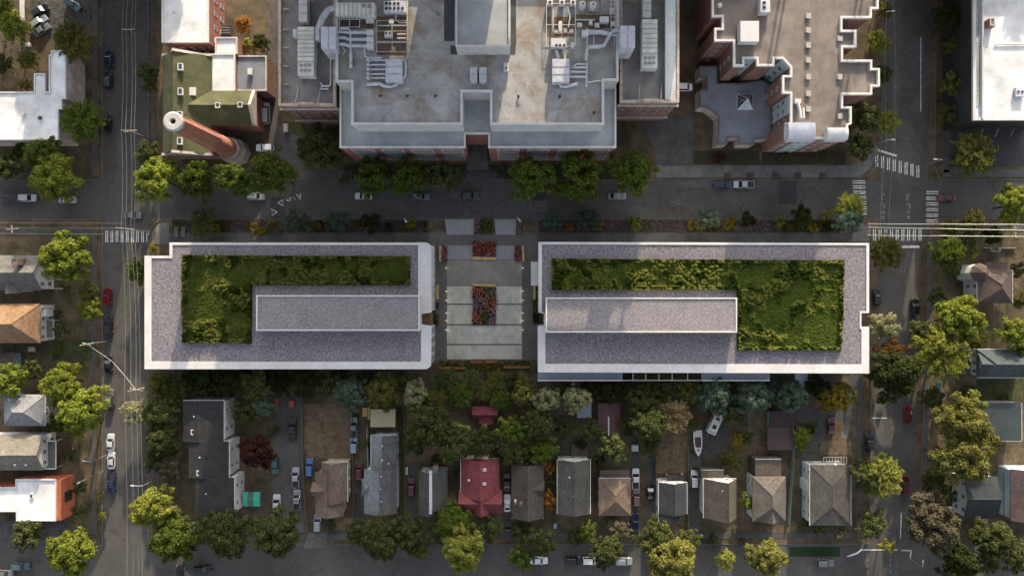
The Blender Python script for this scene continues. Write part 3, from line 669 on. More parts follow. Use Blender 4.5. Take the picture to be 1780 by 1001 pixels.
# ------------------------------------------------------------------ the hospital
ZM, ZT, ZW = 23.3, 17.0, 18.0
beige = mk('beige_cornice', (0.4, 0.32, 0.26), var=0.15, scale=1.0, stain=0.25, stain_scale=0.5)
main_px = [(583.5, -40), (583.5, 143), (610.5, 143), (610.5, 217), (804, 217), (804, 160), (852, 160), (852, 217), (1050, 217), (1050, 140.5), (1075, 140.5), (1075, -40)]
hosp, hw, hr, hp = flat_building('hospital_building', 'large hospital block with grey roof full of ducts, pale parapets and a stepped lower terrace', 'hospital', PP(main_px, ZM), ZM, offwhite, hosproof, white, 0.5, 1.0)
ter = PP([(590.5, 120), (590.5, 257), (809, 257), (809, 233), (849, 233), (849, 257), (1071, 257), (1071, 120)], ZT)
if area(ter) < 0: ter = ter[::-1]
MB().prism(ter, -0.3, ZT - 0.3, top=False).build('wall', brick, hosp)
MB().quad([(x, y, ZT - 0.6) for x, y in inset(ter, 0.2)]).build('roof', hosproof2, hosp)
MB().ring(ter, 0.4, ZT - 0.7, ZT).build('parapet', offwhite, hosp)
yT = P(0, 257, ZT)[1]
for xa, xb in ((596, 806), (852, 1066)):                      # long window bands between brick piers
    n = 4
    for i in range(n):
        a = xa + (xb - xa) * (i + 0.22) / n; c = xa + (xb - xa) * (i + 0.95) / n
        X0, X1 = P(a, 0, ZT)[0], P(c, 0, ZT)[0]
        for z in (2.2, 5.6, 9.0, 12.4):
            window(hosp, ((X0 + X1) / 2, yT - 0.03, z), (0, -1), X1 - X0, 1.9, teal)
        bb = MB().box(X0 - 0.1, X1 + 0.1, yT - 0.25, yT - 0.002, 14.9, 15.3); bb.build('cornice', beige, hosp)
MB().box(P(811, 0, 5)[0], P(847, 0, 5)[0], P(0, 257, ZT)[1] - 3, P(0, 233, ZT)[1], 4.2, 4.6).build('canopy', concrete2, hosp)
# roof penthouse of the hospital
pent = PP([(792, -40), (886.5, -40), (886.5, 81), (792, 81)], 28.0)
pho = thing('roof_penthouse', 'pale flat-topped penthouse standing on the hospital roof', 'penthouse', (P(840, 40, 28)[0], P(840, 40, 28)[1], ZM - 1))
MB().prism(pent, ZM - 1, 27.7, top=False).build('wall', offwhite, pho)
pq = pent if area(pent) > 0 else pent[::-1]
MB().quad([(x, y, 27.5) for x, y in inset(pq, 0.2)]).build('roof', hosproof2, pho)
MB().ring(pq, 0.35, 27.4, 28.0).build('parapet', white, pho)
b = MB()
for px in (806, 832, 860): X, Y = P(px, 81, 27); b.box(X - 0.8, X + 0.8, Y - 0.02 - 0.08, Y - 0.02, 25.0, 25.7)
b.build('vent', darkm, pho)
walk = mk('shade_dark', (0.06, 0.062, 0.065), var=0.25, scale=0.8, stain=0.3)  # dark slabs stand in for the shade round the penthouse base
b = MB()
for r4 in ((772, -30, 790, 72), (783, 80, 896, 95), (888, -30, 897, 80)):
    (xa, yb0), (xb, ya0) = P(r4[0], r4[3], ZM - 1), P(r4[2], r4[1], ZM - 1); MB().box(xa, xb, yb0, ya0, ZM - 1.1, ZM - 0.94).build('shade_slab', walk, hosp)
# brick wings
def wing(label, px, seam):
    poly = PP(px, ZW); t, wl, r, pr = flat_building('hospital_wing', label, 'building', poly, ZW, brick, wingroof, beige, 0.55, 1.0, 'brick wings of the hospital')
    (xa, ya) = min(poly); xb = max(p[0] for p in poly); yS = min(p[1] for p in poly)
    c = MB().box(xa - 0.35, xb + 0.3, yS - 0.5, yS - 0.06, 15.6, 16.1); c.build('cornice', stone, t)
    c = MB().box(xa - 0.3, xb + 0.3, yS - 0.4, yS - 0.06, 4.0, 4.6); c.build('base_course', stone, t)
    L = xb - xa
    for i in range(5):
        p = xa + L * (i + 0.5) / 5; wd = 1.9 if i == 2 else 1.2
        for z in (5.6, 8.9, 12.2): window(t, (p, yS - 0.03, z), (0, -1), wd * 1.25, 2.1, stone)
        window(t, (p, yS - 0.03, 1.2), (0, -1), wd, 1.9, stone)
    X = (xa + xb) / 2                                          # raised gable in the parapet
    MB().extr([(X - 4.5, ZW + 0.02), (X - 2.2, ZW + 0.25), (X - 1.6, ZW + 0.9), (X + 1.6, ZW + 0.9), (X + 2.2, ZW + 0.25), (X + 4.5, ZW + 0.02)], 'y', yS - 0.05, yS + 0.6).build('parapet_gable', beige, t)
    for dx in (-2.6, 2.6):
        b = MB().tube([(X + dx, yS + 0.5, ZW + 0.3), (X + dx + 0.4, yS + 4.6, ZW - 0.9)], 0.12); b.build('brace', stone, t)
    return t
wl_ = wing('brick hospital wing with a beige braced parapet, on the green mossy roof side', [(484, -40), (583, -40), (583, 184), (484, 184)], False)
wr_ = wing('brick hospital wing edged by a pale ribbed metal strip, on the zigzag roof side', [(1078, -40), (1180.5, -40), (1180.5, 178), (1078, 178)], True)
for y in (15, 50, 82, 114, 146):
    X, Y = P(487, y, ZW); MB().box(X + 0.5, X + 1.9, Y - 0.08, Y + 0.08, ZW - 0.9, ZW - 0.4).build('brace', stone, wl_)
b = MB(); xa, xb = P(1156, 0, ZW)[0], P(1177, 0, ZW)[0]; ya, yb_ = P(0, 176, ZW)[1] + 0.3, P(0, -30, ZW)[1]
b.quad([(xa, ya, ZW + 0.35), (xb, ya, ZW - 0.3), (xb, yb_, ZW - 0.3), (xa, yb_, ZW + 0.35)]); 
y = ya
while y < yb_: b.box(xa, xb, y, y + 0.07, ZW - 0.2, ZW + 0.42) if False else b.quad([(xa, y, ZW + 0.46), (xb, y, ZW - 0.19), (xb, y + 0.09, ZW - 0.19), (xa, y + 0.09, ZW + 0.46)]); y += 0.75
b.quad([(xa, ya, ZW - 1), (xa, yb_, ZW - 1), (xa, yb_, ZW + 0.35), (xa, ya, ZW + 0.35)])
b.build('metal_strip', mk('ribbed_metal', (0.5, 0.52, 0.52), var=0.08, scale=0.6, rough=0.4, metal=0.2), wr_)
# unseen hospital blocks, with gaps and a bridge shaped to steer the sunlight
tw = thing('hospital_tower', 'tall hospital tower blocks with a bridge and gaps shaped for sunbeams, beyond the top edge of the photo', 'hospital', (-4, 84, 0))
towerw = mk('tower_cladding', (0.4, 0.38, 0.36), var=0.1, scale=0.4, stain=0.2)
def block(x0, x1, y0, y1, z0, z1, n):
    w = MB().box(x0, x1, y0, y1, z0, z1).build('block', towerw, tw)
    b = MB(); z = z0 + 1.2
    while z < z1 - 2: b.box(x0 + 0.6, x1 - 0.6, y0 - 0.06, y0 - 0.003, z, z + 1.5); z += 3.6
    if b.v: b.build('window_band', paneg, tw)
TA, TB = math.tan(R_(16)), math.tan(R_(10))
block(-52, -25, 78, 96, 0, 62, 0); block(-24.98, -16.02, 78.2, 80.2, 30.4, 61.9, 0); block(-24.98, -16.02, 78.2, 81, 0, 26.4, 0); block(-16, -1.5, 78, 96, 0, 62, 0); block(-1.48, 5, 78.2, 80.4, 35.4, 61.9, 0); block(-1.48, 5, 78.2, 80.4, 0, 26.4, 0)
block(20, 43, 78, 96, 0, 39, 0); block(5.02, 19.98, 78.2, 80.4, 35.4, 38.95, 0); block(5.02, 19.98, 78.2, 80.4, 0, 26.4, 0)  # bridge and gaps placed to let sunbeams onto the hospital roof
block(5.02, 43, 78, 80.5, 40.9, 60, 0)                          # top storeys over a slot added to pass a strip of sunlight
MB().box(33.4, 38.6, 78.1, 79.6, 38.98, 40.88).build('shade_block', towerw, tw)  # solid piece added in the slot to notch the shadow edge
for x in (6, 12, 21, 41.5): MB().box(x - 0.35, x + 0.35, 78.3, 79.0, 38.5, 41).build('column', steel, tw)
def shade_house(label, x0, x1, y0, y1, z):  # unseen brick block added to shade streets and roofs
    t = thing('apartment_building', label, 'building', ((x0 + x1) / 2, y0, 0)); MB().box(x0, x1, y0, y1, 0, z - .6).build('wall', brick2, t)
    MB().ring([(x0, y0), (x1, y0), (x1, y1), (x0, y1)], .4, z - .6, z).build('parapet', stone, t); MB().box(x0 + .4, x1 - .4, y0 + .4, y1 - .4, z - .59, z - .4).build('roof', slateroof, t)
    window_row(t, (x0, y0), (x1, y0), (1.5, 5, 8.5, 12), 5, 1.3, 1.8)
shade_house('unseen brick flats added to shade the wired street, beyond the top edge of the photo', -112, -88, 80, 95, 29)
shade_house('unseen tall brick flats added to shade the zigzag-roof street, beyond the top edge of the photo', 99, 117, 80, 95, 30)
shade_house('unseen brick block added for shade between hospital tower and raised deck, beyond the top edge of the photo', 43.3, 63.8, 80, 92, 21)
shade_house('unseen low brick flats added for shade beyond the top edge of the photo, above the wide white roof', 117.5, 150, 80, 95, 15.5)
dk = thing('added_shade_deck', 'unseen deck on tall columns, added for shade over the brick building, beyond the top edge of the photo', 'deck', (77, 82, 0))  # unseen deck added to cast a shadow on the right planted roof
MB().box(66, 86.5, 78, 88, 31, 38.2).build('deck', towerw, dk)
MB().box(64, 88, 78, 92, 0, 15).build('wall', brick2, dk)
for x in (67, 85.5):
    for y in (79.5, 87): MB().box(x - 0.3, x + 0.3, y - 0.3, y + 0.3, 15, 30.95).build('column', steel, dk)

# ------------------------------------------------------------------ machines on the roofs
def top(x0, y0, x1, y1, z): (a, d), (c, e) = P(x0, y1, z), P(x1, y0, z); return a, c, d, e
def fan(parent, x, y, z, r, fm=None):
    MB().lathe([(r, z), (r, z + 0.12), (r * 0.86, z + 0.12), (r * 0.86, z + 0.04)], 12, (x, y), capt=False).build('fan_shroud', duct, parent)
    MB().lathe([(r * 0.86, z + 0.03), (r * 0.2, z + 0.05), (r * 0.2, z + 0.09)], 12, (x, y)).build('fan', fm or darkm, parent)
def unit(name, label, r4, zr, h, m, ribs=0, axis='y', fans=None, fr=0.45, legs=True, group=None):
    """A roof machine: casing on a curb frame, ribbed lid, fans on top."""
    x0, x1, y0, y1 = top(*r4, zr + h); t = thing(name, label, 'roof machine', ((x0 + x1) / 2, (y0 + y1) / 2, zr), group)
    MB().box(x0 + 0.15, x1 - 0.15, y0 + 0.15, y1 - 0.15, zr, zr + 0.3).build('curb', darkm, t)
    MB().prism([(x0, y0), (x1, y0), (x1, y1), (x0, y1)], zr + 0.3, zr + h).build('casing', m, t, bevel=0.06)
    if ribs:
        b = MB()
        for i in range(1, ribs):
            if axis == 'y': y = y0 + (y1 - y0) * i / ribs; b.box(x0 - 0.03, x1 + 0.03, y - 0.06, y + 0.06, zr + 0.5, zr + h + 0.07)
            else: x = x0 + (x1 - x0) * i / ribs; b.box(x - 0.06, x + 0.06, y0 - 0.03, y1 + 0.03, zr + 0.5, zr + h + 0.07)
        b.build('casing_rib', mk('seam_paint', (0.3, 0.3, 0.29), var=0.1), t)
    MB().box(x0 + 0.3, x0 + 1.1, y0 - 0.05, y0 - 0.002, zr + 0.5, zr + min(h - 0.2, 2.1)).build('access_door', unitg, t)
    for px, py in (fans or []): X, Y = P(px, py, zr + h); fan(t, X, Y, zr + h, fr, mk('fan_grille', (0.3, 0.3, 0.28), var=0.3, scale=3) if m is unitm else None)
    return t
RM, RW = ZM - 1.0, ZW - 1.0
u = unit('air_handling_unit', 'long cream ribbed air unit on the wing beside the bronze parapet', (517, 47, 546, 106), RW, 3.2, unitm, 8)
u = unit('condenser_unit', 'fan section at the end of the ribbed unit by the bronze parapet', (517.5, 107, 545.5, 132), RW, 2.9, unitm, 0, fans=[(524 + 7 * i, 114 + 9 * j) for i in range(3) for j in range(2)], fr=0.42)
unit('duct_section', 'white duct section feeding the ribbed unit from the photo top, bronze parapet wing', (519, -6, 534, 38), RW, 2.4, offwhite, 3)
unit('intake_box', 'small pale intake box beside the ribbed unit near the bronze parapet', (509, 51, 516, 66), RW, 1.6, unitg)
unit('air_handling_unit', 'long ribbed air unit beside the pale metal strip', (1116, 34, 1143, 92), RW, 3.2, unitm, 7)
unit('condenser_unit', 'fan section at the end of the ribbed unit beside the metal strip', (1115.5, 93, 1143, 119), RW, 2.9, unitm, 0, fans=[(1122 + 7 * i, 101 + 9 * j) for i in range(3) for j in range(2)], fr=0.42)
unit('duct_section', 'white duct section feeding the ribbed unit beside the metal strip', (1117, -6, 1132, 31), RW, 2.6, white, 3)
unit('plenum_box', 'lavender grey box between wing and roof with three ducts leaving it', (558, 47, 583.5, 85), ZW, 8.0, unitg, 2, 'x')
unit('plenum_box', 'pale pinkish box between the hospital roof and the metal strip wing', (1078.5, 45, 1104, 83), ZW, 8.0, unitg, 2, 'x')
unit('air_handling_unit', 'wide cream air unit at the photo top beside the fan bank', (583, 5, 651, 27), RM, 3.0, unitm, 9, 'x', fans=[(632, 11), (642, 12)], fr=0.5)
unit('condenser_bank', 'nine-fan condenser bank at the photo top of the hospital roof', (667, 2, 706, 22), RM, 2.0, unitg, 0, fans=[(671.5 + 7.0 * i, 7) for i in range(4)] + [(671.5 + 7.0 * i, 15.5) for i in range(5)], fr=0.4)
unit('exhaust_fan', 'small white twin-fan unit inside the pipe frame near the fan bank', (668, 54, 682, 65), RM, 1.4, white, 0, fans=[(671.5, 58.5), (677.5, 58.5)], fr=0.3)
unit('chiller', 'square pale chiller with six pipes, on the smokestack half of the roof', (670, 103, 699, 142), RM, 2.6, unitg, 3)
unit('chiller', 'square pale chiller with pipes toward the metal strip wing', (960, 103, 990, 143), RM, 2.6, unitg, 3)
unit('condenser_unit', 'white box with three dark fans along its edge above the chiller', (957.5, 67, 984, 82), RM, 2.2, white, 0, fans=[(967, 79.5), (973.5, 79.5), (980.5, 79.5)], fr=0.36)
unit('exhaust_fan', 'first of two slim paired exhausts above the entrance notch', (817, 117, 829.5, 143), RM, 2.0, duct, 2)
unit('exhaust_fan', 'second of two slim paired exhausts above the entrance notch, nearer the penthouse middle', (833, 117, 845.5, 143), RM, 2.0, duct, 2)
unit('vent_box', 'small white vent box alone on the bare roof below the penthouse', (875.5, 109, 884.5, 124), RM, 1.3, white, 0, fans=[(880, 119)], fr=0.3)
unit('pump_box', 'plain white box among pipe frames near the pinkish plenum', (1043, 29, 1058.5, 39), RM, 1.8, white)
for i, (px, nme) in enumerate(((956, 'first'), (977, 'second'), (996, 'third'))):
    unit('exhaust_fan', 'white box fan at the photo top, %s in a row of three from the penthouse' % nme, (px - 5, 0, px + 5, 9), RM, 1.6, white, 0, fans=[(px, 4.5)], fr=0.36)
def tank(label, px, py):
    X, Y = P(px, py, RM + 2); t = thing('storage_tank', label, 'tank', (X, Y, RM))
    MB().lathe([(0.8, RM), (0.8, RM + 1.9), (0.55, RM + 2.2), (0.15, RM + 2.3)], 14, (X, Y)).build('shell', white, t, smooth=True)
    MB().lathe([(0.2, RM + 2.3), (0.2, RM + 2.5)], 8, (X, Y)).build('lid', darkm, t)
tank('rounded white tank at the photo top between the box fans and a blue deck', 1013, 8); tank('rounded white tank at the photo top on the dark blue deck', 1031, 9)
def pipe(name, label, pts, z, r, m=None, cat='pipe', sup=True, group=None):
    q = [(*P(x, y, z), z) for x, y in pts]; t = thing(name, label, cat, (q[0][0], q[0][1], z), group)
    MB().tube(q, r, 8).build('casing', m or duct, t, smooth=False)
    zr = (RM if z > RM else RW); b = MB()
    if sup and z - zr > r + 0.05:
        for p in (q[0], q[-1]): b.box(p[0] - 0.06, p[0] + 0.06, p[1] - 0.06, p[1] + 0.06, zr, z - r)
        b.build('support', steel, t)
    return t
pipe('duct', 'thick grey duct bending from the cream unit down to the lavender plenum', [(583, 14), (571, 18), (561, 32), (554, 50), (554, 72)], RM + 1.6, 0.75)
for k, (y, nm) in enumerate(((57, 'uppermost'), (69, 'middle'), (80, 'lowest'))):
    pipe('duct', '%s of three parallel grey ducts between the plenum and white end boxes' % nm, [(584, y - (3 if k else 1)), (598, y - (3 if k else 1)), (606, y), (640, y)], RM + 1.2, 0.42)
    unit('end_box', 'white end box on the %s of the three parallel ducts' % nm, (637, y - 5, 649, y + 5), RM, 2.0, offwhite)
pipe('pipe', 'pale pipe crossing the three ducts and running down the bare roof', [(590, 50), (606, 50), (609, 54), (610, 110)], RM + 2.2, 0.22)
pipe('pipe', 'grey pipe zigzagging down the wing from the lavender plenum', [(566, 85), (568, 94), (575, 102), (575, 146), (572, 150), (558, 150)], RW + 0.8, 0.24)
pipe('pipe', 'short pale pipe branch at the foot of the wing pipe', [(557, 144), (560, 148), (558, 155), (571, 155)], RW + 0.6, 0.2)
for i, y in enumerate((105, 113, 121, 129, 136)):
    pipe('pipe', 'pale pipe from the chiller, %s of five, on the smokestack half' % ('first', 'second', 'third', 'fourth', 'lowest')[i], [(640, y), (670, y)], RM + 1.0, 0.2, group='pipes leaving the chiller')
    unit('valve_box', 'valve box at the end of the %s chiller pipe' % ('first', 'second', 'third', 'fourth', 'lowest')[i], (637, y - 3, 642, y + 2), RM, 1.5, unitg)
pipe('duct', 'curved pale duct looping under the chiller with six pipes', [(638, 147), (660, 146), (668, 150), (680, 151), (690, 147), (693, 142)], RM + 1.0, 0.4)
pipe('pipe', 'white hooped pipe on the open side of the chiller with six pipes', [(699, 105), (704, 106), (705, 112), (705, 130), (703, 136), (699, 137)], RM + 1.2, 0.22, white)
pipe('pipe', 'pipe dropping from the three ducts to the chiller header', [(634, 82), (634, 98), (640, 101), (664, 101)], RM + 1.0, 0.22)
pipe('duct', 'broad blue-grey duct running toward the pinkish plenum', [(1022, 57), (1045, 57), (1060, 60), (1078, 60)], RM + 0.9, 0.55)
pipe('duct', 'silver duct bending from the pinkish plenum to the pipe header', [(1078, 54), (1068, 54), (1060, 62), (1050, 80), (1040, 82), (1025, 82), (1020, 88), (1019, 105)], RM + 1.8, 0.42)
pipe('pipe', 'upright header pipe beside the square chiller near the metal strip', [(1020, 50), (1020, 106), (1019, 152)], RM + 0.9, 0.28)
for i, y in enumerate((112, 118, 125.5, 134)):
    pipe('pipe', 'silver pipe between chiller and header, %s of four' % ('first', 'second', 'third', 'lowest')[i], [(990, y + (6 if i == 0 else 0)), (997, y + (6 if i == 0 else 0)), (1002, y), (1020, y)], RM + 1.0, 0.24, group='pipes between chiller and header')
pipe('duct', 'curled silver duct under the chiller near the metal strip', [(972, 143), (975, 150), (985, 151), (1004, 146)], RM + 0.8, 0.38)
pipe('pipe', 'pale pipe bending from the header to the terrace corner', [(1020, 143), (1030, 143), (1036, 141), (1050, 141)], RM + 0.5, 0.2, white)
unit('valve_box', 'grey duct box where the broad duct meets the header', (1012, 53, 1023, 63), RM, 2.4, unitg)
unit('valve_box', 'small white box on the orange stained roof by the pipe frames', (1003, 40, 1012, 47), RM, 1.0, white)
unit('valve_box', 'second small white box nearer the pinkish plenum', (1034, 40, 1042, 48), RM, 1.0, white)
unit('valve_box', 'white machine box at the middle of the pipe frame', (971, 37, 977, 57), RM, 1.0, offwhite)
def frame_rack(label, r4, nx, ny, m=None):
    x0, x1, y0, y1 = top(*r4, RM + 1.6); t = thing('pipe_rack', label, 'pipe rack', ((x0 + x1) / 2, (y0 + y1) / 2, RM)); b = MB()
    for i in range(nx + 1): x = x0 + (x1 - x0) * i / nx; b.box(x - 0.06, x + 0.06, y0, y1, RM + 1.5, RM + 1.64)
    for j in range(ny + 1): y = y0 + (y1 - y0) * j / ny; b.box(x0, x1, y - 0.05, y + 0.05, RM + 1.36, RM + 1.48)
    b.build('frame_bars', m or steel, t)
    for x in (x0, x1):
        for y in (y0, y1): MB().box(x - 0.07, x + 0.07, y - 0.07, y + 0.07, RM, RM + 1.36).build('post', steel, t)
frame_rack('wide pipe rack below the nine-fan condenser bank', (655, 36, 708, 90), 2, 3, stone)
frame_rack('pipe rack below the three box fans near the penthouse', (950, 6, 1000, 80), 1, 2, offwhite)
frame_rack('narrow ladder-like pipe rack beside the metal strip wing', (1062, 0, 1076, 52), 2, 7, offwhite)
frame_rack('dark pipe rack around the blue deck with the rounded tank', (1020, 0, 1043, 22), 1, 1, darkm)
frame_rack('low rack below the cream air unit at the photo top', (590, 34, 625, 47), 2, 1, unitg)
b = MB()
for r4 in ((655, 30, 710, 96), (950, 30, 1000, 64), (1000, 26, 1076, 50), (590, 30, 650, 50)):
    x0, x1, y0, y1 = top(*r4, RM); MB().box(x0, x1, y0, y1, RM - 0.1, RM + 0.05).build('equipment_pad', mk('stained_pad', (0.085, 0.075, 0.065), col2=(0.2, 0.13, 0.07), scale=0.35, detail=8, stain=0.4, stain_scale=0.3), hosp)
0 if True else b.build('equipment_pad', mk('stained_pad', (0.085, 0.075, 0.065), col2=(0.2, 0.13, 0.07), scale=0.35, detail=8, stain=0.4, stain_scale=0.3), hosp)

for px, py, nm in ((661, 167, 'first'), (708, 167, 'second'), (757, 167, 'third')): unit('roof_vent', 'small dark vent on the bare hospital roof, %s of three below the chiller' % nm, (px - 3, py - 2, px + 3, py + 2), RM, .5, darkm)
for px, py, nm in ((901, 168, 'near the entrance notch'), (973, 168, 'in the middle of the sunlit stretch'), (1033, 196, 'beside the rusty corner')): unit('roof_vent', 'small dark vent on the sunlit hospital roof, ' + nm, (px - 2, py - 3, px + 2, py + 3), RM, .6, darkm)
for r4, h, lab in (((676, 33, 684, 41), 1.5, 'small white pump above the twin-fan unit in the pipe rack'), ((690, 58, 706, 61), .9, 'upper orange-lit pipe block at the end of the twin-fan unit'), ((690, 65, 706, 68), .9, 'lower orange-lit pipe block at the end of the twin-fan unit'), ((600, 36, 622, 46), 1.1, 'dark sunken box under the cream air unit'),
    ((636, 30, 650, 40), 1.2, 'grey round-fan box under the end of the cream air unit'), ((964, 52, 970, 57), 1.1, 'first tiny white box below the three box fans'), ((980, 50, 986, 56), 1.1, 'second tiny white box below the three box fans'), ((990, 51, 997, 57), 1.1, 'third tiny white box below the three box fans'), ((992, 74, 999, 84), 1.3, 'white valve box at the foot of the fan rack'), ((1060, 14, 1067, 24), 1.2, 'white panel box on the ladder-like rack'), ((1062, 38, 1070, 46), 1.0, 'white small box at the foot of the ladder-like rack'), ((1024, 36, 1030, 43), 1.3, 'pale box at the elbow of the silver duct'), ((607, 92, 612, 118), .9, 'narrow crate at the end of the pipe over the bare roof')):
    unit('pump_box', lab, r4, RM, h, darkm if 'dark' in lab else stone if 'orange' in lab else offwhite)
for pts, z, r, lab in (([(656, 45), (708, 45)], 1.2, .12, 'thin pipe across the wide rack, upper'), ([(656, 74), (708, 74)], 1.2, .12, 'thin pipe across the wide rack, lower'), ([(688, 20), (688, 34), (694, 40), (706, 40)], 1.0, .16, 'bent pipe from the nine-fan bank into the rack'), ([(708, 2), (708, 100), (700, 104)], .9, .2, 'long rusty pipe down the outer edge of the wide rack'), ([(961, 14), (961, 55)], 1.0, .18, 'upright pale pipe under the first box fan'), ([(986, 12), (991, 30), (988, 48)], 1.0, .18, 'crooked pale pipe under the third box fan'), ([(1000, 35), (1018, 35), (1034, 35)], .8, .18, 'pale pipe running beside the small white boxes'), ([(967, 88), (971, 103)], .9, .4, 'short fat duct from the three-fan box into the chiller'), ([(979, 84), (982, 103)], .9, .3, 'second short duct from the three-fan box into the chiller'), ([(1032, 62), (1032, 78)], .7, .14, 'short upright pipe under the broad duct'), ([(1068, 60), (1068, 82)], .7, .14, 'short upright pipe beside the pinkish plenum'), ([(593, 78), (600, 90), (596, 95)], .7, .14, 'small crooked pipe under the three ducts')):
    pipe('pipe', lab, pts, RM + z, r, stone if 'rusty' in lab else None)
# ------------------------------------------------------------------ zigzag brick building
ZZ = 16.0
def zz(pts, z): return [P(1180 + x * 0.35, y * 0.35, z) for x, y in pts]
zpoly = zz([(165, -110), (165, 85), (215, 85), (215, 140), (178, 140), (178, 205), (272, 205), (272, 330), (325, 330), (325, 292), (388, 292), (388, 328), (475, 328), (475, 292), (515, 292), (555, 335), (555, 375),
            (515, 375), (515, 465), (555, 465), (555, 612), (530, 612), (530, 690), (840, 690), (840, 622), (858, 615), (858, 530), (815, 530), (815, 470), (960, 470), (960, 430), (998, 430), (998, 340), (960, 340), (960, 298),
            (815, 298), (815, 235), (882, 235), (882, 150), (812, 150), (812, 90), (958, 90), (958, 45), (992, 45), (992, -110)], ZZ)
zb, _, _, _ = flat_building('brick_building', 'brick building with a zigzag white-edged tan roof beside the upper crosswalk', 'building', zpoly, ZZ, brick2, tanroof, offwhite, 0.45, 0.8)
lpoly = zz([(105, 330), (192, 330), (192, 415), (300, 415), (415, 400), (460, 420), (460, 690), (375, 690), (375, 718), (300, 718), (300, 684), (240, 684), (240, 718), (195, 718), (200, 580), (145, 535), (105, 530), (105, 445), (140, 445), (140, 385), (105, 385)], 5.0)
flat_building('low_building', 'low slate-blue flat roof with a glass pyramid, tucked against the zigzag building', 'building', lpoly, 5.0, stone, slateroof, concrete, 0.25, 0.35)
def teal_bay(a, b_, base=0.3, top=ZZ - 0.4):
    a = Vector(P(1180 + a[0] * .35, a[1] * .35, ZZ)); c = Vector(P(1180 + b_[0] * .35, b_[1] * .35, ZZ)); d = (c - a).normalized(); nn = Vector((d.y, -d.x)); b = MB()
    b.prism([tuple(a + nn * 0.02), tuple(c + nn * 0.02), tuple(c + nn * 0.22), tuple(a + nn * 0.22)], base, top); b.build('bay', teal, zb)
    a = a + nn * 0.22; c = c + nn * 0.22
    window_row(zb, tuple(a), tuple(c), (1.4, 4.8, 8.2, 11.6), max(1, int((c - a).length / 1.8)), 1.2, 1.5, offwhite)
teal_bay((600, 690), (690, 690)); teal_bay((555, 470), (555, 560)); teal_bay((515, 293), (555, 335)); teal_bay((330, 292), (385, 292))
for a, c in (((530, 690), (600, 690)), ((700, 690), (838, 690)), ((815, 298), (955, 298)), ((272, 210), (272, 325)), ((515, 380), (515, 462)), ((555, 565), (555, 610)), ((178, 205), (268, 205))):
    A, B = P(1180 + a[0] * .35, a[1] * .35, ZZ), P(1180 + c[0] * .35, c[1] * .35, ZZ); L = (Vector(B) - Vector(A)).length
    window_row(zb, A, B, (1.4, 4.8, 8.2, 11.6), max(1, int(L / 3.2)), 1.0, 1.5)
t = zb
for (x0, y0, x1, y1), m in (((1370, 213, 1417, 242), unitg), ((1438, 222, 1474, 242), offwhite)):     # rounded roof canopies on the front corner
    xa, xb, ya, yb2 = top(x0, y0, x1, y1, 17.5); sec = [(ya - 0.3, 15.6), (ya - 0.2, 16.6)] + [(ya + (yb2 - ya) * k / 6, 16.9 + 1.0 * math.sin(math.pi * (0.2 + 0.6 * k / 6))) for k in range(7)] + [(yb2, 15.6)]
    MB().extr(sec, 'x', xa, xb).build('rounded_canopy', m, zb)
unit('stair_house', 'white boxed roof hatch with two vents on the tan zigzag roof', (1287, 37, 1319.5, 73), ZZ - 0.8, 2.6, white)
unit('cooling_unit', 'grey machine with a dark opening at the photo top of the zigzag roof', (1322, -6, 1339, 22), ZZ - 0.8, 2.4, unitg, 0, fans=[(1328, 6), (1328, 14)], fr=0.5)
for i, y in enumerate((28, 53, 79, 105, 134, 163, 190)):
    unit('skylight_curb', 'pale square roof hatch, %s in the row down the tan roof' % ('topmost', 'second', 'third', 'fourth', 'fifth', 'sixth', 'lowest')[i], (1401, y - 5, 1410, y + 4), ZZ - 0.8, 0.5, mk('hatch_lid', (0.36, 0.34, 0.33), var=0.1), group='hatches in the row down the zigzag roof')
for nm, (x, y) in (('uppermost', (1461, 67)), ('middle', (1461, 134)), ('lowest', (1461, 202))):
    unit('skylight_curb', 'pale square hatch on the street edge of the zigzag roof, %s one' % nm, (x - 5, y - 5, x + 4, y + 4), ZZ - 0.8, 0.5, mk('hatch_lid', (0.36, 0.34, 0.33)))
pipe('duct', 'bent white exhaust pipes behind the rounded roof canopy', [(1386, 178), (1390, 190), (1392, 206)], ZZ + 0.4, 0.35, white, sup=False); pipe('duct', 'second bent white exhaust behind the rounded canopy, nearer the hatches', [(1396, 188), (1397, 206)], ZZ + 0.3, 0.3, offwhite, sup=False)
unit('vent_box', 'white vent box at the head of the bent exhaust pipes', (1382, 172, 1393, 180), ZZ - 0.8, 1.2, white)
X, Y = P(1253, 8, 17); t = thing('roof_vent', 'round white roof vent in the top corner of the zigzag roof', 'roof vent', (X, Y, ZZ - 0.8))
MB().lathe([(0.3, ZZ - 0.8), (0.3, ZZ), (0.62, ZZ + 0.1), (0.5, ZZ + 0.45), (0.1, ZZ + 0.65)], 14, (X, Y)).build('cowl', white, t, smooth=True)
X, Y = P(1297, 176, 5.5); s = 2.0; t = thing('glass_pyramid', 'lit glass pyramid skylight on the low slate-blue roof', 'skylight', (X, Y, 4.65)); b = MB(); ap = (X, Y + 0.3, 6.9)
cs = [(X - s, Y - s, 4.65), (X + s, Y - s, 4.65), (X + s, Y + s, 4.65), (X - s, Y + s, 4.65)]
for i in range(4): MB().quad([cs[i], cs[(i + 1) % 4], ap]).build('pane', glass('lit_pane_glass', (0.28, 0.36, 0.36), 0.15) if i == 0 else paneg, t)  # one face paler: its lit look is put into the glass colour
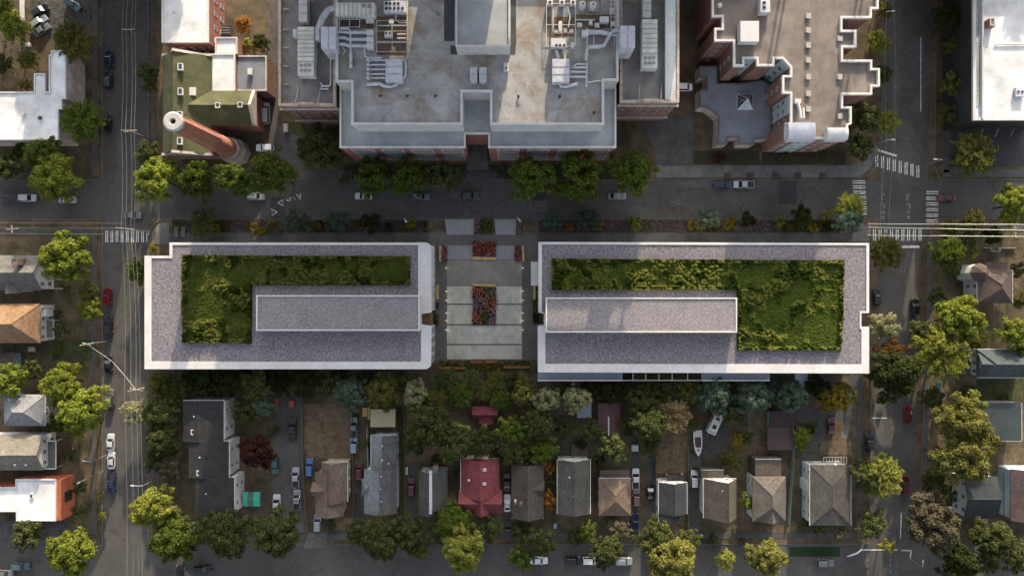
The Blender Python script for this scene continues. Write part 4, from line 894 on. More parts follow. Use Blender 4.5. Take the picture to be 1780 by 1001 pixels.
for i in range(4):
    b.tube([cs[i], ap], 0.07, 4); b.tube([cs[i], cs[(i + 1) % 4]], 0.09, 4)
    for f in (0.25, 0.5, 0.75): b.tube([tuple(Vector(cs[i]).lerp(Vector(cs[(i + 1) % 4]), f)), tuple(Vector(ap).lerp((Vector(cs[i]) + Vector(cs[(i + 1) % 4])) / 2, 0.15 + abs(f - .5)))], 0.03, 4)
b.build('frame', offwhite, t)

# ------------------------------------------------------------------ smokestack and the mossy green building
X, Y = P(415, 262, 0); XT, YT = P(300, 211, 34.5); X, Y = XT, YT
t = thing('smokestack', 'tall round brick smokestack with a pale ringed cap and vertical ribs', 'smokestack', (X, Y, 0))
MB().lathe([(3.5, -0.2), (3.5, 3.5), (3.2, 3.8), (3.0, 4.2), (3.0, 6.2), (2.6, 6.5)], 8, (X, Y)).build('base', mk('base_stone', (0.3, 0.26, 0.22), var=0.2, scale=1.0, stain=0.3), t)
MB().lathe([(2.45, 6.3), (2.2, 15), (1.85, 33.3)], 20, (X, Y), capt=False).build('shaft', stackbrick, t, smooth=True)
b = MB()
for k in range(10):
    a = 2 * math.pi * (k + 0.3) / 10; b.tube([(X + math.cos(a) * 2.22, Y + math.sin(a) * 2.22, 15), (X + math.cos(a) * 1.88, Y + math.sin(a) * 1.88, 33.2)], 0.16, 4)
b.build('rib', mk('rib_brick', (0.36, 0.16, 0.1), var=0.15, scale=1.0), t)
MB().lathe([(1.85, 32.9), (2.05, 33.6), (2.1, 34.3), (1.75, 34.5), (1.3, 34.5), (0.75, 34.5), (0.6, 34.4), (0.6, 32.0)], 24, (X, Y), capt=False).build('cap', mk('cap_concrete', (0.36, 0.34, 0.33), var=0.14, scale=1.6, stain=0.2), t)
MB().lathe([(0.62, 33.6), (0.0, 33.6)], 16, (X, Y)).build('flue', darkm, t)

def gable(t, r4, ze, zr, axis, roofm, wallm, over=0.4, ridge=0.5, th=0.22, wall=True, z0=-0.2, name='roof', m2=None):
    x0, x1, y0, y1 = top(*r4, ze)
    if axis == 'y': a0, a1, u0, u1 = y0, y1, x0, x1
    else: a0, a1, u0, u1 = x0, x1, y0, y1
    um = u0 + (u1 - u0) * ridge
    s = [(u0, ze), (um, zr), (u1, ze), (u1, ze - th), (um, zr - th * 1.2), (u0, ze - th)]
    if axis == 'y': r = MB().extr(s, 'y', a0, a1)
    else: r = MB().extr(s[::-1], 'x', a0, a1)
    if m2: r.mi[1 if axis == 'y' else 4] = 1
    ro = r.build(name, [roofm, m2] if m2 else roofm, t)
    MB().tube([(um, a0, zr + 0.02), (um, a1, zr + 0.02)] if axis == 'y' else [(a0, um, zr + 0.02), (a1, um, zr + 0.02)], 0.1, 5).build('ridge_cap', roofm, ro)
    if wall:
        k = (zr - ze) / max(0.1, (um - u0)); wz = ze - th - 0.02
        w = [(u0 + over, z0), (u1 - over, z0), (u1 - over, wz), (um, wz + (zr - ze) * (1 - over / (um - u0)) * 0.96), (u0 + over, wz)]
        MB().extr(w if axis == 'y' else w, axis, a0 + over, a1 - over).build('wall', wallm, t)
    return ro
def hip(t, r4, ze, zr, axis, roofm, wallm, over=0.4, th=0.22, pull=0.5, wall=True):
    x0, x1, y0, y1 = top(*r4, ze); lx, ly = x1 - x0, y1 - y0; h = min(lx, ly) * pull
    if axis == 'y': A, B = ((x0 + x1) / 2, y0 + h, zr), ((x0 + x1) / 2, y1 - h, zr)
    else: A, B = (x0 + h, (y0 + y1) / 2, zr), (x1 - h, (y0 + y1) / 2, zr)
    a, b_, c, d = (x0, y0, ze), (x1, y0, ze), (x1, y1, ze), (x0, y1, ze); m = MB()
    if axis == 'y': m.quad([a, b_, A]); m.quad([b_, c, B, A]); m.quad([c, d, B]); m.quad([d, a, A, B])
    else: m.quad([a, b_, B, A]); m.quad([b_, c, B]); m.quad([c, d, A, B]); m.quad([d, a, A])
    m.ring([(x0, y0), (x1, y0), (x1, y1), (x0, y1)], 0.25, ze - th, ze - 0.005, out=0.0)
    m.quad([(x0, y0, ze - th), (x0, y1, ze - th), (x1, y1, ze - th), (x1, y0, ze - th)])
    ro = m.build('roof', roofm, t); b2 = MB()
    for p, q in ((A, B), (a, A), (d, B if axis == 'y' else A), (b_, A if axis == 'y' else B), (c, B)): b2.tube([p, q], 0.09, 4)
    b2.build('ridge_cap', roofm, ro)
    if wall: MB().box(x0 + over, x1 - over, y0 + over, y1 - over, -0.2, ze - th - 0.02).build('wall', wallm, t)
    return ro
def rbox(parent, name, r4, z0, z1, m, zt=None):
    x0, x1, y0, y1 = top(*r4, z1); return MB().box(x0, x1, y0, y1, z0, z1).build(name, m, parent)
def chimney(ro, px, py, z0, z1, m=None, s=0.4):
    X, Y = P(px, py, z1); c = MB().box(X - s, X + s, Y - s, Y + s, z0, z1 - 0.15).build('chimney', m or brick2, ro)
    MB().ring([(X - s, Y - s), (X + s, Y - s), (X + s, Y + s), (X - s, Y + s)], 0.16, z1 - 0.15, z1, out=0.06).build('chimney_cap', concrete, c)
def skylight(ro, px, py, z, w, l, tilt=0):
    X, Y = P(px, py, z); s = MB().ring([(X - w / 2, Y - l / 2), (X + w / 2, Y - l / 2), (X + w / 2, Y + l / 2), (X - w / 2, Y + l / 2)], 0.12, z - 0.6, z).build('skylight', offwhite, ro)
    MB().box(X - w / 2 + .12, X + w / 2 - .12, Y - l / 2 + .12, Y + l / 2 - .12, z - 0.5, z - 0.05).build('pane', paneg, s)
gb = thing('green_roof_building', 'building with mossy green gabled roofs and pale stone gable edges beside the smokestack', 'building', (*P(325, 180, 9), 0))
ro = gable(gb, (283, 98, 368, 268), 9, 13, 'y', mossroof, brick, ridge=0.37)
for px, py in ((313, 116), (313, 159), (312, 200), (312, 245)): skylight(ro, px, py, 13.1, 1.1, 1.6)
r2 = gable(gb, (336, 158, 441, 218), 9.01, 11.8, 'x', mossroof, brick, ridge=0.5, name='roof')
for px, py in ((378, 183), (417, 182)): skylight(r2, px, py, 11.9, 1.1, 1.2)
x0, x1, y0, y1 = top(283, 98, 368, 268, 9); b = MB(); xm = x0 + (x1 - x0) * .37
b.extr([(x0 - .1, 8.4), (x0 - .1, 9.5), (x0 + 2, 9.8), (xm, 13.6), (x1 - 2, 9.8), (x1 + .1, 9.5), (x1 + .1, 8.4)], 'y', y0 - 0.45, y0 + 0.15); b.build('gable_coping', stone, gb)
b = MB(); b.extr([(x0 - .1, 8.4), (x0 - .1, 9.5), (x0 + 2, 9.8), (xm, 13.6), (x1 - 2, 9.8), (x1 + .1, 9.5), (x1 + .1, 8.4)], 'y', y1 - 0.15, y1 + 0.45); b.build('gable_coping', stone, gb)
xe = P(441, 0, 9)[0]; ya, yb2 = P(0, 218, 9)[1], P(0, 158, 9)[1]; ymid = (ya + yb2) / 2
MB().extr([(ya, 8.4), (ya, 9.4), (ymid, 12.4), (yb2, 9.4), (yb2, 8.4)], 'x', xe - 0.2, xe + 0.5).build('gable_coping', stone, gb)
window_row(gb, (x0 + 0.4, y0 + 0.37), (x1 - 0.4, y0 + 0.37), (1.2, 5.0), 6, 1.1, 1.9, stone)
skl = unit('roof_vent_box', 'slatted pale vent box on the lit slope of the mossy green roof', (319, 152, 339, 166), 10.0, 1.3, unitm, 6, 'x')
flat_building('annex_building', 'pale flat-roofed link between the mossy roof and the blue-grey roof', 'building', PP(rect(368, 94, 408, 158), 8.5), 8.5, brick, whiteroof, offwhite, 0.25, 0.3)
an, _, _, _ = flat_building('annex_building', 'small blue-grey flat roof with a central vent beside the white van', 'building', PP(rect(409, 97, 463, 158), 7), 7, brick2, slateroof, stone, 0.3, 0.35)
unit('vent_box', 'white vent on the small blue-grey flat roof', (430, 119, 438, 130), 6.65, 1.0, white)
flat_building('annex_building', 'small square white-topped block above the pale link roof', 'building', PP(rect(374, 65, 412, 94), 8), 8, brick, whiteroof, stone, 0.3, 0.4)
unit('storage_box', 'small dark framed box on the ground beside the orange tree', (379, 44, 399, 62), 0.0, 2.4, darkm, 4)
wb, _, _, _ = flat_building('brick_building', 'brick building with a plain white roof at the photo top beside the wired street', 'building', PP([(281, -60), (362, -60), (362, 74), (281, 74)], 10), 10, brick, whiteroof, offwhite, 0.35, 0.4)
xa, xb = P(281, 0, 10)[0], P(362, 0, 10)[0]; yq = P(0, 74, 10)[1]
window_row(wb, (xa, yq), (xb, yq), (1.4, 4.8), 5, 1.1, 1.7); window_row(wb, (xb, yq), (xb, yq + 17), (1.4, 4.8), 5, 1.1, 1.7)
X, Y = P(306, 26, 10.5); t = thing('roof_antenna', 'thin branched aerial on the plain white roof at the photo top', 'antenna', (X, Y, 9.6))
MB().tube([(X, Y, 9.6), (X, Y, 12.2)], 0.05).build('mast', steel, t); b = MB()
for k in range(4): b.tube([(X - 0.9 + .2 * k, Y, 11 + .35 * k), (X + 0.9 - .2 * k, Y + 0.3, 11 + .35 * k)], 0.035)
b.build('arm', steel, t)
# white flat roofs at the sides of the photo
nw, _, _, _ = flat_building('white_roof_building', 'stepped white-roofed building beside the wired street, upper end of the block', 'building',
    PP([(-60, 160), (59, 160), (59, 128), (78, 128), (78, 160), (85, 160), (85, 96), (89, 96), (89, 88), (110, 88), (110, 96), (114, 96), (114, 172), (107, 172), (107, 190), (101, 190), (101, 243), (-60, 243)], 8), 8, stone, whiteroof, white, 0.25, 0.3)
for nme, r4 in (('dark', (66, 202, 71, 208)), ('pale', (37, 195, 42, 201))): unit('roof_vent', 'small %s vent on the stepped white roof' % nme, r4, 7.7, 0.6, darkm if nme == 'dark' else white)
ne, _, _, _ = flat_building('white_roof_building', 'wide white-roofed building at the upper corner with fine railings below it', 'building', PP([(1692, -60), (1840, -60), (1840, 209), (1692, 209)], 12), 12, mk('dark_facade', (0.035, 0.035, 0.035), var=0.2, scale=0.5, rough=0.4), whiteroof, white, 0.7, 0.5)
x0, x1, y0, y1 = top(1697, 0, 1704, 62, 12); b = MB(); b.box(x0, x1, y0, y1, 11.4, 11.62)
x0, x1, y0, y1 = top(1698, 73, 1705, 185, 12); b.box(x0, x1, y0, y1, 11.4, 11.62); b.build('gutter', mk('wet_gutter', (0.18, 0.19, 0.19), col2=(0.35, 0.36, 0.36), scale=1.5, stain=0.3), ne)
x0, x1, y0, y1 = top(1708, -60, 1711, 207, 12.4); MB().box(x0, x1, y0, y1, 11.5, 12.3).build('inner_curb', white, ne)
X, Y = P(1722, 40, 13); t = thing('roof_chimney', 'square red brick chimney on the wide white roof', 'chimney', (X, Y, 11.5)); MB().box(X - .55, X + .55, Y - .9, Y + .9, 11.5, 13.5).build('stack', brick, t); MB().box(X + 0.55, X + 1.2, Y - .9, Y + .2, 11.5, 12.9).build('stack', brick2, t); MB().ring([(X - .55, Y - .9), (X + .55, Y - .9), (X + .55, Y + .9), (X - .55, Y + .9)], 0.2, 13.5, 13.65).build('cap', stone, t)
unit('roof_machine', 'low grey machine with two dark openings at the edge of the wide white roof', (1766, 152, 1784, 168), 11.5, 1.0, unitg, 0, fans=[(1770, 160), (1777, 160)], fr=0.35)
pipe('pipe', 'pale ridge pipe crossing the wide white roof', [(1730, 77), (1800, 77)], 11.8, 0.16, white, sup=False)
b = MB()
for k in range(4):
    xa, ya = P(1702 + 27 * k, 212, 3); b.tube([(xa, ya, 6), (xa + 2.2, ya - 3.2, 0)], 0.05, 4)
for k in range(6):
    xa, ya = P(1690, 40 + 32 * k, 4); b.tube([(xa, ya, 4), (xa - 2.0, ya, 4)], 0.04, 4)
b.build('brace', offwhite, ne)
# ------------------------------------------------------------------ houses
wallw = mk('house_wall_white', (0.5, 0.5, 0.48), var=0.08, scale=1, stain=0.15); wallg = mk('house_wall_grey', (0.25, 0.26, 0.27), var=0.1, scale=1); wallb = mk('house_wall_blue', (0.25, 0.33, 0.38), var=0.1, scale=1)
wallt = mk('house_wall_tan', (0.3, 0.24, 0.17), var=0.1, scale=1); wallr = mk('house_wall_red', (0.3, 0.08, 0.05), var=0.12, scale=1)
def house(name, label, px, z=0.0): X, Y = P(px[0], px[1], 5); return thing(name, label, 'house', (X, Y, 0))
def walls_windows(t, r4, ze, frame=None, zs=(1.1, 3.9), sides='', n=2):
    x0, x1, y0, y1 = top(*r4, ze); o = 0.4
    c = {'s': ((x0 + o, y0 + o), (x1 - o, y0 + o)), 'e': ((x1 - o, y0 + o), (x1 - o, y1 - o)), 'n': ((x1 - o, y1 - o), (x0 + o, y1 - o)), 'w': ((x0 + o, y1 - o), (x0 + o, y0 + o))}
    zs = [z for z in zs if z + 1.4 < ze]
    for s in sides: window_row(t, *c[s], zs, n if s in 'ns' else n + 1, 0.95, 1.3, frame)
def gutter(t, r4, z, sides, m=None):
    x0, x1, y0, y1 = top(*r4, z); b = MB()
    for s in sides:
        if s == 'w': b.box(x0 - .12, x0 - .003, y0, y1, z - .2, z - .02)
        if s == 'e': b.box(x1 + .003, x1 + .12, y0, y1, z - .2, z - .02)
        if s == 'n': b.box(x0, x1, y1 + .003, y1 + .12, z - .2, z - .02)
        if s == 's': b.box(x0, x1, y0 - .12, y0 - .003, z - .2, z - .02)
    b.build('gutter', m or offwhite, t)
def porch(t, r4, z, m, roofm, posts=True):
    x0, x1, y0, y1 = top(*r4, z); p = MB().box(x0, x1, y0, y1, z - .2, z).build('porch_roof', roofm, t)
    for x in (x0 + .15, x1 - .15):
        for y in (y0 + .15, y1 - .15): MB().box(x - .08, x + .08, y - .08, y + .08, 0, z - .21).build('porch_post', m, p)
def dish(ro, px, py, z, s=0.25):
    X, Y = P(px, py, z); MB().lathe([(s, z - .4), (s * .8, z), (s * .3, z + .1)], 8, (X, Y)).build('vent_pipe', offwhite, ro)
# the long dark three-stage house
h = house('house', 'long charcoal house stepping in three gabled stages beside the parking lot', (360, 800)); dk = shingle('charcoal_shingle', (0.021, 0.021, 0.022))
for r4 in ((318, 696, 389, 767), (328, 767, 398, 830), (339, 830, 407, 896)):
    ro = gable(h, r4, 7.5, 8.6, 'y', dk, wallw, ridge=0.4, over=0.35); gutter(h, r4, 7.5, 'e')
    walls_windows(h, r4, 7.5, sides='e', n=1, zs=(1.2, 4.2))
    if r4[1] < 700: gutter(h, r4, 7.5, 'n'); walls_windows(h, r4, 7.5, sides='n', n=3)
    cx = r4[0] + 17
    skylight(ro, cx, r4[1] + 55, 8.3, 0.9, 1.2) if r4[1] < 800 else None
    dish(ro, cx + 2, r4[1] + 28, 8.4)
h = house('house', 'brown cross-gabled house at the edge of the parking lot', (575, 848)); br = shingle('brown_shingle', (0.122, 0.090, 0.068))
ro = gable(h, (559, 803, 604, 872), 5.6, 8.2, 'y', br, wallt, ridge=0.45); gutter(h, (559, 803, 604, 872), 5.6, 'ne'); gable(h, (548, 820, 597, 897), 5.5, 7.6, 'y', br, wallt, ridge=0.5); gable(h, (543, 838, 575, 862), 5.5, 7.3, 'x', br, wallt); walls_windows(h, (559, 803, 604, 872), 5.6, sides='ne')
h = house('house', 'pale blue-grey house with a long rear wing and a small hipped bay', (662, 820)); bg = shingle('blue_grey_shingle', (0.137, 0.155, 0.166))
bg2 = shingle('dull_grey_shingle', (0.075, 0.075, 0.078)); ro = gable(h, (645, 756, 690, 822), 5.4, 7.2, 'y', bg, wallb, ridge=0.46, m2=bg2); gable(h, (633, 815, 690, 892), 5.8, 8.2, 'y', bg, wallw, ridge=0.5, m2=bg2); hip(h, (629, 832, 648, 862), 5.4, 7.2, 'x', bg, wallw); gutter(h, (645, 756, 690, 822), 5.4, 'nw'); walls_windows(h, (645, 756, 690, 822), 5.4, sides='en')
for px, py in ((664, 775), (664, 800), (662, 828), (661, 850), (662, 872), (675, 806)): dish(ro, px, py, 8.0, .2)
t = thing('garage', 'flat tan-roofed garage behind the blue-grey house', 'garage', (*P(665, 727, 3), 0)); q4 = (644, 711, 687, 742)
rbox(t, 'roof', q4, 2.75, 3.0, mk('tan_roof_sheet', (0.42, 0.36, 0.24), var=0.08, scale=0.8, stain=0.15)); rbox(t, 'wall', (645, 712, 686, 741), -.1, 2.74, wallt)
x0, x1, y0, y1 = top(646, 712, 686, 741, 1.0); MB().box(x0 + 1, x1 - 1, y1 - .02, y1 + .05, 0, 2.2).build('door', offwhite, t)
h = house('house', 'narrow dark brown house with a pale ridge strip, beside the red-roofed house', (752, 855)); db = shingle('dark_brown_shingle', (0.061, 0.056, 0.050))
ro = gable(h, (728, 818, 777, 884), 5.6, 8.2, 'y', db, wallw, ridge=0.45); x0, x1, y0, y1 = top(746, 818, 751, 893, 8.3); MB().box(x0, x1, y0, y1, 8.0, 8.35).build('ridge_strip', mk('ridge_metal', (0.4, 0.42, 0.44), var=0.35, scale=1.2, detail=8), ro)
chimney(ro, 757, 813, 4, 7.4, brick, .55); gable(h, (728, 860, 760, 894), 5.5, 7.6, 'y', db, wallw, ridge=.6); walls_windows(h, (728, 818, 777, 884), 5.6, sides='nw')
h = house('house', 'large red-roofed house with a front gable dormer and white vents', (836, 845)); rr = shingle('red_shingle', (0.14, 0.036, 0.04), .18)
ro = gable(h, (801, 797, 868, 865), 5.8, 8.6, 'y', rr, wallr, ridge=0.5); gable(h, (798, 852, 873, 893), 5.5, 8.0, 'x', rr, wallr, ridge=0.55); gable(h, (824, 862, 850, 894), 6.2, 8.4, 'y', rr, wallr); gutter(h, (801, 797, 868, 865), 5.8, 'nw')
for px, py in ((842, 817), (842, 841)): skylight(ro, px, py, 8.4, .7, .5)
dish(ro, 815, 835, 7.8, .3); porch(h, (812, 793, 850, 803), 3.4, offwhite, mk('blue_grey_deck', (0.3, 0.36, 0.37), var=.2, scale=1)); walls_windows(h, (801, 797, 868, 865), 5.8, sides='nw')
t = house('shed', 'small red gabled shed in the trees above the red-roofed house', (843, 720)); t['category'] = 'shed'; gable(t, (821, 706, 865, 728), 2.8, 4.0, 'x', rr, wallr, ridge=.4); gable(t, (832, 720, 857, 737), 2.7, 3.6, 'y', rr, wallr)
h = house('house', 'dusky brown gabled house beside the parked white car by the red roof', (916, 850)); dkb = shingle('dusky_brown_shingle', (0.063, 0.052, 0.043))
ro = gable(h, (889, 806, 945, 900), 5.6, 8.4, 'y', dkb, wallg, ridge=.5); gable(h, (925, 833, 946, 862), 5.5, 7.4, 'x', dkb, wallg); chimney(ro, 906, 877, 7, 9.0, brick, .35); chimney(ro, 896, 874, 6, 8.6, stone, .3); gutter(h, (889, 806, 945, 900), 5.6, 's'); walls_windows(h, (889, 806, 945, 900), 5.6, sides='n')
h = house('house', 'plain dark grey-brown gabled house with thin white eaves, near the orange tree', (997, 847)); gbn = shingle('grey_brown_shingle', (0.066, 0.063, 0.055))
ro = gable(h, (969, 799, 1026, 893), 5.8, 8.0, 'y', gbn, wallw, ridge=.5); gutter(h, (969, 799, 1026, 893), 5.8, 'nwe'); walls_windows(h, (969, 799, 1026, 893), 5.8, sides='n', n=3)
for px, py in ((990, 830), (998, 829), (997, 862)): dish(ro, px, py, 7.8, .2)
x0, x1, y0, y1 = top(993, 772, 1022, 797, .5); b = MB().box(x0, x1, y0, y1, .3, .5); b.build('deck', mk('grey_deck_boards', (.1, .09, .08), var=.15, scale=1.5), h)
h = house('house', 'tan hipped house with a white rear eave between two driveways', (1069, 865)); tn = shingle('tan_shingle', (0.137, 0.097, 0.072))
hip(h, (1041, 831, 1097, 896), 5.4, 6.8, 'y', tn, wallt); gutter(h, (1041, 831, 1097, 896), 5.4, 'n'); rbox(h, 'rear_extension', (1043, 817, 1094, 831), -.1, 4.0, mk('brown_tarpaper', (.1, .075, .06), var=.2)); walls_windows(h, (1041, 831, 1097, 896), 5.4, sides='nw')
t = house('shed', 'maroon ribbed-roof shed with a white ridge line below the second building', (1058, 730)); t['category'] = 'shed'; mar = mk('maroon_metal', (.085, .045, .045), var=.15, scale=.8, rough=.5)
gable(t, (1039, 700, 1078, 757), 3.2, 3.8, 'y', mar, wallr, ridge=.52); x0, x1, y0, y1 = top(1057, 724, 1059, 757, 3.95); MB().box(x0, x1, y0, y1, 3.7, 3.95).build('ridge_strip', offwhite, t)
t = house('shed', 'small pale blue flat-roofed shed at the end of the curved path', (1016, 715)); t['category'] = 'shed'; rbox(t, 'roof', (1003, 700, 1028, 725), 2.4, 2.6, mk('pale_blue_sheet', (.24, .28, .34), var=.08)); rbox(t, 'wall', (1004, 701, 1027, 724), -.1, 2.39, wallg); gutter(t, (1003, 700, 1028, 725), 2.6, 's')
h = house('house', 'dark slate house with a white outlined notched front, beside the black car', (1169, 870)); sl = shingle('slate_shingle', (0.030, 0.034, 0.038))
gable(h, (1145, 838, 1194, 893), 5.6, 7.6, 'y', sl, wallw, ridge=.5); gable(h, (1145, 893, 1181, 907), 5.5, 6.9, 'y', sl, wallw, ridge=.5); gutter(h, (1145, 838, 1194, 893), 5.6, 'nwe'); gutter(h, (1145, 893, 1181, 907), 5.5, 'sw'); walls_windows(h, (1145, 838, 1194, 893), 5.6, sides='nw'); porch(h, (1160, 826, 1190, 836), 2.8, offwhite, sl)
h = house('house', 'half dark, half sunlit tan house beside the white parked suv', (1250, 862)); hs = shingle('taupe_shingle', (0.073, 0.061, 0.050))
ro = gable(h, (1223, 832, 1280, 900), 5.6, 9.6, 'y', hs, wallw, ridge=.62); rbox(h, 'rear_extension', (1219, 817, 1258, 832), -.1, 4.4, dkb); gutter(h, (1219, 817, 1258, 832), 4.4, 'n'); gutter(h, (1223, 832, 1280, 900), 5.6, 'nw'); dish(ro, 1257, 853, 8.6, .35); walls_windows(h, (1223, 832, 1280, 900), 5.6, sides='nw')
h = house('house', 'pale sunlit tan-grey house with a dark rear extension, beside the lime tree', (1337, 855)); pt = shingle('pale_taupe_shingle', (0.096, 0.086, 0.073))
hip(h, (1308, 828, 1366, 906), 5.6, 7.9, 'y', pt, wallw); gable(h, (1325, 880, 1352, 907), 5.7, 7.4, 'y', pt, wallw); rbox(h, 'rear_extension', (1313, 798, 1358, 829), -.1, 5.0, dkb); gutter(h, (1313, 798, 1358, 829), 5.0, 'n'); walls_windows(h, (1308, 828, 1366, 906), 5.6, sides='wn')
t = house('shed', 'dark maroon flat-roofed double shed with a green tarp corner', (1359, 745)); t['category'] = 'shed'; rbox(t, 'roof', (1340, 714, 1383, 742), 2.7, 2.9, mk('dark_maroon_roof', (.045, .032, .032), var=.15)); rbox(t, 'roof', (1334, 742.5, 1381, 782), 2.6, 2.8, mk('dusky_maroon_roof', (.065, .045, .042), var=.15)); rbox(t, 'wall', (1341, 715, 1380, 781), -.1, 2.5, wallr)
rbox(t, 'tarp', (1334, 716, 1339, 740), 1.0, 1.3, mk('green_tarp', (.06, .28, .2), var=.1))
h = house('house', 'grey hipped house with a white bay-fronted side wall, beside the turf strip', (1444, 860)); gh = shingle('warm_grey_shingle', (0.057, 0.053, 0.049))
hip(h, (1408, 808, 1479, 913), 5.8, 7.0, 'y', gh, wallw); gutter(h, (1408, 808, 1479, 913), 5.8, 'ew'); x0, x1, y0, y1 = top(1405, 830, 1411, 858, 3); b = MB(); b.prism([(x0, y0), (x0 - 1.0, y0 + 1), (x0 - 1.0, y1 - 1), (x0, y1)], 0, 5.0); b.build('bay', wallw, h); walls_windows(h, (1408, 808, 1479, 913), 5.8, sides='wn', n=3)
x0, x1, y0, y1 = top(1432, 794, 1472, 806, 2.4); b = MB()
for k in range(9): x = x0 + (x1 - x0) * k / 8; b.box(x - .06, x + .06, y0, y1, 2.3, 2.42)
b.box(x0, x1, y0, y0 + .1, 2.16, 2.29); b.box(x0, x1, y1 - .1, y1, 2.16, 2.29); b.build('pergola_frame', offwhite, h)
# houses on the zigzag-roof street
h = house('house', 'brown hipped house with a turret and white side trim, near the pale overhead cables', (1730, 497)); bh = shingle('plum_brown_shingle', (0.076, 0.056, 0.050))
hip(h, (1699, 468, 1760, 527), 6.0, 8.6, 'y', bh, wallw, pull=.45); gutter(h, (1699, 468, 1760, 527), 6.0, 'we'); walls_windows(h, (1699, 468, 1760, 527), 6, sides='wn'); X, Y = P(1706, 474, 7); ro = MB().lathe([(2.2, -.1), (2.2, 6.3)], 8, (X, Y)).build('turret', wallw, h); MB().lathe([(2.5, 6.3), (0.1, 8.6)], 8, (X, Y)).build('turret_roof', bh, ro); rbox(h, 'porch_roof', (1689, 472, 1700, 530), 2.9, 3.1, bh)
rbox(h, 'rear_extension', (1713, 456, 1752, 468), -.1, 4.4, bh)
h = house('house', 'teal-grey hipped house with a white gabled dormer at the photo edge', (1735, 632)); tg = shingle('teal_grey_shingle', (0.046, 0.057, 0.059))
hip(h, (1698, 607, 1800, 656), 6.0, 8.4, 'x', tg, wallw); gable(h, (1700, 614, 1722, 650), 6.3, 8.0, 'x', tg, wallw); walls_windows(h, (1698, 607, 1800, 656), 6, sides='wn'); porch(h, (1681, 622, 1694, 652), 3, offwhite, tg); gutter(h, (1698, 607, 1800, 656), 6, 'ns')
t = house('house', 'dark teal flat-roofed building behind the big golden tree', (1745, 733)); dt = mk('dark_teal_membrane', (0.03, 0.042, 0.045), var=.12, scale=.5, stain=.2); rbox(t, 'roof', (1706, 700, 1776, 766), 4.8, 5.1, dt); rbox(t, 'wall', (1707, 701, 1775, 765), -.1, 4.79, wallg); gutter(t, (1706, 700, 1776, 766), 5.1, 'es')
h = house('house', 'dark blue-grey gabled house with white-red porch rails, beside the brown-grey tree', (1704, 865)); db2 = shingle('dark_blue_shingle', (0.024, 0.030, 0.032))
gable(h, (1676, 828, 1734, 901), 5.4, 7.0, 'x', db2, wallw); walls_windows(h, (1676, 828, 1734, 901), 5.4, sides='wn'); x0, x1, y0, y1 = top(1669, 872, 1676, 900, 1.2); b = MB()
for k in range(7): y = y0 + (y1 - y0) * k / 6; b.box(x0, x1, y - .05, y + .05, .9, 1.0)
b.build('porch_rail', offwhite, h); porch(h, (1668, 840, 1677, 870), 2.8, wallr, wallr)
h = house('house', 'brown-roofed house with a blue side deck and white trellis at the photo corner', (1770, 860)); gable(h, (1757, 815, 1830, 905), 5.4, 8.4, 'y', shingle('rose_brown_shingle', (0.086, 0.061, 0.058)), wallb, ridge=.5); x0, x1, y0, y1 = top(1745, 820, 1758, 895, 2.6); MB().box(x0, x1, y0, y1, 2.4, 2.6).build('deck', mk('blue_deck', (.09, .13, .18), var=.15), h); b = MB()
for k in range(8): y = y0 + 4 + .6 * k; b.box(x1 - .2, x1 + 1.2, y, y + .08, 3.2, 3.3)
b.box(x1 - .3, x1 - .2, y0, y1, 2.61, 3.5); b.build('trellis', offwhite, h)
# houses beyond the wired street
h = house('house', 'grey gabled house with a brick chimney and white porch frame, below the street corner', (36, 475)); gg = shingle('weathered_grey_shingle', (0.104, 0.101, 0.094))
ro = gable(h, (-40, 444, 72, 505), 5.4, 8.6, 'x', gg, wallw, ridge=.5); chimney(ro, 25, 455, 5, 9.6, brick2, .7); walls_windows(h, (-40, 444, 72, 505), 5.4, sides='e', n=2); x0, x1, y0, y1 = top(74, 470, 92, 502, 2.8); b = MB()
for x in (x0, x1 - .15): b.box(x, x + .15, y0, y1, 2.7, 2.85)
for y in (y0, (y0 + y1) / 2, y1 - .12): b.box(x0, x1 + 2.5, y, y + .12, 2.55, 2.69)
b.build('porch_frame', offwhite, h); gable(h, (8, 480, 36, 510), 5.3, 7.4, 'y', gg, wallw)
h = house('house', 'orange-tan hipped house with a white columned porch facing the wired street', (30, 562)); ot = shingle('orange_tan_shingle', (0.194, 0.119, 0.068))
hip(h, (-45, 528, 70, 596), 6.0, 9.4, 'x', ot, wallw, pull=.5); porch(h, (72, 556, 92, 587), 3.0, offwhite, mk('grey_deck_boards', (.1, .09, .08))); gutter(h, (72, 556, 92, 587), 3.0, 'ens'); walls_windows(h, (-45, 528, 70, 596), 6, sides='e', n=3); rbox(h, 'bay', (71, 538, 80, 550), 0, 4.5, wallw)
h = house('house', 'silver-grey hipped house half under bright trees beyond the wired street', (43, 712)); hip(h, (7, 687, 78, 740), 5.6, 8.0, 'x', shingle('silver_shingle', (0.173, 0.180, 0.194)), wallg); walls_windows(h, (7, 687, 78, 740), 5.6, sides='en'); gutter(h, (7, 687, 78, 740), 5.6, 'en')
h = house('house', 'tan-grey gabled house with a two-level white balcony frame', (38, 786)); ro = gable(h, (-50, 756, 75, 817), 5.6, 8.2, 'x', shingle('tan_grey_shingle', (0.144, 0.133, 0.112)), wallw); walls_windows(h, (-50, 756, 75, 817), 5.6, sides='e', n=2); porch(h, (77, 766, 95, 815), 3.2, offwhite, gg); x0, x1, y0, y1 = top(77, 766, 97, 815, 4.2); MB().ring([(x0, y0), (x1, y0), (x1, y1), (x0, y1)], .15, 4.0, 4.15).build('balcony_rail', offwhite, h)
for px, py in ((25, 808), (44, 808)): dish(ro, px, py, 7, .3)
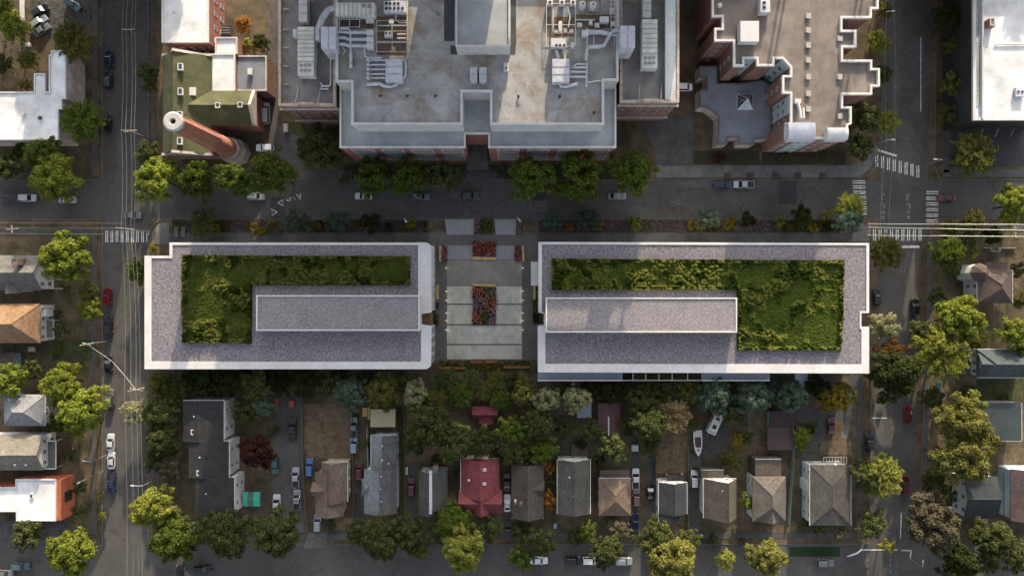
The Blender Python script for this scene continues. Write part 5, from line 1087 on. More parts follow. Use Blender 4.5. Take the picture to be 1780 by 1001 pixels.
sb, _, _, _ = flat_building('shop_building', 'white flat-roofed building with an orange street front', 'building', PP([(-60, 847), (27, 847), (27, 833), (97, 833), (97, 905), (28, 905), (28, 889), (-60, 889)], 5.5), 5.5, wallr, whiteroof, white, .25, .3)
x0, x1, y0, y1 = top(97, 834, 106, 904, 5.4); f = MB().box(x0 + .06, x0 + 1.3, y0, y1, 0, 5.3).build('shop_front', mk('orange_render', (.5, .15, .07), var=.15, scale=.8, stain=.25), sb); MB().box(x0 + 1.3, x0 + 1.42, (y0 + y1) / 2 - 1, (y0 + y1) / 2 + 1.6, 1, 4).build('window', darkm, f); skylight(sb, 54, 862, 5.6, .8, 1.2)
t = house('shed', 'low dark shed roof between the orange-tan house and the bright trees', (25, 620)); t['category'] = 'shed'; gable(t, (-20, 612, 26, 648), 2.8, 4.0, 'x', dkb, wallb)
# white narrow wall or boat cover at the top corner
t = thing('picnic_shelter', 'narrow bright white roofed strip beside the parked cars at the top corner', 'shelter', (*P(37, 18, 2.6), 0)); rbox(t, 'roof', (34, -20, 42, 38), 2.4, 2.6, offwhite); 
for y in (-10, 35): X, Y = P(38, y, 2); MB().box(X - .08, X + .08, Y - .08, Y + .08, 0, 2.39).build('post', steel, t)
# fences and yard things
def fence(label, pts, h=1.6, m=None, cat='fence'):
    q = PP(pts, 1.0); t = thing('garden_fence', label, cat, (*q[0], 0)); b = MB(); c = MB()
    for a, e in zip(q, q[1:]):
        a, e = Vector(a), Vector(e); d = (e - a); L = d.length; d /= L; nn = Vector((-d.y, d.x)) * .03
        b.prism([tuple(a - nn), tuple(e - nn), tuple(e + nn), tuple(a + nn)], .08, h); n = max(1, int(L / 2.4))
        for k in range(n + 1): p = a + d * (L * k / n) + nn * 2.6; MB().box(p.x - .05, p.x + .05, p.y - .05, p.y + .05, 0, h + .1).build('post', m or polewood, t)
    b.build('panel', m or polewood, t)
fence('long timber fence between the parking lot and the dry lawn', [(524, 690), (526, 800), (534, 925)])
fence('timber fence between dry lawn and the row of sheds by the blue-grey house', [(612, 700), (613, 810), (616, 920)])
fence('pale fence beside the blue-grey house rear wing', [(638, 742), (640, 815)], 1.6, offwhite)
fence('timber fence along the green side strip of the blue-grey house', [(702, 700), (704, 900)])
fence('dark timber fence beside the plain grey-brown house', [(962, 800), (962, 890)], 1.6, darkm)
fence('pale green fence between the pale sunlit house and the grey hipped house', [(1383, 735), (1378, 800), (1371, 910)], 1.7, mk('pale_green_fence', (.2, .27, .26), var=.15))
fence('timber fence between the slate house and the black car driveway', [(1140, 760), (1140, 830)])
fence('timber fence beside the white suv driveway', [(1196, 775), (1196, 925)])
fence('white post-and-rail fence at the top end of the parking lot', [(455, 683), (490, 683)], 1.2, offwhite)
fence('low pale wall by the pale house below the photo right crosswalk', [(1735, 448), (1749, 448), (1749, 443), (1773, 444)], .6, concrete) if False else fence('low white garden wall above the plum-brown hipped house', [(1715, 431), (1725, 431), (1727, 437), (1740, 437), (1740, 431), (1768, 431)], .7, offwhite)
fence('white fence around the deck of the charcoal house', [(394, 757), (414, 760), (414, 772)], 1.3, offwhite)
fence('teal gate frame at the yard beside the feathery bright tree', [(1632, 664), (1632, 682)], 2.0, mk('teal_gate', (.12, .35, .32), var=.1))
t = thing('market_tent', 'green and white striped awning roof on the patio of the charcoal house', 'awning', (*P(437, 867, 2.6), 0)); x0, x1, y0, y1 = top(423, 855, 453, 880, 2.7)
gm = mk('emerald_canvas', (.04, .42, .27), var=.08); dm = mk('dark_canvas', (.09, .14, .13), var=.15)
for i in range(5): a = x0 + (x1 - x0) * [0, .24, .58, .94, 1][i] if i < 5 else 0
for (a, e, m, nme) in ((0, .24, gm, 'awning_stripe'), (.24, .58, dm, 'awning_stripe'), (.58, .94, gm, 'awning_stripe'), (.94, 1, dm, 'awning_stripe')): MB().extr([(y0, 2.5), ((y0 + y1) / 2, 2.9), (y1, 2.5), (y1, 2.4), ((y0 + y1) / 2, 2.8), (y0, 2.4)], 'x', x0 + (x1 - x0) * a + .01, x0 + (x1 - x0) * e).build(nme, m, t)
for x in (x0 + .1, x1 - .1):
    for y in (y0 + .1, y1 - .1): MB().box(x - .05, x + .05, y - .05, y + .05, 0, 2.38).build('post', steel, t)
x0, x1, y0, y1 = top(410, 850, 470, 893, .1); put(MB().box(x0, x1, y0, y1, -.1, .06).build('patio', mk('patio_boards', (.075, .06, .05), var=.2, scale=1)), kind='structure')
SM = None
def yard(name, label, cat, px, py, w, l, h, m, rz=0, group=None):
    """Small yard object: a lidded box on feet."""
    X, Y = P(px, py, h); t = thing(name, label, cat, (X, Y, 0), group, rz)
    b = MB().prism([(X - w / 2, Y - l / 2), (X + w / 2, Y - l / 2), (X + w / 2, Y + l / 2), (X - w / 2, Y + l / 2)], .08, h * .85, inset_top=-.04); b.build('body', m, t)
    MB().prism([(X - w / 2 - .05, Y - l / 2 - .05), (X + w / 2 + .05, Y - l / 2 - .05), (X + w / 2 + .05, Y + l / 2 + .05), (X - w / 2 - .05, Y + l / 2 + .05)], h * .86, h, inset_top=.08).build('lid', m, t)
    b = MB()
    for dx in (-.35, .35):
        for dy in (-.35, .35): b.box(X + dx * w - .05, X + dx * w + .05, Y + dy * l - .05, Y + dy * l + .05, 0, .08)
    b.build('foot', darkm, t)
yard('hot_tub', 'round-cornered pale tub lid in the yard of the charcoal house', 'tub', 437, 729, .9, .9, .8, offwhite); yard('cart', 'small red handcart with pale stripes at the lot top', 'cart', 506, 702, 1.3, 1.8, 1.0, wallr); yard('pallet_box', 'orange-brown timber box by the top of the lot', 'box', 480, 702, 1.0, 3.2, .9, mk('rust_timber', (.2, .07, .04), var=.2))
yard('planter_box', 'pair-like wooden box left of the tan garage roof', 'box', 634, 716, 1.2, 2.2, .6, wood); yard('planter_box', 'second slim wooden box touching the tan garage', 'box', 641, 718, .5, 3.2, .6, wood); yard('tarp_heap', 'pale tarp-covered heap above the tan garage', 'tarp', 639, 693, 1.7, 1.3, .8, stone)
yard('kayak_rack', 'small white upright kayak by the red car driveway', 'kayak', 707, 818, .5, 1.9, .5, white); yard('crate', 'blue crate near the orange tree and driveway edge', 'crate', 965, 914, .8, 1.2, .8, wallb); yard('utility_box', 'white rooftop box on the lot beside the fence', 'box', 1104, 779, 1.7, 1.6, 1.4, offwhite)
yard('garden_chest', 'beige chest in the rear yard beside the orange-tan house', 'chest', 54, 607, 1.6, 1.2, .8, stone); yard('bin', 'white street bin at the hospital-side tree', 'bin', 46, 77, 1.5, .9, 1.0, offwhite); yard('street_cabinet', 'pale cabinet beside the hospital wing lawn', 'cabinet', 496, 222, 1.1, 2.0, 1.3, stone)
for i, x in enumerate((1265, 1305, 1349, 1388, 1431)): yard('tree_grate_planter', 'small square tree pit planter on the pale pavement, %s along the zigzag building' % ('first', 'second', 'third', 'fourth', 'fifth')[i], 'planter', x, 306, 1.4, 1.5, .5, mk('planter_rust', (.06, .05, .04), var=.2), group='planters along the pale pavement')
for i, x in enumerate((306, 318)): yard('bike_locker', 'dark bench box on the corner pavement, %s the planting strip' % ('away from', 'next to')[i], 'bench', x, 403, 1.0, 2.6, .5, mk('grey_green_box', (.11, .12, .1), var=.15))

# ------------------------------------------------------------------ trees
random.seed(21)
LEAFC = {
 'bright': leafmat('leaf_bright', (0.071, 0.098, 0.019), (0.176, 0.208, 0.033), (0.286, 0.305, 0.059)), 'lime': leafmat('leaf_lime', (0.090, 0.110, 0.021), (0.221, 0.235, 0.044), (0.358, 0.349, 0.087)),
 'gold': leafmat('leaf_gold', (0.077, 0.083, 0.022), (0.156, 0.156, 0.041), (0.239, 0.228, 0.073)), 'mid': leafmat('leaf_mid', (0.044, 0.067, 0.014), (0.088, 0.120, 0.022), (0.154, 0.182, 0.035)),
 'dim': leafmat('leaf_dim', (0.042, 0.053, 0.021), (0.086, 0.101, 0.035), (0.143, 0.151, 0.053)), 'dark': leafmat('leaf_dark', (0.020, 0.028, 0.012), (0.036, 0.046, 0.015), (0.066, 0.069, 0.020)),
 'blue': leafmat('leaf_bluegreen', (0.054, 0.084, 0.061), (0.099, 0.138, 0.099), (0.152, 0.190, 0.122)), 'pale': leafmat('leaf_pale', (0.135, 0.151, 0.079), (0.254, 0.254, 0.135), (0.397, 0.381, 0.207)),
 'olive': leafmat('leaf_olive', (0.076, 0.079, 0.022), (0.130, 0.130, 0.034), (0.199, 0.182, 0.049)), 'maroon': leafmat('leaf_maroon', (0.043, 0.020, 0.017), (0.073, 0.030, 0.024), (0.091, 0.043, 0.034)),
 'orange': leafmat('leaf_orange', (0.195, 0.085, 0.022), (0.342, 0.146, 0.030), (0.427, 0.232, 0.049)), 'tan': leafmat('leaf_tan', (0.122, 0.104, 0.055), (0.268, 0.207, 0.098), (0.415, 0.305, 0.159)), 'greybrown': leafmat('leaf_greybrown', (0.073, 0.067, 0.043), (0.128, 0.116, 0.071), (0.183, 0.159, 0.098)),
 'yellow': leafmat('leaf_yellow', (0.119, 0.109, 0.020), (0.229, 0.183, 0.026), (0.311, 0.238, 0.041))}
def crown_broad(R, K, n, leaf, seed, flat=0.62, rho=0.3):
    random.seed(seed); b = MB(); lob = [(random.randint(2, 3), random.random() * 6.28, .13), (random.randint(4, 6), random.random() * 6.28, .1)]
    for _ in range(K):
        d = rdir()
        if d.z < -.25: d.z = abs(d.z)
        a = math.atan2(d.y, d.x); k = 1 + sum(w * math.sin(m * a + f) for m, f, w in lob); rr = random.uniform(.5, .86) * R
        c = Vector((d.x * rr * k, d.y * rr * k, d.z * rr * flat * 1.25)); ro = R * rho * random.uniform(.55, 1.15)
        clump(b, c, ro, int(n * (ro / (R * rho)) ** 1.3) + 4, leaf, .2, zk=.6)
    for _ in range(int(K * n * .07)):                       # sparse inner leaves
        d = rdir() * R * .5 * random.random(); leaf_quad(b, Vector((d.x, d.y, d.z * flat)), rdir() + Vector((0, 0, .3)), leaf)
    return b
def crown_feather(R, nb, leaf, seed, flat=.7):
    """Long arching sprays that end in points, like birch or elm twigs seen from above."""
    random.seed(seed); b = MB()
    for _ in range(nb):
        d = rdir(); d.z = abs(d.z) * .8 + random.uniform(-.15, .15); d.normalize(); L = R * random.uniform(.5, 1.1); side = d.cross(Vector((0, 0, 1)))
        side = side.normalized() if side.length > .1 else Vector((1, 0, 0)); bend = random.uniform(-.2, .2)
        m = int(L / leaf * 3.4)
        for k in range(m):
            f = .3 + .7 * k / m; p = d * (L * f) + side * (bend * L * f * f); p.z = p.z * flat - .12 * R * f * f; w = R * .13 * (1.15 - f) + leaf * .25
            for s in (-1, 1):
                q = p + side * (s * w * random.random()) + rdir() * leaf * .3; leaf_quad(b, q, Vector((0, 0, 1)) + d * .5 + rdir() * .55, leaf * random.uniform(.8, 1.4), .55)
    return b
def crown_cone(R, seed, leaf):
    """Conifer: tiers of drooping branches, narrow top."""
    random.seed(seed); b = MB(); T = 9
    for t_ in range(T):
        f = t_ / (T - 1); r = R * (1 - f) ** .85 + R * .06; z = R * 2.2 * (f - .5); nb = int(9 + 9 * (1 - f))
        for k in range(nb):
            a = 6.283 * (k + random.random() * .7) / nb; d = Vector((math.cos(a), math.sin(a), 0)); L = r * random.uniform(.8, 1.08); m = max(2, int(L / leaf * 2.4)); s = Vector((-d.y, d.x, 0))
            for j in range(m):
                g = (j + 1) / m; p = d * (L * g) + Vector((0, 0, z - .28 * L * g * g))
                for w in (-1, 0, 1): leaf_quad(b, p + s * (w * leaf * .55 * (1.3 - g)) + rdir() * leaf * .15, Vector((0, 0, 1)) + d * .4 + rdir() * .5, leaf * random.uniform(.7, 1.2), .6)
    return b
def trunk_mesh(R, seed):
    random.seed(seed); b = MB(); r = .05 * R + .05; H = 1.0 * R
    b.tube([(0, 0, -.15 * R), (0.03 * R, 0, .45 * R), (0, .03 * R, H)], r, 7, r1=r * .7)
    for k in range(6):
        a = 6.283 * k / 6 + random.random(); e = R * random.uniform(.45, .75)
        b.tube([(0, 0, H * .8), (math.cos(a) * e * .5, math.sin(a) * e * .5, H + R * .25), (math.cos(a) * e, math.sin(a) * e, H + R * random.uniform(.35, .65))], r * .5, 5, r1=r * .14)
    return b
PROTO = {}
def proto(kind, R, seed, bm_):
    o = bm_.build('crown', LEAFC['mid']); me = o.data; bpy.data.objects.remove(o)
    tk = trunk_mesh(R, seed).build('trunk', barkm); tm = tk.data; bpy.data.objects.remove(tk); PROTO.setdefault(kind, []).append((R, me, tm))
proto('broad', 1.6, 1, crown_broad(1.6, 16, 34, .34, 1)); proto('broad', 1.6, 2, crown_broad(1.6, 18, 32, .32, 2))
for s in (3, 4): proto('broad', 3.4, s, crown_broad(3.4, 42, 95, .36, s, rho=.25))
for s in (5, 6, 7): proto('broad', 5.8, s, crown_broad(5.8, 100, 150, .42, s, rho=.19))
proto('dense', 4.8, 8, crown_broad(4.8, 100, 110, .38, 8, .72, .19)); proto('dense', 4.8, 9, crown_broad(4.8, 96, 110, .38, 9, .72, .19)); proto('dense', 2.4, 10, crown_broad(2.4, 34, 48, .36, 10, .75, .25))
proto('feather', 5.0, 11, crown_feather(5.0, 230, .46, 11)); proto('feather', 5.0, 12, crown_feather(5.0, 210, .48, 12)); proto('feather', 2.6, 13, crown_feather(2.6, 110, .34, 13))
proto('cone', 3.2, 14, crown_cone(3.2, 14, .46)); proto('cone', 3.2, 15, crown_cone(3.2, 15, .44))
TI = 0
NAMES = {'broad': 'broadleaf_tree', 'dense': 'street_tree', 'feather': 'feathery_tree', 'cone': 'conifer_tree'}
def tree(px, py, r, col, kind, label, lift=0.0, group=None, world=None):
    """px, py, r: where the crown is seen in the photograph; lift: extra metres of bare trunk."""
    global TI; TI += 1
    rw = r * .143; ps = PROTO[kind]; bestR = min({p[0] for p in ps}, key=lambda R: abs(math.log(R / rw))); cand = [p for p in ps if p[0] == bestR]; R, cm, tm = cand[TI % len(cand)]
    s = rw / R; zc = (1.15 if kind != 'cone' else 1.25) * rw + lift + .4; X, Y = P(px, py, zc) if world is None else world
    rw = r * (CAM_H - zc) / FPX; s = rw / R
    t = thing(NAMES[kind], label, 'tree', (X, Y, 0), group, (TI * 2.399) % 6.283)
    k = bpy.data.objects.new('trunk', tm); C.objects.link(k); k.parent = t; k.scale = (s, s, s * (zc / (1.0 * rw)) * .96)
    c = bpy.data.objects.new('crown', cm); C.objects.link(c); c.parent = t; c.location = (0, 0, zc); zz_ = s * random.uniform(.92, 1.12); c.scale = (s * random.uniform(.94, 1.06), s * random.uniform(.94, 1.06), zz_)
    c.material_slots[0].link = 'OBJECT'; c.material_slots[0].material = LEAFC[col]; return t
def shrub(px, py, r, col, label, group=None, kind='broad', cat='shrub', z=0):
    global TI; TI += 1
    rw = r * .148; ps = PROTO[kind]; bestR = min({p[0] for p in ps}, key=lambda R: abs(math.log(R / rw))); cand = [p for p in ps if p[0] == bestR]; R, cm, tm = cand[TI % len(cand)]; s = rw / R; zc = rw * .55 + z
    X, Y = P(px, py, zc); c = bpy.data.objects.new('shrub', cm); C.objects.link(c); c.location = (X, Y, zc); c.rotation_euler = (0, 0, TI * 2.4); c.scale = (s, s, s); c.material_slots[0].link = 'OBJECT'; c.material_slots[0].material = LEAFC[col]; return put(c, label, cat, group)
LEAFC['rust'] = leafmat('leaf_rust', (0.06, 0.035, 0.015), (0.13, 0.065, 0.025), (0.2, 0.1, 0.035))
G1, G2, G3 = 'street trees in front of the hospital', 'trees along the back of the house gardens', 'trees of the planting strip'
TL = [
# beyond the wired street, top to bottom
(28, 48, 29, 'bright', 'broad', 'bright tree beside the narrow white roofed strip at the top corner'), (6, 20, 22, 'mid', 'broad', 'mid green tree cut by the top corner of the photo'),
(128, 72, 38, 'olive', 'feather', 'olive tree with sunlit twigs above the stepped white roof'), (48, 104, 19, 'gold', 'feather', 'small golden twiggy tree behind the stepped white roof'), (44, 148, 13, 'gold', 'feather', 'tiny gold tree touching the short arm of the stepped white roof'),
(6, 112, 18, 'dim', 'broad', 'dim tree at the photo edge above the stepped white roof'), (143, 212, 40, 'mid', 'feather', 'mid green tree between the stepped white roof and the two dark parked cars'),
(80, 272, 36, 'mid', 'broad', 'darker tree below the stepped white roof, behind the bright corner tree'), (100, 312, 45, 'bright', 'broad', 'large bright tree at the corner beside the parked silver car'), (16, 292, 26, 'dim', 'broad', 'dim tree at the photo edge above the black parked car'), (40, 262, 17, 'mid', 'broad', 'small tree in the shade under the white roof wall'),
(258, 128, 20, 'dim', 'broad', 'dim pavement tree beside the mossy roof, upper of two'), (262, 150, 15, 'dim', 'broad', 'dim pavement tree beside the mossy roof, lower and smaller'), (258, 266, 23, 'dim', 'broad', 'dim tree behind the first bright street tree by the smokestack building'),
(118, 448, 49, 'bright', 'broad', 'big bright tree next to the grey house with the brick chimney'), (158, 508, 20, 'gold', 'broad', 'small gold-green tree beside the parked red car, upper half of a pair'), (156, 538, 23, 'bright', 'broad', 'small bright tree beside the parked red car, lower half of a pair'),
(22, 662, 30, 'bright', 'broad', 'bright tree at the photo edge above the silver-grey house'), (112, 668, 40, 'bright', 'broad', 'bright tree above the larger one beside the silver-grey house'), (147, 712, 48, 'bright', 'broad', 'largest bright tree beside the silver-grey house'),
(176, 859, 8, 'lime', 'broad', 'young lime tree in the verge, above its twin'), (178, 897, 8, 'lime', 'broad', 'young lime tree in the verge, lower of the twins'), (140, 888, 15, 'dim', 'broad', 'dim tree by the orange shop front, lower'), (138, 845, 14, 'dim', 'broad', 'dim tree by the orange shop front, upper'),
(125, 957, 47, 'bright', 'broad', 'bright tree below the white shop roof'), (50, 930, 28, 'dim', 'broad', 'dim tree on the paved yard below the white shop roof'), (243, 470, 24, 'mid', 'broad', 'tree pressed against the wall of the first planted-roof building, smokestack street'), (240, 716, 27, 'pale', 'broad', 'pale tree under the pole below the first planted-roof building corner'),
(272, 880, 44, 'lime', 'broad', 'tall yellow-lit tree beside the charcoal house and the street lamp'), (305, 935, 44, 'mid', 'broad', 'mid green tree merging below the yellow-lit one'), (300, 905, 30, 'dim', 'broad', 'dim tree between the yellow-lit tree and the charcoal house front'),
# trees around the smokestack and hospital
(276, 314, 38, 'bright', 'dense', 'first street tree of the hospital row, brightest, at the street corner'), (344, 314, 35, 'mid', 'dense', 'second street tree of the hospital row under the mossy roof'), (408, 312, 33, 'mid', 'dense', 'third street tree of the hospital row near the smokestack base'), (474, 302, 42, 'mid', 'dense', 'large street tree of the hospital row beside the white suv'),
(560, 256, 45, 'dim', 'broad', 'dark broad tree in the lawn corner of the hospital wing'), (424, 44, 17, 'orange', 'feather', 'small orange-leaved tree near the dark framed box'), (434, 82, 15, 'lime', 'broad', 'lime tree above the small blue-grey flat roof'), (456, 76, 17, 'dim', 'broad', 'dark tree beside the lime one above the blue-grey flat roof'),
(648, 308, 34, 'mid', 'dense', 'round street tree under the terrace, first from the entrance walk outward'), (706, 308, 35, 'mid', 'dense', 'round street tree under the terrace, middle of three'), (772, 306, 29, 'dim', 'dense', 'darker round street tree beside the hospital entrance walk'),
(924, 308, 42, 'mid', 'dense', 'big round street tree beside the entrance walk, opposite the darker one'), (1010, 304, 45, 'mid', 'dense', 'big round street tree, middle of the three after the entrance'), (1098, 302, 42, 'mid', 'dense', 'big round street tree beside the pale pavement start'), (970, 328, 18, 'bright', 'broad', 'small lighter tree squeezed between two big round street trees'),
(600, 312, 12, 'dim', 'broad', 'small dim bush-like tree at the hospital corner'),
(1528, 72, 22, 'lime', 'feather', 'lime twiggy tree in the upper notch of the zigzag roof'), (1541, 215, 25, 'lime', 'feather', 'lime twiggy tree near the street side stop bar'), (1500, 205, 30, 'dim', 'broad', 'dim tree filling the lower notch of the zigzag roof'), (1478, 226, 10, 'yellow', 'broad', 'small yellow tree at the front corner of the zigzag roof'), (1532, 132, 18, 'dim', 'broad', 'dim tree in the middle notch of the zigzag roof'), (1540, 18, 16, 'gold', 'feather', 'golden twiggy tree at the top end of the zigzag roof'), (1490, 255, 26, 'dim', 'broad', 'dim tree on the corner below the zigzag roof'),
(1655, 82, 19, 'olive', 'broad', 'small olive tree beside the wide white roof, upper of two'), (1656, 146, 23, 'gold', 'broad', 'gold-green tree beside the wide white roof, lower of two'), (1640, 36, 28, 'dark', 'broad', 'dark tree at the top beside the wide white roof'), (1648, 200, 21, 'dim', 'broad', 'dim tree below the gold-green one by the wide white roof'), (1692, 268, 40, 'olive', 'feather', 'feathery olive tree below the wide white roof'),
(1762, 356, 38, 'bright', 'broad', 'bright tree at the photo edge just above the overhead cables'), (1690, 384, 24, 'olive', 'broad', 'olive tree beside the red car, over the cables'), (1645, 442, 32, 'mid', 'broad', 'mid green tree beside the lower crosswalk stop bar'), (1690, 440, 13, 'lime', 'broad', 'small lime tree by the white garden wall'), (1680, 420, 16, 'dim', 'broad', 'dim tree between stop bar and white garden wall'),
(1541, 440, 32, 'olive', 'feather', 'pale olive tree hanging over the lower crosswalk'), (1535, 566, 27, 'pale', 'broad', 'pale grey-green round tree beside the roof notch'), (1543, 612, 28, 'rust', 'broad', 'rust-brown tree behind the black-green one'), (1549, 650, 50, 'dark', 'broad', 'very dark round tree at the lower corner of the second building'), (1535, 690, 13, 'tan', 'feather', 'tan twig clump under the very dark tree'),
(1662, 558, 46, 'bright', 'broad', 'bright tree beside the plum-brown house'), (1637, 612, 50, 'lime', 'feather', 'feathery lime tree below the bright one, over the street edge'), (1700, 590, 22, 'olive', 'feather', 'small olive twiggy tree beside the bright one'), (1757, 580, 30, 'bright', 'broad', 'bright tree at the photo edge below the plum-brown house'), (1772, 520, 17, 'olive', 'broad', 'olive tree at the photo edge beside the plum-brown house'), (1775, 608, 24, 'mid', 'broad', 'mid green tree over the teal-grey roof'), (1630, 520, 20, 'dim', 'broad', 'dim tree at the street edge above the bright one'),
(1668, 724, 50, 'gold', 'broad', 'upper half of the huge golden tree pair'), (1668, 790, 55, 'gold', 'broad', 'lower half of the huge golden tree pair'), (1706, 770, 30, 'olive', 'broad', 'olive tree behind the huge golden pair'), (1532, 828, 40, 'lime', 'feather', 'lime-lit twiggy tree over the lower end of the zigzag-roof street'), (1508, 825, 32, 'dim', 'broad', 'dim tree beside the lime-lit twiggy one'), (1620, 908, 52, 'greybrown', 'broad', 'large grey-brown tree beside the bottom intersection'), (1512, 908, 30, 'dim', 'broad', 'dim green tree above the curved stop line'), (1540, 946, 15, 'lime', 'broad', 'small lime tree at the bottom intersection'),
(1725, 935, 40, 'dim', 'broad', 'dim olive tree below the dark blue-grey house'), (1664, 975, 38, 'dark', 'broad', 'dark tree at the bottom edge below the grey-brown one'), (1765, 965, 30, 'dim', 'broad', 'dim tree at the bottom corner of the photo'), (1452, 690, 31, 'yellow', 'dense', 'yellow-green round tree by the concrete drive'), (1393, 755, 17, 'bright', 'broad', 'small bright tree beside the pale green fence'), (1390, 770, 13, 'bright', 'broad', 'smaller bright tree just below its twin by the pale green fence'),
# planting strip
(355, 389, 27, 'dim', 'broad', 'dim green tree at the corner end of the planting strip', 0, G3), (519, 386, 26, 'blue', 'broad', 'blue-green tree near the painted arrows', 0, G3), (587, 384, 24, 'blue', 'broad', 'blue-green tree next to the dark round one', 0, G3), (648, 388, 21, 'dark', 'dense', 'dark round tree in the strip above the first building', 0, G3), (960, 383, 21, 'blue', 'broad', 'blue-green tree by the plaza street edge', 0, G3), (1020, 381, 22, 'blue', 'broad', 'second blue-green tree from the plaza street edge', 0, G3), (1231, 380, 23, 'blue', 'broad', 'blue-green tree alone in the second strip middle', 0, G3), (1298, 382, 16, 'dark', 'dense', 'small black-green ball tree in the second strip', 0, G3), (1393, 379, 22, 'dark', 'broad', 'dark olive tree above a yellow shrub', 0, G3), (1478, 360, 28, 'lime', 'feather', 'lime twiggy tree by the street corner crosswalk', 0, G3), (1470, 384, 27, 'blue', 'broad', 'blue-green tree under the lime one at the crosswalk corner', 0, G3),
# back gardens
(282, 668, 20, 'olive', 'broad', 'olive tree at the lower corner of the first building', 0, G2), (318, 668, 22, 'dim', 'broad', 'dim tree above the charcoal house, first in the shade', 0, G2), (362, 665, 24, 'dark', 'broad', 'dark tree above the charcoal house roof', 0, G2), (402, 664, 24, 'dark', 'broad', 'dark tree above the charcoal house deck', 0, G2), (445, 664, 25, 'dim', 'broad', 'dim tree over the top of the charcoal house garden', 0, G2), (488, 664, 22, 'dark', 'broad', 'dark tree at the top end of the parking lot', 0, G2), (535, 662, 27, 'dark', 'broad', 'dark tree above the dry lawn', 0, G2), (572, 668, 22, 'dim', 'broad', 'dim tree above the dry lawn corner', 0, G2),
(612, 682, 29, 'blue', 'broad', 'blue-green tree at the dry lawn corner', 0, G2), (667, 680, 31, 'olive', 'broad', 'yellow-olive tree above the tan garage', 0, G2), (724, 684, 26, 'pale', 'dense', 'pale yellow-topped tree, first of the pale row', 3, G2), (760, 692, 20, 'olive', 'feather', 'olive twiggy tree beside the first pale one', 0, G2), (800, 686, 22, 'mid', 'feather', 'green twiggy tree above the small red shed', 0, G2), (836, 680, 17, 'olive', 'feather', 'olive twiggy tree right above the small red shed', 0, G2), (871, 690, 19, 'mid', 'feather', 'green twiggy tree between shed and pale row', 0, G2), (910, 680, 24, 'olive', 'dense', 'olive round tree, dullest of the pale row', 1, G2), (950, 692, 26, 'pale', 'dense', 'pale yellow-topped tree under the second building corner', 3, G2), (1002, 692, 28, 'pale', 'dense', 'pale yellow-topped tree over the blue shed', 3, G2), (1058, 676, 22, 'dark', 'broad', 'dark tree above the maroon ribbed shed', 0, G2),
(1114, 690, 27, 'dim', 'broad', 'dim tree beside the maroon ribbed shed', 0, G2), (1125, 735, 38, 'dim', 'broad', 'dim broad tree left below the tan feathery one', 0, G2), (1170, 722, 34, 'tan', 'feather', 'tan feathery sunlit tree beside the boat', 0, G2), (1140, 712, 26, 'olive', 'feather', 'olive feathery tree merging with the tan one', 0, G2), (1238, 686, 31, 'blue', 'broad', 'blue-green tree over the rear of the trailer', 0, G2), (1306, 688, 32, 'blue', 'broad', 'blue-green tree above the maroon double shed', 0, G2), (1370, 686, 28, 'blue', 'broad', 'blue-green tree at the concrete canopy', 0, G2), (1275, 715, 24, 'dim', 'broad', 'dim tree between trailer and maroon double shed', 0, G2), (1286, 768, 16, 'yellow', 'feather', 'golden twiggy tree below the trailer', 0, G2), (1280, 810, 14, 'dim', 'broad', 'dim little tree between two tan houses'),
(282, 715, 30, 'dim', 'broad', 'dim tree between the pale roadside tree and the charcoal house'), (288, 765, 32, 'dim', 'broad', 'dim olive tree along the charcoal house wall'), (295, 815, 25, 'greybrown', 'broad', 'brown-grey dim tree along the charcoal house wall'), (430, 718, 24, 'dim', 'broad', 'dim tree in the charcoal house garden'), (458, 706, 22, 'blue', 'broad', 'blue-grey tree at the top of the charcoal house garden'), (446, 785, 33, 'maroon', 'broad', 'dark maroon tree beside the parking lot'), (398, 922, 46, 'dim', 'broad', 'dim wide tree in front of the charcoal house'), (482, 922, 44, 'dim', 'broad', 'dim wide tree at the street end of the parking lot'), (345, 925, 28, 'dim', 'broad', 'dim tree beside the charcoal house front corner'), (398, 946, 9, 'bright', 'broad', 'tiny bright tree over the bottom street edge'),
(745, 735, 44, 'dim', 'broad', 'wide dim tree over the second dry lawn'), (790, 770, 34, 'dim', 'broad', 'dim tree behind the red-roofed house'), (835, 765, 30, 'dim', 'broad', 'dim tree between red shed and red roof'), (892, 748, 32, 'mid', 'broad', 'green tree beside the small red shed'), (890, 778, 30, 'dim', 'broad', 'dim tree behind the dusky brown house'), (935, 735, 36, 'dim', 'broad', 'dim broad tree under the pale row'), (945, 782, 28, 'mid', 'broad', 'green tree between dusky and plain brown houses'), (1026, 745, 20, 'dim', 'broad', 'dim tree beside the curved path'), (1064, 778, 30, 'dim', 'broad', 'dim tree behind the tan hipped house'), (1096, 738, 20, 'dim', 'broad', 'dim tree beside the maroon shed wall'),
(956, 812, 12, 'orange', 'broad', 'small orange tree between brown houses, upper'), (953, 868, 17, 'orange', 'broad', 'bright orange tree between brown houses, lower and larger'), (955, 840, 10, 'dim', 'broad', 'dim bush-tree between the two orange trees'),
(804, 950, 44, 'lime', 'broad', 'brilliant yellow-lit tree below the red-roofed house'), (790, 905, 36, 'mid', 'broad', 'green tree behind the brilliant yellow-lit one'), (850, 915, 25, 'dim', 'broad', 'dim tree below the red-roofed house corner'), (728, 952, 21, 'olive', 'broad', 'small olive-lit tree at the bottom street'), (660, 930, 42, 'dim', 'broad', 'wide dim tree in front of the blue-grey house'), (708, 925, 32, 'dim', 'broad', 'dim tree in front of the narrow dark brown house'), (907, 968, 23, 'mid', 'broad', 'green tree at the bottom street beside the white half-hidden car'), (938, 938, 28, 'dim', 'broad', 'dim tree in front of the dusky brown house'), (905, 920, 20, 'dim', 'broad', 'dim tree at the driveway beside the dusky brown house'),
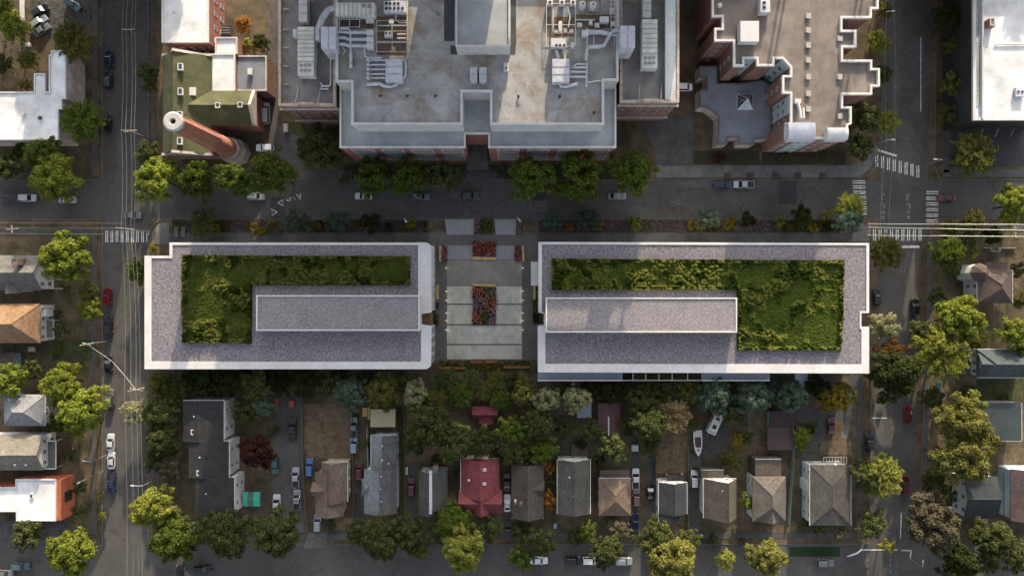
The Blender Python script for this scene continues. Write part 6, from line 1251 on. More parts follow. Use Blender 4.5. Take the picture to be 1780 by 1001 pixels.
(1022, 922, 19, 'mid', 'broad', 'small green tree in front of the plain grey-brown house'), (1052, 955, 33, 'dim', 'broad', 'dim green tree over the parked white and silver cars'), (1078, 920, 20, 'greybrown', 'broad', 'brownish tree in front of the tan hipped house'), (1165, 967, 50, 'gold', 'broad', 'large gold-lit tree in front of the slate house'), (1140, 935, 38, 'dim', 'broad', 'dim tree behind the large gold-lit one'), (1262, 972, 20, 'lime', 'feather', 'small lime star-shaped tree at the bottom street'), (1330, 966, 37, 'gold', 'broad', 'gold-lit round tree in front of the pale sunlit house'), (1301, 868, 15, 'bright', 'broad', 'small vivid lime tree between the two tan houses'), (1060, 897, 14, 'dim', 'broad', 'dim shrub-tree at the tan hipped house front'),
(1425, 918, 15, 'dim', 'broad', 'dim shrubby tree in front of the grey hipped house'), (1458, 920, 16, 'greybrown', 'broad', 'brownish shrubby tree beside the turf strip'), (1715, 970, 24, 'dim', 'broad', 'dim tree near the bottom corner, between two others'),
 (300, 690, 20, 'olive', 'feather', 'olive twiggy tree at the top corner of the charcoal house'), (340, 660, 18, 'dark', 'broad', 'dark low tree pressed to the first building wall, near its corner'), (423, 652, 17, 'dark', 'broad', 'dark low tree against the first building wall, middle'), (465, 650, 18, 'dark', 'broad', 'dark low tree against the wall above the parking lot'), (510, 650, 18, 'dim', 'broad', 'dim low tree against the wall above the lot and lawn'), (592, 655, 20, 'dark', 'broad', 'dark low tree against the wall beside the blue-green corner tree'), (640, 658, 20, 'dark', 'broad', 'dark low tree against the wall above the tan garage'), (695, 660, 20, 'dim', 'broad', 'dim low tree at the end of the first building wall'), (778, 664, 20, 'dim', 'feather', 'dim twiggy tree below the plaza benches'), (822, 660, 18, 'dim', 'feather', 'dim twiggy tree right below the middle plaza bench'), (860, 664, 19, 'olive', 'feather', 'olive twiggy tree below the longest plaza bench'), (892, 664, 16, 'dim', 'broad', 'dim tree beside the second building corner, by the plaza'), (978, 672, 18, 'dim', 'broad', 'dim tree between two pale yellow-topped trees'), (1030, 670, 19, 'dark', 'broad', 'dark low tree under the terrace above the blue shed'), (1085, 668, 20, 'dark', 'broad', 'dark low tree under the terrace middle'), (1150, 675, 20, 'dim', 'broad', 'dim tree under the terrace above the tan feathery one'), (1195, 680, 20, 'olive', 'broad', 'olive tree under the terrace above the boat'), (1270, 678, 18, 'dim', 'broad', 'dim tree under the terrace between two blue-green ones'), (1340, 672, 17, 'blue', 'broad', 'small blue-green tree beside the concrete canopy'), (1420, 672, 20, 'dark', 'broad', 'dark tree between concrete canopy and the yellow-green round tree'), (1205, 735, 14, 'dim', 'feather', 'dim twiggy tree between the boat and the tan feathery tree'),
 (725, 770, 22, 'dim', 'broad', 'dim tree at the edge of the second dry lawn, beside the fence'), (865, 790, 18, 'dim', 'broad', 'dim tree behind the red-roofed house, by the driveway top'), (910, 795, 20, 'dim', 'broad', 'dim tree right at the dusky brown house rear'), (985, 740, 22, 'dim', 'broad', 'dim tree beside the upper curved path'), (1040, 800, 16, 'dim', 'broad', 'dim tree beside the rear deck of the plain house'), (1130, 775, 20, 'dim', 'broad', 'dim tree at the top of the black car driveway'), (1265, 790, 14, 'olive', 'broad', 'olive little tree by the concrete yard below the trailer'), (1300, 760, 13, 'dim', 'broad', 'dim little tree beside the golden twiggy one'), (270, 800, 20, 'dim', 'broad', 'dim tree at the verge above the yellow-lit tree'), (276, 745, 20, 'olive', 'feather', 'olive twiggy tree at the verge beside the charcoal house'), (760, 925, 24, 'dim', 'broad', 'dim tree in front of the narrow dark brown house, by the brilliant one'), (1195, 935, 24, 'dim', 'broad', 'dim tree in front of the slate house, open side'), (1000, 930, 16, 'dim', 'broad', 'dim tree in front of the plain grey-brown house, street side'), (620, 925, 22, 'dim', 'broad', 'dim tree beside the wide one in front of the blue-grey house'),
 (1600, 575, 22, 'dim', 'broad', 'dim tree at the kerb beside the feathery lime tree'), (1615, 690, 24, 'dim', 'broad', 'dim tree at the kerb beside the huge golden pair'), (1622, 840, 26, 'dim', 'broad', 'dim tree at the kerb between golden pair and grey-brown tree'), (1650, 400, 20, 'dim', 'broad', 'dim tree under the overhead cables, street side'), (1720, 410, 18, 'dark', 'broad', 'dark tree under the overhead cables near the ladder-like pole'), (1765, 470, 16, 'dark', 'broad', 'dark tree between the garden wall and photo edge'), (60, 540, 16, 'dim', 'broad', 'dim tree between the two houses at the white porch') and (108, 575, 14, 'dim', 'broad', 'dim tree in front of the white columned porch'), (60, 640, 20, 'dim', 'broad', 'dim tree beside the low dark shed roof'), (110, 730, 22, 'mid', 'broad', 'green tree between silver-grey house and largest bright tree'),
]
for a in TL:
    px, py, r, col, kind, lab = a[:6]
    if py > 655 and 262 < px < 1505 and col in ('dim', 'dark', 'olive', 'mid', 'blue'): r *= 1.2 if py < 700 else 1.03
    hosp_row = kind == 'dense' and 270 < py < 320 and px < 1120
    if hosp_row: r *= 1.1
    lift = a[6] if len(a) > 6 else (7.5 if hosp_row and 380 < px < 520 else 2.0 if hosp_row else 0.5)
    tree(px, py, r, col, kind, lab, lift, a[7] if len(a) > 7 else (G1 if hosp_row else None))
# unseen trees added beyond the top of the frame to cast shade into it
for i, (x, y, r) in enumerate(((-128, 86, 62), (-112, 88, 62), (-98, 90, 62), (-84, 88, 55), (100, 86, 60), (112, 90, 55), (128, 88, 58))):
    tree(0, 0, r, 'mid', 'broad', 'unseen mid green tree added for shade beyond the top edge of the photo', 3.5, 'added shade trees beyond the top of the photo', (x, y))
SH = [(375, 397, 9, 'yellow', 'yellow shrub beside the dim corner tree of the strip'), (435, 392, 9, 'olive', 'olive shrub in the strip, first'), (450, 399, 13, 'yellow', 'wide yellow shrub below the painted arrows'), (472, 392, 12, 'olive', 'olive round shrub below the painted arrows'), (486, 399, 8, 'gold', 'gold shrub beside the blue-green strip tree'), (552, 392, 9, 'gold', 'gold shrub between the two blue-green strip trees'), (622, 390, 10, 'gold', 'gold shrub beside the dark round strip tree'), (715, 389, 12, 'yellow', 'yellow-green shrub near the plaza end of the strip'), (676, 396, 9, 'dark', 'dark shrub next to the dark round strip tree'), (700, 395, 7, 'olive', 'small olive shrub near the yellow-green one'), (988, 396, 10, 'orange', 'rust-orange shrub between two blue-green strip trees'), (1042, 394, 10, 'yellow', 'yellow shrub after the second blue-green strip tree'), (1104, 388, 15, 'bright', 'bright lime shrub in the second strip'), (1205, 393, 13, 'yellow', 'amber shrub beside the lone blue-green strip tree'), (1270, 390, 14, 'yellow', 'wide amber shrub by the black-green ball tree'), (1352, 387, 14, 'bright', 'round bright green shrub after the black-green ball tree'), (1372, 398, 9, 'olive', 'olive shrub beside the dark olive strip tree'), (1410, 396, 12, 'yellow', 'vivid yellow shrub under the dark olive strip tree'), (1437, 372, 12, 'lime', 'lime shrub beside the crosswalk corner tree'), (1440, 395, 10, 'dark', 'dark shrub under the crosswalk corner tree'), (268, 430, 9, 'yellow', 'yellow shrub in the corner pavement notch'),
 (1250, 275, 14, 'maroon', 'dark maroon shrub in front of the low slate roof'), (1365, 272, 13, 'dim', 'green shrub below the teal bay of the zigzag building'), (1430, 268, 15, 'dim', 'green shrub in the bed of the zigzag building front'), (1285, 278, 9, 'greybrown', 'brown shrub in front of the low slate roof'), (585, 245, 12, 'dim', 'shrub at the hospital wing corner'), (345, 790, 9, 'dim', 'shrub hidden along the charcoal house'), (760, 800, 14, 'dim', 'shrub behind the narrow dark brown house'), (1010, 770, 11, 'dim', 'shrub beside the curved path'), (1210, 815, 7, 'dim', 'little shrub behind the white suv'), (1262, 800, 9, 'dim', 'shrub by the sunlit tan house rear'), (1410, 745, 11, 'dim', 'shrub beside the small bright tree pair'), (1395, 912, 12, 'dim', 'shrub at the start of the turf strip'), (480, 745, 8, 'dim', 'shrub at the parking lot edge'), (640, 770, 10, 'dim', 'shrub beside the blue-grey wing'), (575, 912, 13, 'greybrown', 'dry brown shrub in the brown house front yard'), (690, 905, 9, 'dim', 'shrub at the foot of the green side strip'), (1310, 810, 8, 'dim', 'shrub behind the pale sunlit house'), (1240, 935, 10, 'dim', 'shrub in front of the half sunlit house'), (1290, 940, 10, 'greybrown', 'brown shrub between lime star tree and gold tree'),
 (100, 545, 10, 'dim', 'shrub at the orange-tan house porch'), (100, 610, 10, 'mid', 'shrub below the orange-tan house porch'), (120, 790, 12, 'dim', 'shrub in front of the balcony house'), (115, 500, 11, 'dim', 'shrub under the big bright tree'), (1660, 470, 12, 'dim', 'shrub in front of the plum-brown house'), (1680, 680, 14, 'dim', 'shrub below the teal-grey house'), (1650, 860, 14, 'dim', 'shrub beside the dark blue-grey house'), (1745, 690, 10, 'dim', 'shrub on the lawn by the teal flat roof')]
for px, py, r, col, lab in SH: shrub(px, py, r, col, lab, 'shrubs of the planting strip' if 370 < py < 402 and 360 < px < 1450 else None)
# low mixed planting of the strip and the bed at the closed end of the plaza
random.seed(8); b = MB(); gm = [leafmat('heather', (.055, .04, .042), (.11, .08, .085), (.19, .14, .15), transl=.1), LEAFC['dim'], LEAFC['yellow'], LEAFC['dark']]
for x0, x1, y0, y1, n in ((300, 744, 383, 403, 1700), (938, 1482, 383, 403, 2100), (765, 922, 627, 644, 650), (600, 810, 286, 310, 260), (852, 1128, 286, 310, 320)):
    for _ in range(n):
        px, py = random.uniform(x0, x1), random.uniform(y0, y1); X, Y = P(px, py, .2); f = noise.noise(Vector((X * .11, 2.3, 0)))
        mi = (0 if f > -.08 else 1 if f > -.25 else 3) if py < 405 and py > 380 else (1 if random.random() < .7 else 3)
        if mi and random.random() < (.4 if 620 < py < 650 else .12): mi = 2
        clump(b, (X, Y, .2), .33, 7, .24, .6, mi)
put(b.build('ground_cover_plants', gm), kind='stuff')
# grass, weeds and fallen leaves over the yards and verges
random.seed(9); b = MB(); gm2 = [LEAFC['dim'], leafmat('dry_grass', (.07, .055, .03), (.12, .095, .05), (.17, .14, .08), transl=.1), LEAFC['greybrown']]
zones = ((262, 1500, 655, 945, 5200), (0, 176, 410, 940, 2600), (1600, 1790, 395, 940, 2200), (0, 160, 0, 310, 1500), (1636, 1690, 0, 300, 500))
for x0, x1, y0, y1, n in zones:
    for _ in range(n):
        px, py = random.uniform(x0, x1), random.uniform(y0, y1); X, Y = P(px, py, 0); f = noise.noise(Vector((X * .09, Y * .09, 4)))
        if f < -.15 and random.random() < .8: continue
        if 474 < px < 528 and 685 < py < 930: continue
        mi = 0 if f > .1 else 1 if random.random() < .6 else 2
        for _k in range(5): leaf_quad(b, Vector((X + random.uniform(-.5, .5), Y + random.uniform(-.5, .5), random.uniform(.03, .22))), Vector((0, 0, 1)) + rdir() * .7, random.uniform(.15, .42), .6, mi=mi)
put(b.build('grass', gm2), kind='stuff')

# ------------------------------------------------------------------ vehicles
def loft(b, rings, close=True):
    n = len(rings[0]); i = len(b.v)
    for r in rings: b.v += r
    for k in range(len(rings) - 1):
        for q in range(n):
            w = (q + 1) % n; b.f.append((i + k * n + q, i + k * n + w, i + (k + 1) * n + w, i + (k + 1) * n + q)); b.mi.append(0)
    b.f.append(tuple(range(i + (len(rings) - 1) * n, i + len(rings) * n))); b.mi.append(0); b.f.append(tuple(range(i + n - 1, i - 1, -1))); b.mi.append(0)
def plan(L, W, z, nose=.22, k=1.0):
    """Car outline seen from above: rounded ends, nose at +x."""
    pts = []
    for s in range(28):
        a = 6.28318 * s / 28; c, d = math.cos(a), math.sin(a); e = .28 if c > 0 else .22
        pts.append((k * L / 2 * math.copysign(abs(c) ** e, c), k * W / 2 * math.copysign(abs(d) ** (.32), d) * (1 - (nose * .45 if c > .9 else 0)), z))
    return pts
def car_proto(kind):
    L, W, H = {'sedan': (4.6, 1.84, 1.42), 'suv': (4.6, 1.9, 1.68), 'van': (5.4, 2.0, 2.1), 'pickup': (5.5, 1.95, 1.75)}[kind]; bz = {'sedan': .86, 'suv': .98, 'van': 1.1, 'pickup': 1.0}[kind]
    t = thing('parked_car', None, None); b = MB(); P0 = MATS['car_white']
    loft(b, [plan(L, W, .22, k=.96), plan(L, W, .42), plan(L, W, bz - .2), plan(L, W, bz - .04, k=.975), plan(L, W, bz, k=.93)]); body = b.build('body', P0, t, smooth=False)
    x = {'sedan': (-1.75, 1.0, -1.0, .3), 'suv': (-2.18, .95, -1.95, .35), 'van': (-2.6, 1.75, -2.5, 1.05), 'pickup': (-.75, 1.35, -.55, .65)}[kind]   # rear base, front base, rear roof, front roof
    wb, wr = W / 2 * .9, W / 2 * .74; zb, zt = bz - .01, H - .05
    A = [(x[0], -wb, zb), (x[1], -wb * .96, zb), (x[1], wb * .96, zb), (x[0], wb, zb)]; T = [(x[2], -wr, zt), (x[3], -wr, zt), (x[3], wr, zt), (x[2], wr, zt)]
    MB().quad([A[1], A[2], T[2], T[1]]).build('windshield', MATS['car_glass'], t); MB().quad([A[3], A[0], T[0], T[3]]).build('rear_window', MATS['car_glass'], t)
    MB().quad([A[0], A[1], T[1], T[0]]).build('side_window', MATS['car_glass'], t); MB().quad([A[2], A[3], T[3], T[2]]).build('side_window', MATS['car_glass'], t)
    b = MB(); e = .03; r2 = [(x[2] - e, -wr - e), (x[3] + e, -wr - e), (x[3] + e, wr + e), (x[2] - e, wr + e)]; b.prism(r2, zt, zt + .06, inset_top=.09)
    for p, q in zip(A, T): b.tube([p, q], .05, 4)
    b.build('roof', P0, t)
    if kind == 'pickup': MB().box(-L / 2 + .18, -.85, -W / 2 + .16, W / 2 - .16, bz - .3, bz + .012).build('cargo_bed', darkm, t); MB().ring([(-L / 2 + .1, -W / 2 + .08), (-.8, -W / 2 + .08), (-.8, W / 2 - .08), (-L / 2 + .1, W / 2 - .08)], .09, bz - .02, bz + .1, out=0).build('bed_rail', P0, t)
    for sx in (-.3, .31):
        for sy in (-1, 1):
            cx, cy = L * sx, sy * (W / 2 - .12); b = MB(); i = 0
            b.tube([(cx, cy - .12, .33), (cx, cy + .12, .33)], .33, 12); w = b.build('wheel', rubber, t); b = MB(); b.tube([(cx, cy + sy * .1, .33), (cx, cy + sy * .135, .33)], .2, 10); b.build('rim', steel, w)
    for sy in (-1, 1):
        MB().box(L / 2 * .9, L / 2 * .975, sy * W * .33 - .17, sy * W * .33 + .17, bz - .3, bz - .12).build('headlight', MATS['lamp_lens'], t); MB().box(-L / 2 * .985, -L / 2 * .95, sy * W * .36 - .13, sy * W * .36 + .13, bz - .3, bz - .08).build('taillight', MATS['tail_lens'], t)
        MB().box(x[1] - .35, x[1] - .18, sy * (W / 2 + .09) - .1, sy * (W / 2 + .09) + .1, bz - .02, bz + .14).build('mirror', P0, t)
    return t
CP = {'white': paint('car_white', (.62, .63, .64)), 'silver': paint('car_silver', (.36, .38, .4), .3, .6), 'grey': paint('car_grey', (.14, .145, .15)), 'black': paint('car_black', (.012, .012, .014)), 'navy': paint('car_navy', (.015, .025, .07)), 'blue': paint('car_blue', (.06, .13, .3)), 'red': paint('car_red', (.15, .012, .015)), 'darkred': paint('car_darkred', (.1, .015, .015)), 'teal': paint('car_teal', (.05, .1, .11)), 'brown': paint('car_brown', (.16, .1, .08)), 'maroon': paint('car_maroon', (.09, .02, .02)), 'paleblue': paint('car_paleblue', (.2, .28, .4))}
glass('car_glass', (.015, .018, .022), .05); mk('lamp_lens', (.6, .6, .58), var=.05, rough=.2); mk('tail_lens', (.3, .02, .02), var=.05, rough=.25)
CARP = {}
def car(px, py, ang, kind, col, label, group=None):
    X, Y = P(px, py, .9)
    if kind not in CARP: o = CARP[kind] = car_proto(kind)
    else: o = copy_tree(CARP[kind])
    o.location = (X, Y, .022); o.rotation_euler = (0, 0, R_(ang)); put(o, label, {'van': 'van', 'pickup': 'pickup truck'}.get(kind, 'car'))
    if group: o['group'] = group
    for c in KIDS[o]:
        if c.name.split('.')[0] in ('body', 'roof', 'pillar_frame', 'mirror', 'bed_rail'): c.material_slots[0].link = 'OBJECT'; c.material_slots[0].material = CP[col]
    return o
CARS = [(70, 19, 35, 'suv', 'black', 'black car parked at a slant, topmost of three at the top corner'), (68, 38, 35, 'suv', 'silver', 'silver car parked at a slant between two darker ones'), (72, 52, 35, 'sedan', 'grey', 'grey car parked at a slant, lowest of three at the top corner'), (126, 8, -35, 'suv', 'teal', 'dark teal car at the photo top beside the olive tree'),
 (189, 103, 90, 'suv', 'navy', 'dark blue car parked on the wired street, upper of two touching'), (188, 139, 90, 'suv', 'black', 'black car parked on the wired street behind the dark blue one'), (187, 213, 90, 'sedan', 'black', 'black car parked beside the mid green tree'), (16, 345, 0, 'sedan', 'black', 'black car parked at the photo edge under the bright corner tree'), (48, 344, 0, 'suv', 'silver', 'silver car parked behind the black one at the photo edge'), (117, 347, 0, 'sedan', 'silver', 'silver car half under the bright corner tree'),
 (230, 374, 0, 'sedan', 'grey', 'dark grey car crossing the intersection beside the striped crosswalk'), (462, 197, 90, 'van', 'white', 'white van beside the gable of the mossy roof'), (460, 257, 180, 'suv', 'white', 'white suv at the smokestack base'), (445, 341, 0, 'suv', 'silver', 'silver car half under the large hospital row tree'), (632, 341, 180, 'sedan', 'silver', 'silver car below the first terrace tree'), (731, 342, 0, 'sedan', 'grey', 'grey car below the middle terrace tree'), (817, 340, 0, 'suv', 'black', 'black car beside the entrance walk'), (1073, 341, 0, 'sedan', 'silver', 'silver car under the big round tree near the pale pavement'),
 (1256, 321, 0, 'sedan', 'navy', 'dark blue car parked at the pale pavement'), (1293, 321, 180, 'pickup', 'silver', 'silver pickup with a pale cab behind the dark blue car'), (1646, 344, 180, 'sedan', 'darkred', 'dark red car waiting at the crosswalk bars'), (1186, 152, 0, 'van', 'white', 'white vehicle between the hospital and the low slate roof'), (187, 516, 90, 'suv', 'red', 'red car parked on the wired street beside small trees'), (188, 567, 90, 'suv', 'black', 'black car parked below the red one'), (188, 633, 90, 'sedan', 'black', 'black car parked below the wooden pole arm'), (191, 692, 90, 'suv', 'grey', 'grey car half under the largest bright tree'), (192, 769, 90, 'sedan', 'white', 'white car parked on the wired street, upper of two'), (193, 800, 90, 'sedan', 'white', 'white car parked on the wired street, lower of two'), (194, 838, -90, 'pickup', 'navy', 'dark pickup below the two white cars'), (36, 984, 0, 'suv', 'teal', 'dark teal car at the bottom corner'), (8, 997, 0, 'suv', 'grey', 'grey car cut by the bottom corner'),
 (508, 746, 90, 'pickup', 'black', 'black pickup alone in the upper parking lot'), (478, 808, -90, 'suv', 'teal', 'dark teal car beside the maroon tree'), (514, 830, 90, 'pickup', 'silver', 'silver pickup in the lot, upper of the fence-side pair'), (516, 869, 90, 'pickup', 'silver', 'silver pickup in the lot, lower of the fence-side pair'), (481, 877, 90, 'pickup', 'white', 'white pickup beside the striped awning'), (538, 812, 90, 'suv', 'blue', 'blue car on the lawn side of the lot fence'), (552, 908, 90, 'suv', 'silver', 'silver car on the driveway below the brown house'), (615, 743, 90, 'pickup', 'grey', 'dark pickup beside the dry lawn fence'), (615, 773, 90, 'suv', 'paleblue', 'pale blue-white car below the dark pickup by the fence'), (624, 818, 90, 'suv', 'maroon', 'maroon car beside the small hipped bay'), (715, 846, 90, 'suv', 'darkred', 'dark red car beside the narrow dark brown house'), (882, 874, 90, 'sedan', 'white', 'white car between the red roof and the dusky brown house'), (883, 921, 90, 'suv', 'black', 'black car below the white one by the red roof'), (881, 838, 90, 'sedan', 'maroon', 'dark maroon car above the white one by the red roof'),
 (1105, 832, 90, 'pickup', 'white', 'white pickup beside the tan hipped house'), (1106, 864, 90, 'suv', 'brown', 'brown car behind the white pickup by the tan hipped house'), (1104, 907, 90, 'suv', 'navy', 'navy car at the foot of the tan hipped house drive'), (1131, 855, 90, 'sedan', 'black', 'black car beside the slate house'), (1207, 832, 90, 'suv', 'white', 'white suv beside the half sunlit house'), (998, 974, 0, 'suv', 'black', 'black car parked at the bottom street'), (1027, 974, 0, 'suv', 'white', 'white car parked behind the black one at the bottom street'), (1084, 975, 0, 'suv', 'silver', 'silver car parked under the dim green bottom tree'), (937, 974, 0, 'sedan', 'white', 'white car half hidden under the green bottom tree'), (352, 989, 0, 'suv', 'black', 'black car on the bottom street below the charcoal house'), (312, 998, 90, 'suv', 'black', 'black car cut by the bottom edge of the photo'),
 (1524, 516, 90, 'suv', 'black', 'black car beside the second planted roof, near the roof notch'), (1591, 534, 90, 'suv', 'black', 'black car driving on the zigzag-roof street'), (1579, 721, 90, 'sedan', 'red', 'red car on the zigzag-roof street'), (1445, 741, 90, 'sedan', 'maroon', 'maroon car on the drive by the yellow-green tree'), (1434, 978, 0, 'suv', 'grey', 'grey-blue car below the turf strip'), (1574, 843, 90, 'suv', 'darkred', 'dark red car near the bottom intersection'), (1512, 768, 90, 'suv', 'black', 'black car near the dim tree on the zigzag-roof street'), (1519, 140, 90, 'sedan', 'black', 'black car in the lower notch shade by the zigzag roof')]
for c in CARS: car(*c)
# boat on a trailer and a long white travel trailer
X, Y = P(1213, 770, 1.2); t = thing('motor_boat', 'white motor boat with a dark open cockpit in the back garden', 'boat', (X, Y, 0), None, R_(-88)); ORG[t] = Vector((0, 0, 0)); b = MB()
def hull(z, k, kx=1.0): return [(kx * u, k * v, z) for u, v in ((-3.4, -1.15), (-1, -1.2), (1, -1.05), (2.4, -.65), (3.4, 0), (2.4, .65), (1, 1.05), (-1, 1.2), (-3.4, 1.15))]
loft(b, [hull(.5, .35, .9), hull(.9, .85, .96), hull(1.35, 1.0), hull(1.45, .96, .99)]); b.build('hull', white, t)
MB().prism([(-1.6, -.8), (.6, -.75), (.6, .75), (-1.6, .8)], 1.46, 1.62).build('cockpit', mk('boat_canvas', (.07, .04, .04), var=.15), t); MB().prism([(.62, -.7), (.95, -.5), (.95, .5), (.62, .7)], 1.46, 1.85).build('windscreen', paneg, t); MB().box(1.5, 2.0, -.25, .25, 1.45, 1.5).build('hatch', darkm, t); MB().box(-3.9, -3.42, -.25, .25, .7, 1.7).build('outboard_motor', darkm, t)
MB().box(-3, 3.2, -.1, .1, .3, .45).build('trailer_frame', steel, t); 
for s in (-1, 1): MB().tube([(-1, s * 1.0 - .1, .33), (-1, s * 1.0 + .1, .33)], .32, 12).build('wheel', rubber, t)
X, Y = P(1245, 731, 2); t = thing('travel_trailer', 'long white travel trailer with dark roof vents under the blue-green tree', 'trailer', (X, Y, 0), None, R_(66)); ORG[t] = Vector((0, 0, 0))
MB().prism([(-3.6, -1.15), (3.6, -1.15), (3.6, 1.15), (-3.6, 1.15)], .5, 2.7).build('body', offwhite, t, bevel=.15); 
for x, s in ((-1.6, .55), (.6, .35), (2.1, .3)): MB().box(x - s, x + s, -.5, .5, 2.71, 2.85).build('roof_vent', darkm, t)
MB().box(-3.3, -2.9, -.9, .9, 2.71, 2.78).build('roof_rack', steel, t); MB().box(-4.4, -3.6, -.06, .06, .5, .6).build('hitch', steel, t)
for s in (-1, 1):
    for x in (-.5, .4): MB().tube([(x, s * 1.0 - .1, .35), (x, s * 1.0 + .1, .35)], .34, 12).build('wheel', rubber, t)
for s in (-1, 1): MB().box(-1, 1, s * 1.16 - .02, s * 1.16 + .02, 1.4, 2.1).build('window', paneg, t)

# ------------------------------------------------------------------ poles, lamps and overhead wires
def pole(label, px, py, h, arms, name='utility_pole', ang=0.0, r=.16, m=None, insul=True):
    X, Y = P(px, py, h); t = thing(name, label, 'pole', (X, Y, 0)); MB().tube([(X, Y, -.2), (X, Y, h)], r, 8, r1=r * .7).build('shaft', m or polewood, t)
    for z, w, a in arms:
        a = R_(ang + a); c, s = math.cos(a), math.sin(a); arm = MB().tube([(X - c * w, Y - s * w, z), (X + c * w, Y + s * w, z)], .09, 4).build('crossarm', m or mk('sunlit_timber', (.4, .34, .26), var=.15), t)  # crossarms paler than the shaft, sunlight put into the timber colour
        if insul:
            b = MB()
            for k in (-.9, -.35, .35, .9): b.tube([(X + c * w * k, Y + s * w * k, z + .08), (X + c * w * k, Y + s * w * k, z + .36)], .07, 6)
            b.build('insulator_print', offwhite, arm)
    return X, Y
pole('tall pole with two crossarms over the wired street, beside the mossy roof', 222, 226, 11.5, ((11, 1.9, 0), (10.2, 1.6, 8)))
pole('pole with a pale arm near the top of the wired street', 222, 51, 10.5, ((10.2, 1.4, 0),)); pole('pole with stacked arms at the striped crosswalk of the wired street', 216, 397, 11.0, ((10.8, 2.2, -6), (10.2, 1.8, -4)))
pole('pole with an H-shaped frame at the photo edge on the hospital street', 20, 398, 10.5, ((10.2, 1.4, 5), (10.3, .9, 95))); pole('pole with crossed pale arms below the first building corner', 236, 677, 11.0, ((10.8, 2.1, 12), (10.6, 1.6, -10)))
pole('leaning-armed pole in the verge joined by a slack cable', 150, 598, 9.5, ((9.3, 1.7, 12), (9.1, 1.1, -14))); pole('pole with a ladder-like head where the pale cables end', 1766, 401, 11.0, ((10.8, 1.7, 90), (10.2, 1.4, 80)))
def lamp(label, px, py, h, dx, dy):
    X, Y = P(px, py, h); t = thing('street_lamp', label, 'street lamp', (X, Y, 0)); MB().tube([(X, Y, 0), (X, Y, h)], .09, 8, r1=.06).build('post', steel, t); MB().tube([(X, Y, h), (X + dx * .5, Y + dy * .5, h + .25), (X + dx, Y + dy, h + .2)], .06, 6).build('arm', offwhite, t)
    c, s = dx / math.hypot(dx, dy), dy / math.hypot(dx, dy); MB().prism([(X + dx - c * .1 - s * .18, Y + dy - s * .1 + c * .18), (X + dx + c * .7 - s * .14, Y + dy + s * .7 + c * .14), (X + dx + c * .7 + s * .14, Y + dy + s * .7 - c * .14), (X + dx - c * .1 + s * .18, Y + dy - s * .1 - c * .18)], h + .1, h + .24).build('lamp_head', offwhite, t)
lamp('street lamp beside the yellow-lit tree, arm over the wired street', 248, 844, 8.5, -2.2, .1); lamp('street lamp arm below the wide white roof at the crosswalk end', 1638, 278, 8, -1.6, .1); lamp('street lamp arm at the zigzag-roof street, near the slanted stop bar', 1541, 244, 8, 1.4, .1); lamp('street lamp arm near the top of the zigzag-roof street', 1541, 21, 8, 1.3, .1); lamp('street lamp arm near the verge opposite the balcony house', 158, 802, 7, -1.4, .2); lamp('slanted street lamp arm beside the orange shop front', 150, 832, 7, -1.6, -.8); lamp('short signal arm under the wide white roof corner', 1678, 243, 5, 1.3, .3); lamp('lamp post at the bottom edge of the bottom intersection', 1603, 985, 6, .1, 1.2); lamp('small lamp at the plaza street edge beside the worn bars', 899, 377, 4, .4, -.6); lamp('small lamp at the street edge of the first planting strip', 702, 379, 4, .4, -.6); lamp('lamp post on the drive by the bottom corner', 1753, 972, 5, .1, .8)
def wire(pts, m, r, group, label):
    q = []
    for (x0, y0, z0), (x1, y1, z1) in zip(pts, pts[1:]):
        a, c = Vector((*P(x0, y0, z0), z0)), Vector((*P(x1, y1, z1), z1)); n = 8
        for k in range(n): f = k / n; p = a.lerp(c, f); p.z -= 1.0 * 4 * f * (1 - f) * min(1, (c - a).length / 40); q.append(p)
    q.append(c); o = MB().tube(q, r, 5).build('overhead_wire', m); put(o, label, 'wire', group)
for x0, x1 in ((211, 206), (218, 217), (227, 226), (233, 233)):
    wire([(x0 + 2, -120, 10.8), (x0 + 1, 51, 10.6), (x0, 226, 11.2), (x0, 397, 11), (x1 + 10, 677, 11), (x1 + 12, 1120, 11)], wirem, .035, 'wires strung along the wired street', 'thin overhead wire running down the street beside the smokestack')
for y in (388, 397, 407): wire([(-200, y - 3, 10.4), (20, y - 1, 10.4), (216, y, 10.8)], wirem, .035, 'wires strung along the hospital street end', 'thin overhead wire from the photo edge to the crosswalk pole')
wire([(150, 598, 9.4), (195, 628, 8.2), (236, 677, 10.6)], wirebright, .032, None, 'slack pale cable between the verge pole and the crossed-arm pole')
for y0, y1, nme in ((389, 390, 'uppermost'), (395, 400, 'middle'), (409, 411, 'lowest')): wire([(1508, y0, 9.2), (1640, (y0 + y1) / 2, 9.8), (1766, y1, 10.9), (1900, y1 + 2, 10.5)], wirebright, .075, None, 'thick pale overhead cable over the lower crosswalk, %s of three' % nme)
pole('short corner pole where the three pale cables begin', 1512, 398, 9.3, ((9.1, 1.5, 90),), r=.14)
wire([(1536, -120, 9), (1541, 21, 9), (1541, 244, 9), (1530, 400, 9)], wirem, .03, 'wires along the zigzag-roof street', 'thin overhead wire along the street beside the zigzag roof'); wire([(1555, -120, 9), (1558, 120, 9), (1556, 244, 9), (1545, 400, 9)], wirem, .03, 'wires along the zigzag-roof street', 'thin overhead wire along the street beside the zigzag roof')

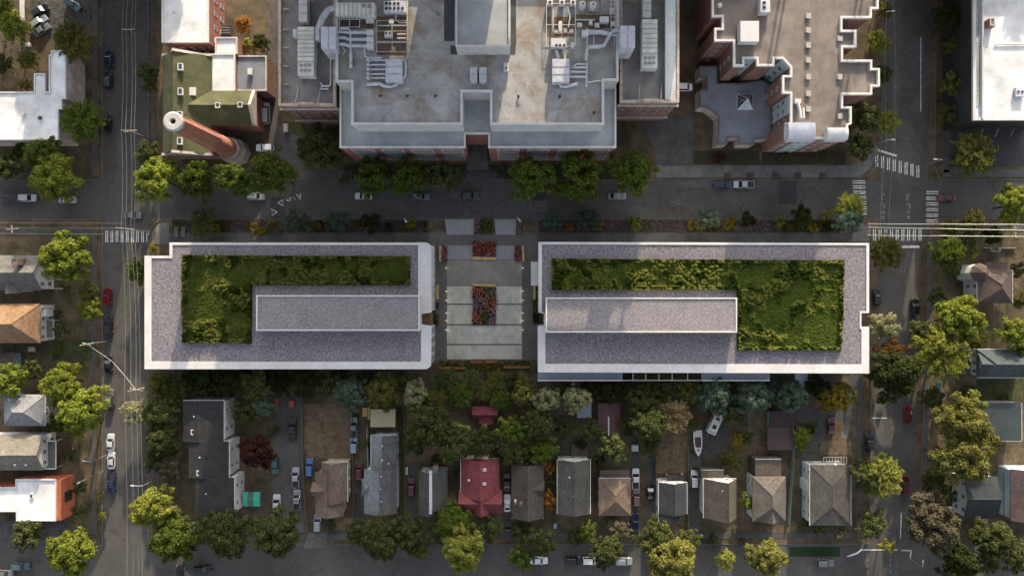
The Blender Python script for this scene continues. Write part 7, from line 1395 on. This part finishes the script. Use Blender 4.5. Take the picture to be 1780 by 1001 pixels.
for px, py, lab in ((300, 350, 'round manhole cover on the hospital street near the wired corner'), (700, 362, 'round manhole cover on the hospital street above the first strip'), (1180, 352, 'round manhole cover on the hospital street beside the pale pavement'), (208, 480, 'round manhole cover on the wired street above the red car'), (222, 745, 'round manhole cover on the wired street near the two white cars'), (1570, 470, 'round manhole cover below the lower crosswalk stop bar'), (1546, 660, 'round manhole cover beside the very dark tree'), (620, 975, 'round manhole cover on the bottom street below the blue-grey house'), (1200, 985, 'round manhole cover on the bottom street by the gold-lit tree'), (1586, 190, 'round manhole cover on the street above the slanted crosswalk')):
    X, Y = P(px, py); t = thing('manhole_cover', lab, 'manhole', (X, Y, 0)); MB().lathe([(.42, .005), (.42, .03), (.36, .032), (.36, .026)], 16, (X, Y), capt=False).build('rim', steel, t); MB().lathe([(.36, .024), (.36, .028)], 16, (X, Y)).build('lid', darkm, t)

# ------------------------------------------------------------------ sky, sun, camera
EL, AZ = 16.0, 10.0                                        # the sun stands low beyond the top of the picture, a little to its right
w = bpy.data.worlds.new('World'); scene.world = w; w.use_nodes = True; nt = w.node_tree
sky = nt.nodes.new('ShaderNodeTexSky'); sky.sky_type = 'NISHITA'; sky.sun_disc = False; sky.sun_elevation = R_(EL); sky.sun_rotation = R_(AZ); sky.altitude = 50; sky.air_density = 0.75; sky.dust_density = 4.0; sky.ozone_density = 0.4
bgd = nt.nodes['Background']; bgd.inputs['Strength'].default_value = SKY_S; hz = nt.nodes.new('ShaderNodeHueSaturation'); hz.inputs['Saturation'].default_value = 0.42; nt.links.new(sky.outputs['Color'], hz.inputs['Color']); nt.links.new(hz.outputs['Color'], bgd.inputs['Color'])
sl_ = bpy.data.lights.new('sun', 'SUN'); sl_.energy = SUN_S; sl_.angle = R_(0.5); sl_.color = (1.0, 0.82, 0.58); so = bpy.data.objects.new('sun', sl_); C.objects.link(so)
d = Vector((-math.sin(R_(AZ)) * math.cos(R_(EL)), -math.cos(R_(AZ)) * math.cos(R_(EL)), -math.sin(R_(EL)))); so.rotation_euler = d.to_track_quat('-Z', 'Y').to_euler(); so.location = (40, 200, 80)
cam = bpy.data.cameras.new('camera'); cam.sensor_width = 36; cam.sensor_fit = 'HORIZONTAL'; cam.lens = 36 * FPX / 1780; cam.clip_end = 5000; co = bpy.data.objects.new('camera', cam); C.objects.link(co); co.location = (0, 0, CAM_H); scene.camera = co
scene.view_settings.view_transform = 'Standard'; scene.view_settings.look = 'None'; scene.view_settings.gamma = 1; scene.view_settings.exposure = EXPO
scene.cycles.max_bounces = 5; scene.cycles.diffuse_bounces = 3; scene.cycles.transmission_bounces = 2; scene.cycles.use_denoising = True; scene.cycles.sample_clamp_indirect = 4
